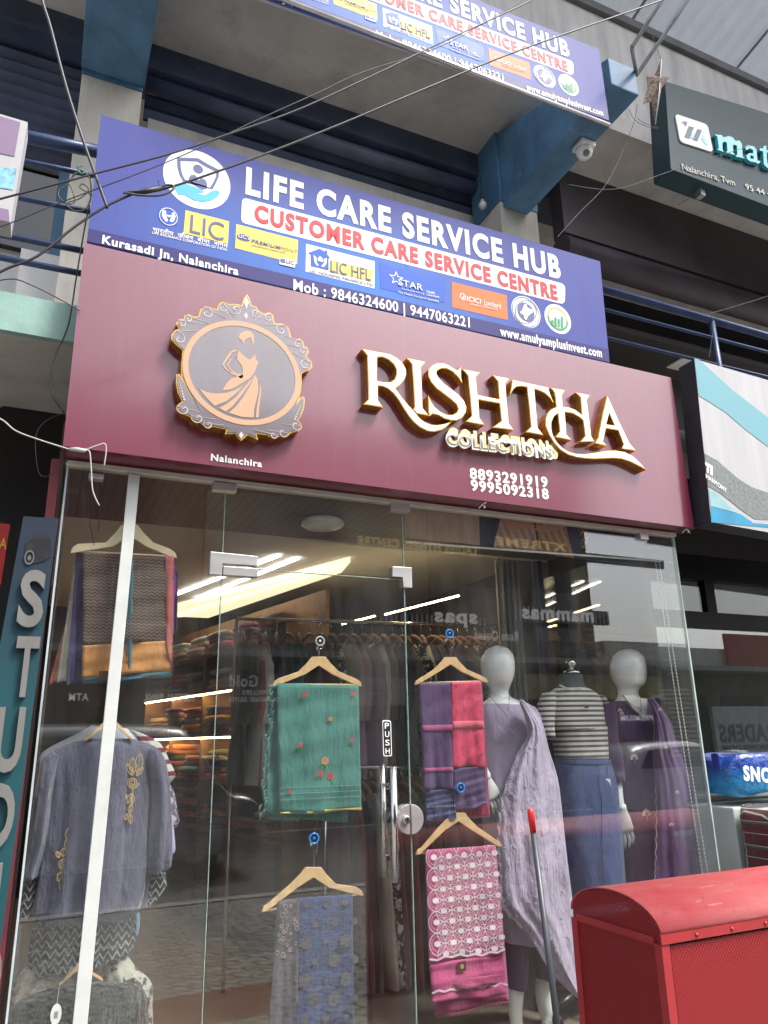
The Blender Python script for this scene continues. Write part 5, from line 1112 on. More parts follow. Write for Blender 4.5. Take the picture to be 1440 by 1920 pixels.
# grey-blue embroidered tunic and what hangs with it
def zt(x, y): return (x / 3.0975, 1300 + y / 3.0975)
def zrow(l, yl, r, yr, d, dy=0): a = zt(l, yl); b_ = zt(r, yr); return (a[0], a[1], b_[0], b_[1], d, dy)
YTU = G + .13
TUN = fabric('slate_blue_linen', (.105, .10, .15), .2, .9, wscale=7)
def fold(k, amp, ph=0): return lambda q, v: amp * (sin(q * k + ph + v * 2) * (.25 + v) + .5 * sin(q * (k * 2.3) + ph * 2 - v * 4) * (.3 + v))
tu = thing('tunic', 'slate blue long sleeved tunic with gold embroidered roses on a hanger', 'tunic', tuple(zt(520, 1250)) if False else tuple(at(170, 1700, YTU)))
mb = MB()
rowloft(mb, [zrow(495, 262, 770, 262, .03), zrow(400, 292, 830, 285, .05), zrow(315, 335, 905, 320, .06), zrow(255, 420, 940, 400, .07), zrow(262, 600, 905, 600, .08), zrow(255, 800, 880, 800, .085), zrow(232, 1000, 872, 1000, .09), zrow(205, 1180, 860, 1150, .095), zrow(192, 1275, 838, 1238, .095)], YTU, 56, 4, fold(9, .16))
mb.build('body', TUN, tu)
mb = MB(); rowloft(mb, [zrow(300, 330, 345, 370, .03), zrow(240, 400, 330, 420, .045), zrow(215, 600, 300, 600, .055), zrow(185, 800, 275, 800, .06), zrow(160, 960, 245, 950, .05), zrow(145, 1010, 228, 1010, .045), zrow(140, 1090, 215, 1062, .045)], YTU - .03, 24, 4, fold(5, .25, 1)); mb.build('sleeve', TUN, tu)
mb = MB(); rowloft(mb, [zrow(860, 320, 920, 325, .03), zrow(850, 400, 962, 400, .05), zrow(870, 600, 985, 600, .06), zrow(862, 800, 990, 800, .065), zrow(852, 930, 990, 930, .06), zrow(848, 1000, 985, 1000, .05), zrow(850, 1055, 965, 1020, .045)], YTU - .03, 24, 4, fold(5, .25, 2)); mb.build('sleeve', TUN, tu)
mb = MB(); rowloft(mb, [zrow(190, 1255, 830, 1235, .075), zrow(210, 1300, 780, 1290, .08), zrow(250, 1330, 640, 1320, .075)], YTU + .03, 40, 3, fold(9, .16)); mb.build('back_hem', fabric('slate_blue_linen_inside', (.085, .09, .15)), tu)
mb = MB(); YN = YTU - .075
def eline(pts, r=.0019): mb.tube([at(*zt(p_.x, p_.y), YN) for p_ in cr([(x, y, 0) for x, y in pts], 4)], r, 5)
def rose(cx_, cy_, r):
    mb.tube([at(*zt(cx_ + r * (1 - .85 * q / 30) * cos(q * .55), cy_ + r * (1 - .85 * q / 30) * sin(q * .55)), YN - .001) for q in range(31)], .0019, 5)
def leaf(x0, y0, x1, y1, w_):
    nx_, ny_ = -(y1 - y0) * w_, (x1 - x0) * w_; mx_, my_ = (x0 + x1) / 2, (y0 + y1) / 2
    eline([(x0, y0), (mx_ + nx_, my_ + ny_), (x1, y1), (mx_ - nx_, my_ - ny_), (x0, y0)]); eline([(x0, y0), (mx_, my_), (x1, y1)], .0012)
for q in ((770, 520, 36), (700, 590, 36), (373, 992, 38)): rose(*q)
for q in ((770, 480, 738, 410, .2), (775, 470, 770, 375, .2), (790, 480, 830, 430, .2), (795, 470, 815, 350, .18), (700, 550, 680, 500, .25), (710, 550, 722, 500, .25), (690, 630, 672, 680, .25), (700, 630, 715, 680, .25), (765, 580, 740, 640, .2), (770, 585, 770, 640, .2), (750, 700, 765, 640, .2), (740, 700, 725, 735, .25), (755, 700, 760, 760, .22), (345, 955, 328, 920, .3), (365, 950, 370, 900, .3), (395, 920, 385, 850, .2), (400, 900, 412, 830, .2), (395, 860, 395, 785, .2), (360, 1035, 335, 1090, .25), (380, 1035, 408, 1055, .3), (370, 1060, 350, 1140, .2), (390, 1040, 380, 1080, .3)): leaf(*q)
eline([(770, 556), (770, 600), (755, 680), (758, 760)]); eline([(398, 955), (408, 900), (400, 850)]); eline([(373, 1030), (360, 1100), (350, 1150)])
mb.build('embroidery', GOLDT, tu)
mb = MB(); rowloft(mb, [zrow(500, 262, 768, 262, .012), zrow(530, 295, 740, 292, .012), zrow(580, 310, 700, 308, .01)], YTU - .035, 24, 3); mb.build('neck_facing', fabric('slate_blue_linen_inside', (.085, .09, .15)), tu)
a0, e0, e1 = zt(640, 145), zt(492, 275), zt(775, 272)
hanger(a0, e0, e1, YTU - .055, 'beech hanger showing at the neck of the slate blue tunic', zt(640, 60), bar=False, th=.016)
def body(rows, Y, m, nm, label, cat, group=None, k=9, amp=.12, n=40):
    mb = MB(); rowloft(mb, rows, Y, n, 4, fold(k, amp, len(label))); return mb.build(nm, m, None, label, cat, group)
body([zrow(530, 185, 740, 205, .02), zrow(470, 225, 790, 235, .03), zrow(258, 340, 860, 280, .04), zrow(235, 450, 800, 400, .045), zrow(205, 620, 780, 620, .045)], YTU + .13, fabric('white_cotton', (.62, .63, .68), .1, .4), 'shirt', 'white shirt showing over the left shoulder of the slate blue tunic', 'shirt')
def strp(f_, c1, c2, wd=.5):
    def g(t, x, y, z): return mixc(t, mth(t, 'GREATER_THAN', mth(t, 'FRACT', mth(t, 'MULTIPLY', z, f_)), wd), c1, c2)
    return g
body([zrow(740, 205, 830, 235, .02), zrow(780, 255, 930, 290, .04), zrow(780, 320, 985, 400, .05), zrow(780, 430, 1012, 470, .05), zrow(780, 520, 985, 520, .04)], YTU + .13, pattern_fabric('red_white_stripe', strp(22, (.62, .60, .58), (.20, .02, .04), .6)), 'shirt', 'maroon and white striped shirt at the right shoulder of the tunic', 'shirt')
body([zrow(860, 480, 985, 520, .03), zrow(860, 560, 1015, 590, .04), zrow(860, 680, 1030, 690, .05), zrow(860, 760, 1040, 745, .05), zrow(870, 790, 1010, 790, .04)], YTU + .18, pattern_fabric('lilac_floral', lambda t, x, y, z: mixc(t, ramp(t, noise(t, objco(t), 45, 3), .52, .56), (.13, .09, .17), (.55, .50, .55))), 'blouse', 'violet blouse with a pale floral print right of the tunic', 'blouse')
body([zrow(880, 500, 975, 540, .02), zrow(880, 700, 1000, 720, .03), zrow(880, 900, 1015, 900, .03), zrow(900, 960, 990, 940, .03)], YTU + .10, fabric('lilac_cotton', (.42, .36, .56), .1, .4), 'shirt', 'plain lilac shirt edge behind the tunic sleeve', 'shirt')
def chev(t, x, y, z):
    px_ = mth(t, 'PINGPONG', mth(t, 'MULTIPLY', x, 34), .5); s_ = mth(t, 'FRACT', mth(t, 'MULTIPLY_ADD', px_, 1.7, mth(t, 'MULTIPLY', z, 36)))
    nz = noise(t, objco(t), 90, 2); l1 = mth(t, 'GREATER_THAN', mth(t, 'MULTIPLY_ADD', nz, .25, s_), .86)
    l2 = mth(t, 'MULTIPLY', mth(t, 'GREATER_THAN', noise(t, objco(t), 40, 2, stretch=(.3, 1, 2.2)), .62), .5)
    return mixc(t, mth(t, 'MAXIMUM', l1, l2), (.014, .014, .016), (.42, .42, .43))
CHV = pattern_fabric('black_zigzag_print', chev, .6)
cv = thing('tunic', 'black tunic with white zigzag print hanging below the slate blue one', 'tunic', tuple(at(150, 1820, YTU + .03)))
mb = MB(); rowloft(mb, [zrow(205, 1290, 790, 1270, .05), zrow(198, 1400, 775, 1390, .07), zrow(185, 1520, 755, 1500, .075), zrow(175, 1630, 600, 1560, .07)], YTU + .075, 48, 4, fold(8, .2)); mb.build('body', CHV, cv)
mb = MB(); rowloft(mb, [zrow(140, 1075, 212, 1060, .03), zrow(125, 1180, 205, 1170, .04), zrow(112, 1260, 195, 1250, .04), zrow(100, 1310, 185, 1290, .035)], YTU + .02, 20, 3, fold(5, .2)); mb.build('sleeve', CHV, cv)
mb = MB(); rowloft(mb, [zrow(850, 1060, 960, 1040, .03), zrow(842, 1120, 968, 1100, .04), zrow(838, 1200, 955, 1140, .04), zrow(842, 1248, 890, 1220, .03)], YTU + .02, 20, 3, fold(5, .2)); mb.build('sleeve', CHV, cv)
# black top with tag and the pale tops around it, bottom left
a0, e0, e1 = zt(455, 1560), zt(150, 1800), zt(600, 1660)
hanger(zt(470, 1575), zt(340, 1700), zt(600, 1672), YTU - .07, 'beech hanger at the neck of the black top, bottom left', zt(470, 1530), bar=False, hook=False, th=.016)
bt = thing('top', 'black crinkled top with a white oval swing tag, bottom left', 'top', tuple(at(150, 1990, YTU - .02)))
mb = MB(); rowloft(mb, [zrow(345, 1700, 605, 1680, .03), zrow(190, 1755, 760, 1690, .05), zrow(100, 1810, 830, 1740, .06), zrow(78, 1920, 855, 1900, .07), zrow(80, 2150, 860, 2150, .075), zrow(90, 2380, 860, 2380, .075)], YTU - .02, 48, 4, fold(9, .14)); mb.build('body', fabric('black_crinkle', (.022, .022, .02), .4, 1.0, wscale=22), bt)
c = at(*zt(325, 1865), YTU - .125); mb = MB(); mb.prism([c + Vector((.0165 * cos(k * pi / 12), 0, .031 * sin(k * pi / 12))) for k in range(24)], (0, .001, 0)); tg = mb.build('swing_tag', mat('tag_white', (.75, .75, .73), .5), bt)
mb = MB()
for k in range(5): mb.box(c.x - .006, c.x + .006, c.y - .001, c.y - .0004, c.z + .006 - k * .004, c.z + .0085 - k * .004)
mb.build('tag_print', mat('grey_ink', (.25, .25, .25), .6), tg)
MB().tube([c + Vector((0, .0005, .031)), c + Vector((.004, .03, .07))], .0006, 4).build('tag_string', mat('tag_white', (.75, .75, .73)), tg)
body([zrow(190, 1560, 330, 1640, .03), zrow(120, 1620, 420, 1640, .05), zrow(60, 1760, 420, 1760, .06), zrow(40, 1960, 420, 1960, .06), zrow(40, 2200, 420, 2200, .06)], YTU + .09, pattern_fabric('beige_lace', lambda t, x, y, z: mixc(t, ramp(t, noise(t, objco(t), 50, 3), .5, .6), (.50, .44, .38), (.33, .28, .24))), 'top', 'beige lace top at the bottom left behind the black top', 'top')
body([zrow(610, 1560, 740, 1520, .02), zrow(600, 1600, 800, 1600, .04), zrow(600, 1680, 880, 1680, .05), zrow(600, 1800, 885, 1800, .05), zrow(600, 2200, 885, 2200, .05)], YTU + .09, pattern_fabric('cream_black_leaf', lambda t, x, y, z: mixc(t, ramp(t, noise(t, objco(t), 25, 4), .5, .56), (.50, .47, .40), (.07, .065, .06))), 'top', 'cream top with a dark leaf print right of the black top', 'top')
body([zrow(215, 1640, 330, 1665, .02), zrow(200, 1740, 330, 1740, .02), zrow(190, 1800, 300, 1800, .02)], YTU + .0 + .06, fabric('sky_cotton', (.30, .45, .58), .1), 'top', 'sky blue top peeping between the beige lace and the black top', 'top')
body([zrow(715, 1290, 810, 1270, .02), zrow(730, 1340, 812, 1340, .02), zrow(740, 1420, 800, 1400, .02)], YTU + .16, fabric('mid_blue_cotton', (.13, .24, .38), .1), 'shirt', 'mid blue shirt corner at the right of the zigzag tunic', 'shirt')

# ================================================================ MANNEQUINS
M_MAN = mat('mannequin_white', (.86, .86, .85), .28, var=.03, coat=.4, coatr=.15)
def za(x, y): return (860 + x / 2.4828, 900 + y / 2.4828)        # from the upper right close-up
def zb(x, y): return (860 + x / 2.4828, 1380 + y / 2.4828)       # from the lower right close-up
def ar(l, yl, r, yr, d, dy=0): a = za(l, yl); b_ = za(r, yr); return (*a, *b_, d, dy)
def br(l, yl, r, yr, d, dy=0): a = zb(l, yl); b_ = zb(r, yr); return (*a, *b_, d, dy)
YMQ = 3.46
m1 = thing('mannequin', 'white egg headed mannequin wearing the lavender dress', 'mannequin', tuple(zb(300, 1400)) if False else tuple(at(985, 1990, YMQ)))
mb = MB()
rowloft(mb, [ar(168, 771, 186, 771, .012), ar(140, 786, 222, 786, .05), ar(119, 818, 242, 818, .082), ar(112, 860, 249, 862, .092), ar(118, 900, 247, 905, .09), ar(132, 940, 236, 945, .075, .0), ar(150, 968, 228, 970, .055, .005), ar(152, 990, 226, 990, .048, .01), ar(148, 1010, 236, 1010, .052, .01), ar(125, 1030, 275, 1028, .07, .01), ar(105, 1060, 330, 1050, .08, .01), ar(110, 1120, 330, 1100, .09, .01)], YMQ, 32, 4); mb.build('torso', M_MAN, m1)
mb = MB(); rowloft(mb, [br(236, 1160, 300, 1165, .045), br(235, 1230, 292, 1232, .042), br(238, 1300, 290, 1300, .034), br(244, 1345, 298, 1345, .030), br(238, 1400, 305, 1400, .04, -.02), br(240, 1420, 310, 1420, .04, -.03)], YMQ + .02, 20, 3); mb.build('leg', M_MAN, m1)
mb = MB(); rowloft(mb, [br(372, 1110, 432, 1110, .045), br(360, 1180, 428, 1185, .042), br(368, 1250, 430, 1255, .036), br(385, 1320, 440, 1320, .03), br(395, 1380, 458, 1380, .04, -.02), br(395, 1420, 462, 1420, .04, -.03)], YMQ + .06, 20, 3); mb.build('leg', M_MAN, m1)
def hand(name, wrist, d, side, s_, par, m=M_MAN, out=Vector((0, -1, 0))):
    """palm, four fingers of different length and a thumb from the side of the palm"""
    d = d.normalized(); side = side.normalized(); mb = MB(); pal_ = []
    for q, w_, t_ in ((-.15, .024, .017), (0, .025, .018), (.25, .034, .016), (.5, .040, .015), (.62, .036, .013)):
        c = wrist + d * (q * .16 * s_) + out * .006 * q; pal_.append([c + side * (w_ * s_ * cos(a)) + out * (t_ * s_ * sin(a)) for a in [2 * pi * j / 14 for j in range(14)]])
    mb.rings(pal_)
    for i, (o_, L) in enumerate(((-.027, .070), (-.009, .080), (.010, .076), (.027, .060))):
        b0 = wrist + d * (.095 * s_) + side * (o_ * s_); b1 = b0 + (d + side * o_ * 3) * (L * .5 * s_) + out * .004 * s_; b2 = b1 + (d + side * o_ * 1) * (L * .5 * s_) - out * .014 * s_
        mb.tube(cr([b0 - d * .012, b0, b1, b2], 3), [.0088 * s_] * 4 + [.008 * s_] * 3 + [.0075 * s_, .0065 * s_, .0045 * s_], 8)
    t0 = wrist + d * .035 * s_ - side * .03 * s_; mb.tube(cr([t0, t0 + d * .03 * s_ - side * .018 * s_, t0 + d * .062 * s_ - side * .016 * s_ + out * .01 * s_], 3), [.011 * s_] * 4 + [.0095 * s_, .008 * s_, .0055 * s_], 8)
    return mb.build(name, m, par)
wq = at(913, 1462, YMQ - .06); wt = at(927, 1497, YMQ - .075)
mb = MB(); mb.tube(cr([at(888, 1335, YMQ), at(880, 1400, YMQ + .01), at(905, 1446, YMQ - .045), wq], 4), [.040] * 4 + [.036] * 4 + [.030] * 3 + [.026, .024], 14); mb.build('arm', M_MAN, m1)
hand('hand', wq, wt - wq, Vector((.85, -.2, .5)), .95, m1)
LAV = fabric('lavender_satin', (.44, .355, .50), .12, .5, rough=.6, sheen=.1); LAVD = fabric('lavender_organza', (.46, .385, .51), .14, .8, rough=.55, sheen=.2, wscale=8)
ld = thing('dress', 'lavender kurta dress with embroidered yoke and purple trousers on the left mannequin', 'dress', tuple(at(970, 1850, YMQ)))
mb = MB(); rowloft(mb, [ar(100, 1040, 345, 1055, .085), ar(92, 1075, 372, 1095, .10), ar(98, 1130, 380, 1150, .115), ar(108, 1200, 372, 1210, .12), br(118, 60, 350, 60, .11), br(122, 180, 345, 180, .12), br(126, 320, 350, 320, .135), br(140, 480, 360, 480, .14), br(165, 640, 370, 640, .14), br(195, 800, 390, 800, .14), br(205, 955, 400, 950, .14)], YMQ, 56, 4, fold(7, .07)); mb.build('kurta', LAV, ld)
mb = MB(); mb.prism([at(*za(x, y), YMQ - .125) for x, y in ((132, 1062), (150, 1085), (218, 1092), (262, 1080), (280, 1052), (275, 1022), (262, 1015), (240, 1030), (226, 1015), (150, 1015), (140, 1035))], (0, .03, 0)); mb.build('neckline_skin', M_MAN, m1) if False else None
mb = MB()
for sgx in (-1, 1):
    for k in range(12): 
        q = at(*za(235 + sgx * (4 + k * 4), 1178 - abs(k - 4) * 5), YMQ - .124); mb.box(q.x - .003, q.x + .003, q.y, q.y + .002, q.z - .003, q.z + .003)
mb.build('yoke_beads', mat('silver_bead', (.55, .5, .58), .3, .3), ld)
PTR = fabric('purple_trouser_cotton', (.115, .08, .14), .15, .4)
mb = MB(); rowloft(mb, [br(208, 940, 330, 940, .09), br(214, 1040, 312, 1040, .08), br(230, 1175, 302, 1165, .07)], YMQ + .02, 28, 4, fold(4, .12)); mb.build('trouser_leg', PTR, ld)
mb = MB(); rowloft(mb, [br(320, 940, 420, 940, .09), br(350, 1050, 430, 1050, .08), br(368, 1128, 436, 1135, .07)], YMQ + .06, 28, 4, fold(4, .12)); mb.build('trouser_leg', PTR, ld)
# dupatta: long shawl over the shoulder, crossing down to the right
def band(L, R, Y0, Y1, amp, m, nm, label, cat, nu=24, nv=60, parent=None, th=.004, ripple=30):
    Lc = cr([(x, y, 0) for x, y in L], 6); Rc = cr([(x, y, 0) for x, y in R], 6)
    def fn(u_, v_):
        i = v_ * (len(Lc) - 1); j = min(int(i), len(Lc) - 2); a = Lc[j].lerp(Lc[j + 1], i - j); i = v_ * (len(Rc) - 1); j = min(int(i), len(Rc) - 2); b_ = Rc[j].lerp(Rc[j + 1], i - j)
        p_ = a.lerp(b_, u_); return at(p_.x, p_.y, Y0 + (Y1 - Y0) * v_ - .05 * sin(u_ * pi) + amp * (sin(u_ * 14 + v_ * 5) + .6 * sin(v_ * ripple + u_ * 7) + .4 * sin(u_ * 31 - v_ * 9)))
    mb = MB().sheet(fn, nu, nv, th); return mb.build(nm, m, parent, label, cat), fn
dp, fdp = band([za(285, 1030), za(325, 1180), zb(270, 100), zb(200, 300), zb(180, 480), zb(190, 640), zb(200, 790), zb(320, 920), zb(430, 1100), zb(580, 1245)],
               [za(300, 1022), za(385, 1120), zb(420, 60), zb(462, 200), zb(482, 350), zb(500, 520), zb(522, 700), zb(545, 880), zb(575, 1060), zb(582, 1246)], YMQ - .165, YMQ - .15, .008, LAVD, 'dupatta', 'long lavender shawl draped from the left mannequin shoulder to the floor', 'shawl', 34, 90)
mb = MB()
for i in range(150):
    c = fdp(random.uniform(.02, .98), random.uniform(.05, .98)) + Vector((0, -.004, 0)); r = random.uniform(.004, .009)
    for k in range(4): a = k * pi / 2 + i; mb.prism([c + Vector((cos(a) * r, 0, sin(a) * r)), c + Vector((cos(a + .5) * r * .5, 0, sin(a + .5) * r * .5)), c, c + Vector((cos(a - .5) * r * .5, 0, sin(a - .5) * r * .5))], (0, .0015, 0))
mb.build('embroidery', fabric('lavender_thread', (.60, .53, .64), .2, .1), dp)
mb = MB()
for i in range(140):
    q = fdp(.015 + .015 * sin(i * .9), i / 139 * .75) + Vector((0, -.004, 0)); mb.tube([q + Vector((.008 * cos(k * pi / 3), 0, .008 * sin(k * pi / 3))) for k in range(6)], .0018, 4, closed=True)
mb.build('scalloped_edge', fabric('lavender_thread', (.60, .53, .64)), dp)
# necklaces
def chain(pts, Y, par):
    mb = MB(); P = cr([at(*p_, Y) for p_ in pts], 5); mb.tube(P, .0016, 5); c = min(P, key=lambda p_: p_.z); mb.lathe(c + Vector((0, -.001, -.006)), [(.001, -.008), (.005, 0), (.001, .006)], 8); mb.build('necklace', mat('thin_gold_chain', (.5, .38, .2), .3, .8), par)
chain([za(140, 1000), za(180, 1045), za(222, 1086), za(232, 1060), za(236, 1005)], YMQ - .13, m1)
# torso form with the striped tee and denim skirt
YM2 = 3.52
m2 = thing('dress_form', 'headless torso form with chrome neck knob under the striped tee', 'mannequin', tuple(at(1105, 1930, YM2)))
mb = MB(); rowloft(mb, [ar(470, 905, 570, 905, .055), ar(468, 940, 575, 945, .06), ar(462, 960, 582, 965, .07), ar(440, 1000, 600, 1000, .08)], YM2, 28, 3); mb.build('neck', mat('form_navy_cloth', (.045, .06, .10), .8), m2)
c = at(*za(526, 902), YM2); mb = MB(); mb.lathe(c, [(.048, -.004), (.050, .006), (.046, .016), (.030, .022), (.014, .026), (.012, .036), (.026, .044), (.030, .058), (.026, .074), (.012, .084), (.002, .086)], 24); mb.build('neck_cap', M_STL, m2)
mb = MB(); q = at(1130, 1850, YM2 + .1); mb.tube([(q.x - .1, YM2, .36), (q.x - .1, YM2, 1.2)], .018, 12); mb.build('pole', M_STL, m2)
pb_ = Vector((at(1075, 1895, 3.42).x + .12, 3.5, .36)); BLKP = mat('black_plastic', (.018, .018, .02), .4, coat=.3)
for k in range(5):
    a = 2 * pi * k / 5 + 3.5; e = pb_ + Vector((.23 * cos(a), .23 * sin(a), -.045)); ft = MB().tube([pb_ + Vector((0, 0, .02)), e + Vector((0, 0, .03))], [.022, .014], 10).build('foot', BLKP, m2)
    mb = MB(); cc = Vector((e.x, e.y, .2505 + .035)); mb.lathe(cc + Vector((-.012, 0, 0)), [(.030, 0), (.035, .004), (.035, .020), (.030, .024)], 20, 'x'); wh = mb.build('caster_wheel', BLKP, ft)
mb = MB(); rowloft(mb, [ar(468, 962, 580, 968, .07), ar(435, 985, 620, 985, .09), ar(402, 1012, 650, 1015, .10), ar(400, 1080, 672, 1070, .115), ar(420, 1160, 680, 1150, .125), br(440, -40, 684, -40, .125), br(455, 40, 686, 40, .12), br(466, 104, 686, 106, .12)], YM2, 48, 5, fold(5, .03))
te = thing('tee', 'white tee with grey brown stripes and a small chest label on the torso form', 'shirt', tuple(at(1085, 1425, YM2)))
STR = pattern_fabric('grey_brown_stripe', strp(37.5, (.78, .77, .76), (.17, .135, .115), .52), .25)
mb.build('body', STR, te)
mb = MB(); rowloft(mb, [ar(402, 990, 440, 985, .05), ar(378, 1040, 440, 1050, .06), ar(366, 1110, 435, 1130, .062), ar(372, 1185, 438, 1210, .06)], YM2 - .05, 24, 4); mb.build('sleeve', STR, te)
mb = MB(); rowloft(mb, [ar(640, 1000, 665, 1010, .05), ar(655, 1060, 688, 1070, .06), ar(668, 1130, 692, 1135, .055), ar(672, 1190, 692, 1190, .05)], YM2 - .02, 24, 4); mb.build('sleeve', STR, te)
c = at(*za(596, 1055), YM2 - .130); MB().box(c.x - .014, c.x + .014, c.y, c.y + .002, c.z - .008, c.z + .008).build('chest_label', mat('label_dark', (.08, .07, .06), .5), te)
MB().tube([p_ for p_ in cr([at(*za(x, y), YM2 - .086) for x, y in ((470, 955), (520, 975), (570, 968))], 5)], .005, 6).build('neck_rib', mat('rib_white', (.62, .61, .6), .8), te)
DEN = fabric('denim', (.055, .085, .22), .32, .5, rough=.8, wscale=4)
dk = thing('skirt', 'long blue denim skirt with front seam on the torso form', 'skirt', tuple(at(1110, 1760, YM2)))
mb = MB(); rowloft(mb, [br(468, 112, 688, 112, .12), br(462, 160, 705, 160, .13), br(470, 260, 725, 260, .14), br(480, 400, 740, 400, .14), br(500, 560, 748, 560, .14), br(520, 680, 755, 680, .14), br(545, 800, 762, 800, .14), br(560, 1000, 765, 1000, .14)], YM2, 48, 4, fold(4, .035)); mb.build('body', DEN, dk)
mb = MB(); rowloft(mb, [br(466, 108, 690, 108, .125), br(465, 132, 693, 130, .128)], YM2 - .001, 48, 3); mb.build('waistband', DEN, dk)
THR = mat('denim_seam', (.028, .042, .11), .8); mb = MB()
def seam(pts, Y, r=.0022): mb.tube(cr([at(*zb(x, y), Y) for x, y in pts], 4), r, 5)
seam([(648, 130), (655, 250), (665, 300), (668, 500), (676, 690)], YM2 - .142); seam([(668, 290), (690, 288), (698, 250), (690, 140)], YM2 - .13); seam([(492, 150), (510, 180), (550, 185), (580, 165), (585, 132)], YM2 - .128)
mb.build('seams', THR, dk)
c = at(*zb(700, 225), YM2 - .135); MB().add([(c.x - .016, c.y, c.z + .03), (c.x + .012, c.y, c.z + .028), (c.x + .014, c.y, c.z - .03), (c.x - .014, c.y, c.z - .032), (c.x - .016, c.y + .002, c.z + .03), (c.x + .012, c.y + .002, c.z + .028), (c.x + .014, c.y + .002, c.z - .03), (c.x - .014, c.y + .002, c.z - .032)], [(0, 1, 2, 3), (4, 7, 6, 5), (0, 4, 5, 1), (1, 5, 6, 2), (2, 6, 7, 3), (3, 7, 4, 0)]).build('price_tag', mat('tag_white', (.75, .75, .73)), dk)
# third mannequin in the purple kurta
YM3 = 3.5
m3_ = thing('mannequin', 'white egg headed mannequin wearing the dark purple kurta', 'mannequin', tuple(at(1235, 1990, YM3)))
mb = MB(); rowloft(mb, [ar(775, 787, 800, 787, .012), ar(745, 800, 832, 802, .05), ar(724, 830, 854, 834, .082), ar(717, 870, 862, 878, .092), ar(722, 912, 862, 920, .09), ar(736, 945, 852, 955, .078), ar(748, 970, 832, 975, .055, .005), ar(748, 1000, 830, 1000, .05, .01), ar(742, 1020, 845, 1022, .06, .01), ar(710, 1045, 880, 1045, .075, .01), ar(690, 1080, 900, 1080, .085, .01)], YM3, 32, 4); mb.build('torso', M_MAN, m3_)
mb = MB(); mb.tube(cr([at(*zb(735, 200), YM3 - .02), at(*zb(742, 280), YM3 - .05), at(*zb(756, 345), YM3 - .07)], 4), [.032, .031, .030, .029, .028, .027, .026, .025, .024], 14); mb.build('arm', M_MAN, m3_)
wq = at(*zb(756, 345), YM3 - .07); wt = at(*zb(776, 450), YM3 - .06); hand('hand', wq, wt - wq, Vector((.8, -.5, .1)), 1.15, m3_)
mb = MB(); rowloft(mb, [br(750, 600, 800, 600, .05), br(752, 800, 800, 800, .05), br(755, 1200, 800, 1200, .04), br(755, 1400, 810, 1400, .04)], YM3 + .05, 20, 3); mb.build('leg', M_MAN, m3_)
PRP = fabric('aubergine_cotton', (.075, .027, .105), .18, .4, wscale=4); GLD = mat('dull_gold_thread', (.45, .33, .26), .6)
kd = thing('kurta', 'dark purple kurta with scattered gold sprigs on the right mannequin', 'dress', tuple(at(1240, 1700, YM3)))
mb = MB(); rowloft(mb, [ar(700, 1030, 915, 1030, .08), ar(672, 1062, 940, 1062, .10), ar(680, 1120, 950, 1120, .12), ar(700, 1200, 950, 1200, .125), br(735, 60, 985, 60, .12), br(755, 180, 1010, 180, .13), br(765, 320, 1050, 320, .14), br(772, 480, 1090, 480, .145), br(778, 620, 1120, 620, .15), br(782, 760, 1140, 760, .15), br(785, 950, 1150, 950, .15)], YM3, 56, 4, fold(8, .06)); mb.build('body', PRP, kd)
mb = MB(); rowloft(mb, [ar(672, 1040, 720, 1040, .04), ar(668, 1120, 725, 1130, .055), ar(682, 1220, 735, 1225, .055), br(690, 50, 745, 50, .05), br(706, 130, 758, 130, .045), br(722, 215, 765, 210, .04)], YM3 - .05, 24, 4); mb.build('sleeve', PRP, kd)
sh, fsh = band([za(880, 1015), za(905, 1130), zb(905, 60), zb(912, 200), zb(915, 400), zb(910, 600), zb(900, 720)], [za(905, 1012), za(985, 1120), zb(1025, 60), zb(1085, 220), zb(1120, 400), zb(1145, 580), zb(1155, 720)], YM3 - .17, YM3 - .20, .009, PRP, 'dupatta', 'dark purple shawl with a gold scalloped edge on the right mannequin', 'shawl', 30, 60)
mb = MB(); mb.tube([fsh(.012 + .012 * sin(i * .9), i / 150) + Vector((0, -.005, 0)) for i in range(151)], .0022, 5); mb.build('scalloped_edge', GLD, sh)
def sprig(fnp, par, r=.012):
    mb = MB(); c = fnp
    for k in range(5): a = pi / 2 + (k - 2) * .75; q = c + Vector((cos(a) * r, 0, sin(a) * r)); mb.prism([q + Vector((cos(b_) * r * .5, 0, sin(b_) * r * .5)) for b_ in [j * pi / 3 for j in range(6)]], (0, .0015, 0))
    mb.tube([c, c + Vector((.002, 0, -r * 1.6))], .0014, 4); mb.build('sprig', GLD, par)
for (x, y) in ((752, 1075), (760, 1090)): sprig(at(*za(x, y), YM3 - .13), kd, .010)
for (x, y, r) in ((818, 105, .018), (875, 365, .020)): sprig(at(*zb(x, y), YM3 - .158), kd, r)
for (u_, v_) in ((.5, .33), (.7, .1), (.55, .55), (.35, .68), (.8, .60), (.45, .92)): sprig(fsh(u_, v_) + Vector((0, -.006, 0)), sh, .010)
mb = MB(); V = [za(765, 1000), za(815, 1065), za(868, 1108), za(878, 1070), za(880, 1020)]
mb.prism([at(*p_, YM3 - .127) for p_ in V], (0, .012, 0)); mb.build('neck_opening', M_MAN, kd)
mb = MB(); mb.tube(cr([at(*p_, YM3 - .130) for p_ in V], 4), .0035, 6); mb.build('neck_border', GLD, kd)
chain([za(752, 1000), za(800, 1040), za(845, 1066), za(848, 1040), za(846, 1010)], YM3 - .135, m3_)
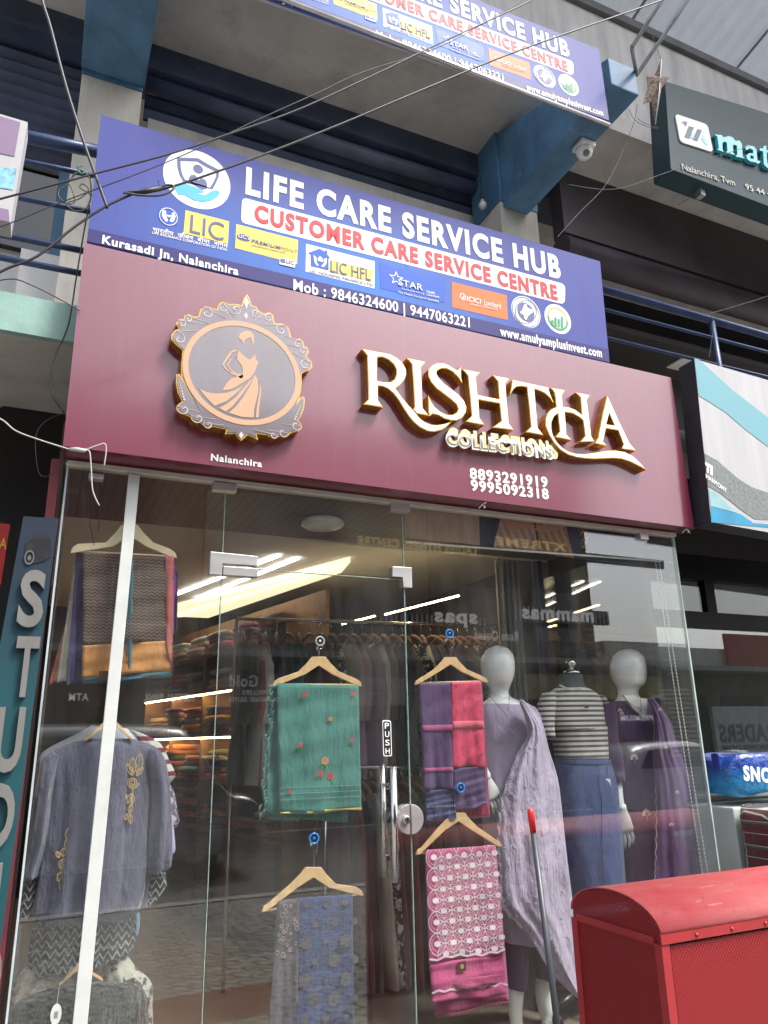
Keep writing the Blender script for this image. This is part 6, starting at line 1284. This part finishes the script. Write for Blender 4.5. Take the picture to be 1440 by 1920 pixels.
# ================================================================ NEIGHBOURS, STREET FURNITURE, CABLES
# right neighbour: black framed shop window with goods outside it
nb = thing('neighbour_window', 'black framed dark window of the bedding shop to the right', 'window', (4.6, 3.35, 0))
M_BLKF = mat('black_aluminium', (.006, .006, .007), .5, 0, var=.2, spec=.15)
xl = 3.30; YN_ = 3.36
zt_, zm0, zm1, zb_ = at(1300, 1086, YN_).z, at(1300, 1146, YN_).z, at(1300, 1176, YN_).z, .35
xm0, xm1 = at(1325, 1120, YN_).x, at(1342, 1120, YN_).x
mb = MB(); mb.box(xl, 8, YN_, YN_ + .06, zm1, zm0); mb.box(xl, 8, YN_ + .001, YN_ + .061, zt_, zt_ + .16); mb.box(xm0, xm1, YN_ + .002, YN_ + .058, zm0 + .001, zt_ - .001); mb.box(xl, 8, YN_, YN_ + .06, .2, zb_); mb.build('frame', M_BLKF, nb)
MB().box(xl, 8, YN_ + .025, YN_ + .032, zm0, zt_).build('transom_pane', glass_mat('grey_glass', (.75, .78, .76), .05, .06), nb)
MB().box(xl, 8, YN_ + .025, YN_ + .032, zb_, zm1).build('pane', glass_mat('grey_glass_low', (.62, .65, .64), .13, .03), nb)
MB().box(xl, 8.2, YN_ + .002, 3.6, zt_ + .161, SL - .004).build('head_panel', M_DARK, nb)
MB().box(xl, 8, 4.9, 5.0, 0, SL - .004).build('back_wall', mat('shop_back', (.30, .30, .285), .8, var=.4, scale=1.5), nb)
MB().box(3.26, 3.299, 3.36, 4.29, 0, SL - .004).build('side_wall', M_DARK, nb)
# counter, plaid quilts, blue bag
A = at(1345, 1512, 3.12); B = at(1405, 1600, 3.12)
tag(MB().box(A.x, B.x + .9, 3.02, 3.32, 0, A.z).build('display_counter', mat('pale_green_laminate', (.50, .56, .50), .4, var=.08), bevel=.01), 'pale green display counter outside the bedding shop', 'counter')
def plaid(t, x, y, z):
    c = None; col = (.016, .022, .026)
    def ln(v, f_, o_, w_): return mth(t, 'LESS_THAN', mth(t, 'ABSOLUTE', mth(t, 'SUBTRACT', mth(t, 'FRACT', mth(t, 'MULTIPLY_ADD', v, f_, o_)), .5)), w_)
    c = mixc(t, mth(t, 'MULTIPLY', mth(t, 'MAXIMUM', ln(x, 9, 0, .12), ln(z, 9, 0, .12)), .7), col, (.14, .025, .03))
    c = mixc(t, mth(t, 'MULTIPLY', mth(t, 'MAXIMUM', ln(x, 9, .4, .05), ln(z, 9, .4, .05)), .7), c, (.05, .16, .09))
    return mixc(t, mth(t, 'MULTIPLY', mth(t, 'MAXIMUM', ln(x, 18, .2, .03), ln(z, 18, .2, .03)), .65), c, (.55, .55, .5))
PLD = pattern_fabric('dark_plaid', plaid, .5)
A = at(1368, 1512, 3.0); B = at(1470, 1655, 3.0)
def soft(mb, x0, x1, y0, y1, z0, z1, k=5):
    rs = []
    for i in range(9):
        v = i / 8; s_ = (1 - abs(2 * v - 1) ** k) ** (1 / k) if 0 < v < 1 else .6
        rs.append([Vector(((x0 + x1) / 2 + (x1 - x0) / 2 * (.85 + .15 * s_) * math.copysign(abs(cos(a)) ** .45, cos(a)) * (1 + .02 * sin(a * 5 + v * 7)), (y0 + y1) / 2 + (y1 - y0) / 2 * (.85 + .15 * s_) * math.copysign(abs(sin(a)) ** .45, sin(a)), z0 + (z1 - z0) * v + .01 * sin(a * 3 + i))) for a in [2 * pi * j / 28 for j in range(28)]])
    return mb.rings(rs)
soft(MB(), A.x, A.x + .55, 2.72, 3.0, A.z - .40, A.z).build('quilt', PLD, None, 'dark plaid quilt folded at the front of the pale green counter', 'quilt')
soft(MB(), A.x + .10, A.x + .6, 2.60, 2.715, A.z - .42, A.z - .14).build('quilt', PLD, None, 'smaller plaid quilt in clear wrap leaning on the bigger one', 'quilt')
A = at(1345, 1490, 3.15); bb = thing('bedding_bag', 'blue plastic bedding bag lettered SNO on the counter', 'bag', (A.x + .3, 3.15, A.z))
BAG, t_, b__ = new_mat('blue_bag_plastic'); v = objco(t_); gx, gy, gz = sepxyz(t_, v)
t_.links.new(mixc(t_, ramp(t_, gz, .06, .14), (.02, .30, .62), (.008, .045, .26)), b__.inputs['Base Color']); b__.inputs['Roughness'].default_value = .25; b__.inputs['Coat Weight'].default_value = .6; bump(t_, b__, noise(t_, v, 9, 5, .6), .8, .04)
soft(MB(), A.x - .0, A.x + .75, 3.0, 3.3, A.z, A.z + .20, 3).build('bag', BAG, bb)
mb = MB(); ptext(mb, 'SNO', (1394, 1462), (1446, 1467), (1395, 1436), 2.985, .004, .04, slant=.15); mb.build('lettering', WHITE, bb)
mb = MB(); mb.prism([at(1345, 1412, 3.1), at(1362, 1420, 3.1), at(1375, 1440, 3.1), at(1352, 1450, 3.1)], (0, .05, 0)); mb.build('bag_corner', BAG, bb, bevel=.008)
# red perforated cover box
rb_x, rb_f, rb_b, rb_z, rb_l = 1.735, 1.90, 2.31, 1.03, 2.2
REDP = mat('red_powder_coat', (.33, .02, .025), .42, var=.18, scale=5, dirt=.25, coat=.3, coatr=.3)
PERF = bpy.data.materials.new('red_perforated_sheet'); PERF.use_nodes = True; t_ = PERF.node_tree; b__ = t_.nodes['Principled BSDF']; v = objco(t_); gx, gy, gz = sepxyz(t_, v)
b__.inputs['Base Color'].default_value = (.28, .018, .022, 1); b__.inputs['Roughness'].default_value = .42
hsum = mth(t_, 'ADD', gx, gy); PD = .0125
def dots(o1, o2):
    a_ = mth(t_, 'SUBTRACT', mth(t_, 'FRACT', mth(t_, 'MULTIPLY_ADD', hsum, 1 / PD, o1)), .5); c_ = mth(t_, 'SUBTRACT', mth(t_, 'FRACT', mth(t_, 'MULTIPLY_ADD', gz, 1 / PD / 1.1, o2)), .5)
    return mth(t_, 'LESS_THAN', mth(t_, 'ADD', mth(t_, 'MULTIPLY', a_, a_), mth(t_, 'MULTIPLY', c_, c_)), .062)
hole = mth(t_, 'MAXIMUM', dots(0, 0), dots(.5, .5)); trn = nd(t_, 'ShaderNodeBsdfTransparent'); mx_ = nd(t_, 'ShaderNodeMixShader')
t_.links.new(hole, mx_.inputs[0]); t_.links.new(b__.outputs[0], mx_.inputs[1]); t_.links.new(trn.outputs[0], mx_.inputs[2]); t_.links.new(mx_.outputs[0], t_.nodes['Material Output'].inputs['Surface'])
rbx = thing('red_cover_box', 'red perforated metal cover box with a rounded lid on the pavement', 'box', (rb_x + 1.1, 2.1, 0))
def arc(n, r0=0.): return [(2.105 + (.205 + r0) * cos(pi - pi * i / n), rb_z + (.088 + r0) * sin(pi * i / n)) for i in range(n + 1)]
n = 24; o_, i_ = arc(n, .006), arc(n, .002); vs = []
for x in (rb_x - .003, rb_x + rb_l): vs += [(x, y, z) for y, z in o_] + [(x, y, z) for y, z in i_]
fs = []; q = 2 * (n + 1)
for i in range(n):
    fs += [(i, i + 1, q + i + 1, q + i), (n + 1 + i, q + n + 1 + i, q + n + 2 + i, n + 2 + i), (i, n + 1 + i, n + 2 + i, i + 1), (q + i, q + i + 1, q + n + 2 + i, q + n + 1 + i)]
fs += [(0, q, q + n + 1, n + 1), (n, 2 * n + 1, q + 2 * n + 1, q + n)]
mb = MB(); mb.add(vs, fs, 0, False); LID, t_, b__ = new_mat('dusty_red_coat'); v = objco(t_); n1 = noise(t_, v, 4, 7, .7, stretch=(.6, 2, 2)); n2 = noise(t_, v, 40, 4, .7, stretch=(.15, 1, 1))
c_ = mixc(t_, ramp(t_, n1, .35, .75), (.37, .042, .05), (.40, .12, .115)); c_ = mixc(t_, mth(t_, 'MULTIPLY', ramp(t_, n2, .62, .70), .5), c_, (.5, .3, .28)); c_ = mixc(t_, mth(t_, 'MULTIPLY', ramp(t_, noise(t_, v, 90, 2), .70, .73), .8), c_, (.12, .03, .025))
t_.links.new(c_, b__.inputs['Base Color']); t_.links.new(mth(t_, 'MULTIPLY_ADD', n1, .25, .38), b__.inputs['Roughness']); b__.inputs['Specular IOR Level'].default_value = .35; bump(t_, b__, noise(t_, v, 3, 3), .25, .03)
lid = mb.build('lid', LID, rbx)
for p_ in lid.data.polygons: p_.use_smooth = len(p_.vertices) == 4 and abs(p_.normal.x) < .5
MB().prism([(rb_x, y, z) for y, z in arc(n, -.001)] + [(rb_x, 2.31, .06), (rb_x, 1.90, .06)], (.004, 0, 0)).build('end_panel', PERF, rbx)
MB().box(rb_x + .03, rb_x + rb_l - .03, rb_f, rb_f + .004, .06, rb_z - .03).build('front_panel', PERF, rbx)
MB().box(rb_x + .03, rb_x + rb_l - .03, rb_b - .004, rb_b, .06, rb_z - .03).build('rear_panel', PERF, rbx)
MB().box(rb_x - .008, rb_x + rb_l, rb_f - .008, rb_f - .003, rb_z - .022, rb_z + .003).build('lid_flange', REDP, rbx)
mb = MB()
for i in range(8): mb.lathe((rb_x + .13 + i * .145, rb_f - .0085, rb_z - .010), [(.006, 0), (.005, -.003), (.001, -.004)], 10, 'y')
mb.build('rivets', REDP, rbx)
for (x, y) in ((rb_x, rb_f - .004), (rb_x, rb_b - .026), (rb_x + rb_l - .03, rb_f - .004)): MB().box(x - .006, x + .024, y, y + .03, 0, rb_z - .024).build('corner_post', REDP, rbx)
MB().box(rb_x - .006, rb_x + .0, rb_f + .027, rb_b - .027, rb_z - .03, rb_z - .008).build('cross_bar', REDP, rbx)
MB().box(rb_x + .10, rb_x + rb_l - .15, rb_f + .05, rb_b - .05, .05, rb_z - .12).build('inner_box', mat('inner_machine', (.05, .03, .03), .6, var=.5, scale=4), rbx)
# mop handle leaning on the glass
a_, b_ = at(997, 1538, 2.93), at(1046, 1930, 2.80); e = b_ + (b_ - a_) * (b_.z / (a_.z - b_.z))
mp = thing('broom', 'grey broom handle with a red tip leaning on the shop glass', 'broom', tuple(e))
MB().tube([a_ + (a_ - b_) * -.0, e], .0125, 12).build('handle', mat('grey_handle', (.045, .05, .062), .4, var=.15), mp)
d_ = (a_ - e).normalized(); MB().tube([a_ - d_ * .05, a_ + d_ * .03, a_ + d_ * .035, a_ + d_ * .045, a_ + d_ * .05], [.0145, .0145, .0140, .0105, .004], 14).build('tip', mat('red_plastic', (.60, .02, .02), .35), mp)
MB().box(e.x - .2, e.x + .2, e.y - .03, e.y + .03, .0, .07).build('broom_head', mat('broom_bristle', (.10, .05, .05), .9, bmp=.5, bscale=200), mp)
# dome camera, bulb, paper star
q = lev(1094, 272, 5.296); cc = thing('security_camera', 'white dome security camera under the blue bracket beam', 'camera', tuple(q))
WP = mat('white_plastic', (.7, .7, .68), .4)
MB().box(q.x - .055, q.x + .055, q.y - .055, q.y + .055, q.z - .035, q.z - .001).build('base', WP, cc, bevel=.006)
MB().lathe(q, [(.052, -.036), (.054, -.060), (.046, -.085), (.028, -.104), (.004, -.112)], 24).build('dome', WP, cc)
d_ = Vector((-.25, -.6, -.6)).normalized(); c_ = q + Vector((0, 0, -.062)) + d_ * .045
MB().tube([c_, c_ + d_ * .012], [.022, .018], 16).build('lens', mat('lens_black', (.01, .01, .012), .08, coat=1), cc)
q = at(905, 385, 3.9); bu = thing('light_bulb', 'bare glass bulb hanging at the corner under the navy shutter', 'bulb', tuple(q))
MB().lathe(q, [(.002, -.035), (.022, -.026), (.032, -.004), (.028, .016), (.014, .032), (.014, .05)], 20).build('globe', mat('pearl_glass', (.55, .55, .53), .15, coat=.6), bu)
MB().lathe(q, [(.016, .05), (.018, .09), (.004, .1), (.003, .26)], 14).build('holder', mat('black_plastic', (.018, .018, .02)), bu)
STARM = pattern_fabric('patterned_star_paper', lambda t, x, y, z: mixc(t, ramp(t, noise(t, objco(t), 40, 3, .6), .46, .54), (.30, .22, .17), (.12, .085, .07)), .1)
pts = [(1239, 112), (1236, 143), (1257, 144), (1240, 166), (1229, 233), (1222, 190), (1205, 196), (1214, 166), (1212, 143), (1229, 142)]
YS_ = 2.62; O = [at(x, y, YS_) for x, y in pts]; cF = at(1227, 158, YS_)
vs = O + [cF + Vector((-.0, -.05, 0)), cF + Vector((0, .05, 0))]; fs = []
for i in range(10): fs += [(i, (i + 1) % 10, 10), ((i + 1) % 10, i, 11)]
sp_ = thing('paper_star', 'brown patterned paper star lantern hanging at the beam end', 'lantern', tuple(O[4])); MB().add(vs, fs).build('star', STARM, sp_)
MB().tube([O[0] + Vector((.002, -.004, 0)), at(1236, 170, YS_ - .05), O[4]], .003, 6).build('rib', mat('white_plastic', (.7, .7, .68)), sp_)
MB().tube([O[0], O[0] + Vector((-.05, .02, .35))], .0012, 4).build('string', mat('black_cable', (.015, .015, .018), .5), sp_)
# cables
CAB = mat('black_cable', (.009, .009, .012), .6); CABG = mat('grey_cable', (.04, .04, .046), .5); CABW = mat('white_cable', (.40, .39, .37), .5)
def cable(pts, r, m, label, Y=2.3, k=6, ys=None, n=7):
    P = [at(x, y, (ys[i] if ys else Y)) for i, (x, y) in enumerate(pts)]
    return MB().tube(cr([(p_.x, p_.y, p_.z) for p_ in P], k), r * .78, n).build('cable', m, None, label, 'cable', 'cables in front of the shop')
cable([(-120, 402), (0, 373), (180, 325), (320, 288), (430, 251), (560, 205), (700, 141), (820, 83), (965, 16), (1100, -50)], .0042, CAB, 'black cable crossing over the round white badge of the blue sign', 2.1)
cable([(-120, 468), (20, 418), (110, 381), (260, 325), (350, 288), (420, 255), (480, 226), (600, 172), (680, 135), (830, 85), (960, 12), (1040, -34)], .0024, CAB, 'thin black cable sagging beside the thicker upper one', 2.13)
cable([(-60, 560), (0, 510), (70, 480), (140, 425), (200, 386), (246, 365)], .0052, CAB, 'thick black cable rising from the lower left to the tied loop', 2.15)
cable([(245, 365), (325, 349), (480, 295), (640, 232), (800, 165), (980, 92), (1243, 0), (1500, -90)], .0052, CAB, 'thick black cable running from the tied loop to the top right corner', 2.15)
cable([(232, 361), (262, 366), (300, 366), (322, 357), (325, 349), (312, 347), (290, 354), (262, 358), (238, 360), (232, 363)], .0048, CABG, 'short tied loop of cable on the left of the round badge', 2.14)
mb = MB(); P = [at(x, y, 2.145) for x, y in ((255, 363), (275, 358), (302, 353))]; mb.tube(P, .009, 8); mb.tube([at(299, 352, 2.14), at(296, 338, 2.14)], .0014, 4); mb.tube([at(262, 357, 2.14), at(270, 360, 2.14)], .0014, 4)
mb.build('tape_wrap', CAB, None, 'black tape and wire wrapped round the tied cable loop', 'tape')
cable([(68, -60), (79, 0), (95, 52), (119, 145), (140, 215), (165, 290), (185, 345), (201, 390)], .0062, mat('purple_brown_cable', (.022, .018, .026), .5), 'thick twin cable dropping from the top left edge', 2.12)
cable([(170, 335), (158, 322), (140, 325), (128, 345), (112, 355), (110, 368), (125, 382), (140, 378), (135, 355), (130, 340), (150, 322), (168, 335), (170, 370), (160, 392), (140, 395), (125, 382), (150, 372), (166, 356), (155, 345), (150, 352), (163, 360), (185, 375), (201, 389)], .0035, mat('grey_green_cable', (.04, .043, .038), .5), 'coil of spare cable tied to the railing left of the blue sign', 2.9)
mb = MB(); P = [at(x, y, 2.88) for x, y in ((145, 312), (150, 318), (158, 322), (152, 326), (146, 316), (156, 310))]; mb.tube(cr(P, 4), .0035, 6); mb.build('cable_tie', mat('green_tie', (.02, .14, .10), .5), None, 'green tie holding the coil of spare cable', 'tie')
cable([(168, 385), (160, 420), (143, 520), (128, 610), (104, 665), (95, 705), (98, 740), (121, 774)], .004, CAB, 'black cable hanging in a bow down the left edge of the signs', 2.93)
cable([(121, 774), (85, 790), (68, 815), (67, 850), (75, 890), (100, 888), (130, 860)], .002, CAB, 'thin dark wire looping under the left corner of the maroon sign', 2.95)
cable([(-40, 535), (20, 523), (60, 535), (110, 560), (150, 583)], .0032, CABG, 'grey cable slanting down in front of the left railing', 2.85)
cable([(-60, 762), (0, 785), (30, 808), (75, 825), (132, 843)], .0036, CABW, 'white cable coming in from the left under the balcony', 2.75)
mb = MB(); mb.tube([at(x, y, 2.75) for x, y in ((130, 842), (145, 843), (158, 845), (163, 843))], [.006, .009, .008, .004], 10); mb.build('tape_joint', CABW, None, 'white taped joint on the white cable at the sign corner', 'tape')
cable([(160, 844), (168, 848), (171, 880), (174, 920), (186, 948)], .0034, CABW, 'white cable end hanging in front of the glass top rail', 2.78)
cable([(162, 843), (180, 836), (196, 832), (199, 845), (195, 874)], .0034, CABW, 'short white wire looped up behind the glass top rail', 2.79)
cable([(168, 880), (166, 960), (172, 1000), (176, 1022)], .0022, CAB, 'thin black wire hanging inside the top left glass corner', 3.05)
cable([(189, 905), (187, 960), (184, 996)], .0022, CAB, 'second thin black wire end hanging inside the top left glass corner', 3.05)
cable([(1195, 195), (1185, 240), (1140, 340), (1085, 400), (1042, 448)], .002, CAB, 'thin dark wire slanting from the beam end to the blue sign', 2.75)
cable([(1060, 345), (1150, 355), (1237, 328), (1300, 305), (1380, 282), (1500, 240)], .0024, CAB, 'thin black wire stretched across the dark teal board', 2.8)
cable([(1180, 205), (1190, 225), (1215, 238), (1235, 240), (1210, 232), (1195, 222)], .0018, CAB, 'tangle of thin wire under the paper star', 2.75)
cable([(1270, 385), (1310, 360), (1335, 330)], .0022, CAB, 'thin black wire passing behind the dark teal board', 3.2)
cable([(1500, 530), (1440, 555), (1335, 587), (1325, 588)], .0024, CAB, 'thin wire tied to the blue railing post', 3.05)
cable([(1333, 588), (1338, 610), (1334, 640), (1329, 672)], .002, CABG, 'grey wire dropping down the blue railing post', 3.04)
# small ties under the sign
for i, (px, py, lab) in enumerate(((905, 950, 'bit of pale twine sticking out under the maroon sign'), (1287, 996, 'knot of pale twine at the right bottom corner of the maroon sign'))):
    mb = MB(); mb.tube(cr([at(px - 8, py + 4, 2.88), at(px, py - 4, 2.87), at(px + 7, py - 8 + i * 12, 2.86)], 4), .002, 5); mb.tube(cr([at(px - 2, py - 4, 2.88), at(px + 4, py, 2.87), at(px + 2, py + 3, 2.87)], 4), .002, 5)
    mb.build('twine', mat('pale_twine', (.5, .47, .42), .8), None, lab, 'twine')

# ================================================================ ACROSS THE ROAD (what the glass mirrors)
VY = 17.0; OY = 2 * G - VY
def op(px, py, dY=0.): return mir(at(px, py, VY + dY))
def block(x0, x1, h, m, label, up=None, bands=()):
    b_ = thing('shop_building', label, 'building', ((x0 + x1) / 2, OY - 3, .03))
    MB().box(x0, x1, OY - 7, OY - .3, .03, h).build('wall', m, b_)
    MB().box(x0 - .1, x1 + .1, OY - .296, OY + .05, h - .55, h + .25).build('parapet', mat('old_white_parapet', (.50, .50, .48), .85, var=.2, dirt=.5), b_)
    MB().box(x0, x1, OY - .296, OY + 1.1, 3.35, 3.5).build('canopy', mat('canopy_concrete', (.30, .29, .28), .85, dirt=.5), b_)
    n = max(2, int((x1 - x0) / 2.3))
    for i in range(n):
        xa = x0 + (i + .12) * (x1 - x0) / n; xb = x0 + (i + .86) * (x1 - x0) / n
        MB().box(xa, xb, OY - .296, OY - .26, .2, 2.7).build('shop_opening', M_DARK, b_)
        if h > 5.5:
            f_ = MB().box(xa + .2, xb - .2, OY - .296, OY - .24, 4.1, 5.5).build('window', mat('old_frame', (.22, .20, .18), .7), b_)
            MB().box(xa + .26, xb - .26, OY - .238, OY - .232, 4.16, 5.44).build('pane', mat('dark_pane', (.03, .035, .04), .1, coat=1), f_)
    return b_
block(-14, 3.2, 9.0, mat('maroon_plaster', (.12, .035, .045), .8, dirt=.4), 'long maroon plastered building across the road with a bank')
block(3.25, 9.2, 9.2, mat('grey_plaster', (.17, .165, .16), .8, dirt=.4), 'grey plastered building across the road with a jewellery shop')
block(9.25, 14.6, 9.4, mat('dark_plaster', (.09, .09, .10), .8, dirt=.4), 'dark plastered building across the road with a fitness centre')
block(14.7, 30, 3.9, mat('brown_plaster', (.16, .12, .10), .8, dirt=.4), 'low brown single storey shops across the road under open sky')
def osign(label, l, t_, r, b_, mboard, texts, mt, cat='sign', dz=.1, nm='shop_board'):
    P0, P1 = op(l, t_), op(r, b_); s_ = thing(nm, label, cat, ((P0.x + P1.x) / 2, OY + dz, P1.z))
    MB().box(P0.x, P1.x, OY + dz - .12, OY + dz, min(P0.z, P1.z), max(P0.z, P1.z)).build('board', mboard, s_)
    for (s, lx, rx_, yb, cap) in texts:
        A_, B_ = op(rx_, yb), op(lx, yb); A_.y = B_.y = OY + dz + .004; B_.z = A_.z
        c_ = op(rx_, yb - cap).z - A_.z; letters(MB(), s, A_, B_, c_, .02, .03, mirror=True); mb = letters(MB(), s, A_, B_, c_, .02, .03, mirror=True); mb.build('lettering', mt, s_)
    return s_
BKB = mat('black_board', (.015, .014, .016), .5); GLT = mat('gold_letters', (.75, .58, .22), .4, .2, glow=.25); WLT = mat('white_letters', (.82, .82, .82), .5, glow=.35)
def bstripe(t, x, y, z): return mixc(t, mth(t, 'GREATER_THAN', mth(t, 'FRACT', mth(t, 'MULTIPLY', x, 7)), .55), (.02, .02, .02), (.55, .55, .55))
SBR = pattern_fabric('striped_board', bstripe, .02)
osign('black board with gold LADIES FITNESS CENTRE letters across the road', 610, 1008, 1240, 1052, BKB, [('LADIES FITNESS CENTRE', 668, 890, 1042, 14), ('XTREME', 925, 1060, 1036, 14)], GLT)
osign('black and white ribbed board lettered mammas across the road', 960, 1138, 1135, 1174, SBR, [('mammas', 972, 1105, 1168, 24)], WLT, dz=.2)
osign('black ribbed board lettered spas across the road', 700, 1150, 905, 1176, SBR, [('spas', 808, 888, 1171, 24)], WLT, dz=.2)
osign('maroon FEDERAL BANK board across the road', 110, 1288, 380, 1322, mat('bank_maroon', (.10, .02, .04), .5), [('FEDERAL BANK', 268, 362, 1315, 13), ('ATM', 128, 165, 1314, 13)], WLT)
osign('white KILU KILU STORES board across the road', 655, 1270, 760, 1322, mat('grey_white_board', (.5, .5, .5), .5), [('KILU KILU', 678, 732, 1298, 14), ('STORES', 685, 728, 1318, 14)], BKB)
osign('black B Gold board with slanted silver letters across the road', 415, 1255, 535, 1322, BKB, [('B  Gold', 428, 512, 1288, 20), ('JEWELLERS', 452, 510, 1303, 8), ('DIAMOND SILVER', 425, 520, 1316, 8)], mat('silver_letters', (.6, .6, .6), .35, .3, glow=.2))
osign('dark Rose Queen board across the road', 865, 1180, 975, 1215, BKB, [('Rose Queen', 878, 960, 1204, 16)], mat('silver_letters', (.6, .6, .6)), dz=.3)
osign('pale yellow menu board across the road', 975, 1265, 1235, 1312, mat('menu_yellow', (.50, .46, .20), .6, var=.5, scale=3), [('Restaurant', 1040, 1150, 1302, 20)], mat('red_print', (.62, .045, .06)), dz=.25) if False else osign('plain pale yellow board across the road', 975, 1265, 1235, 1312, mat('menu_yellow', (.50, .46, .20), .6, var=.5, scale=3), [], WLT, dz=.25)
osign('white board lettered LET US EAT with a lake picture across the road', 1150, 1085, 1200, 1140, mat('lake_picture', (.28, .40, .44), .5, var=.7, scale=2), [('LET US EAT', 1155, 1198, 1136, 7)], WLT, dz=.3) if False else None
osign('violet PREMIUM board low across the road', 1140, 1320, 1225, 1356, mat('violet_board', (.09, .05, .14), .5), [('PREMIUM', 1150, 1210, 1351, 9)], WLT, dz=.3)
# boards mirrored in the neighbour's window
G0 = G; G = YN_ + .025
VY = 2 * G - OY
osign('white TRADERS SHOWROOM board across the road to the right', 1325, 1325, 1500, 1412, mat('grey_white_board', (.5, .5, .5), .5), [('TRADERS', 1341, 1462, 1388, 30), ('BEDS SHOWROOM', 1345, 1475, 1403, 9)], mat('slate', (.10, .13, .16)), dz=.2)
osign('red roof board on the low shops across the road', 1345, 1190, 1500, 1262, mat('red_roof_board', (.30, .05, .04), .6), [], WLT, dz=.3)
G = G0; VY = 17.0
# parked vehicles on the far side
TYRE = mat('tyre', (.02, .02, .02), .85); RIM = mat('alloy', (.5, .5, .5), .3, .9); CGL = mat('car_glass', (.015, .018, .02), .05, coat=1); LMP = mat('lamp_lens', (.7, .7, .7), .1, coat=1)
def vehicle(name, label, cat, x, y, L, W, prof, glassp, col, wheels, r):
    """side profile in (length, height) swept across the width with rounded shoulders"""
    v_ = thing(name, label, cat, (x, y, -.10)); pm = mat(name + '_paint', col, .3, .3, var=.04, coat=1, coatr=.05)
    rs = []; P = cr([(px, pz, 0) for px, pz in prof], 4, True)
    for k in range(9):
        q = -1 + k / 4; s_ = (1 - abs(q) ** 6 * .10)
        rs.append([Vector((x + p_.x, y + q * W / 2, -.10 + .25 + (p_.y - .25) * (s_ if p_.y > .9 else 1))) for p_ in P])
    MB().rings(rs).build('body', pm, v_)
    for sg in (-1, 1):
        for gp_ in glassp:
            MB().prism([(x + a, y + sg * (W / 2 + .002) - (sg * .02 if False else 0), -.10 + b_) for a, b_ in gp_], (0, sg * .006, 0)).build('side_window', CGL, v_)
        for wx in wheels:
            c = Vector((x + wx, y + sg * (W / 2 - .16), -.10 + r)); w_ = MB().lathe(c, [(r * .62, -.1), (r * .95, -.1), (r, -.06), (r, .06), (r * .95, .1), (r * .62, .1)], 28, 'y').build('wheel', TYRE, v_)
            mb = MB(); mb.lathe(c + Vector((0, sg * .085, 0)), [(r * .62, 0), (r * .55, sg * .012), (r * .12, sg * .02), (.01, sg * .02)], 24, 'y'); mb.build('rim', RIM, w_)
        MB().box(x + L / 2 - .42, x + L / 2 - .12, y + sg * (W / 2 - .18) - .08, y + sg * (W / 2 - .18) + .10, .52, .66).build('headlight', LMP, v_, bevel=.02)
    return v_
q = lev(1235, 1470, 0); cy_ = -6.9
vehicle('parked_car', 'silver hatch back car parked on the far side of the road', 'car', 12.6, cy_, 4.3, 1.75, [(-2.1, .35), (-2.1, .85), (-1.95, 1.02), (-1.6, 1.42), (-.6, 1.52), (.35, 1.46), (1.1, 1.0), (1.95, .88), (2.12, .70), (2.1, .35), (1.2, .25), (-1.2, .25)],
        [[(-1.65, 1.02), (-1.4, 1.36), (-.55, 1.42), (-.55, 1.02)], [(-.48, 1.02), (-.48, 1.42), (.3, 1.38), (.85, 1.02)]], (.45, .46, .48), (-1.3, 1.35), .33)
vehicle('parked_van', 'grey van standing on the far side of the road', 'van', .7, -5.4, 4.4, 1.8, [(-2.2, .35), (-2.2, 1.2), (-2.1, 1.8), (-1.8, 1.95), (.8, 1.95), (1.3, 1.75), (1.75, 1.1), (2.15, .95), (2.2, .4), (1.2, .28), (-1.2, .28)],
        [[(-1.95, 1.2), (-1.9, 1.68), (-1.0, 1.7), (-1.0, 1.2)], [(-.92, 1.2), (-.92, 1.7), (.1, 1.7), (.1, 1.2)], [(.18, 1.2), (.18, 1.7), (.95, 1.66), (1.4, 1.2)]], (.16, .17, .18), (-1.4, 1.35), .32)
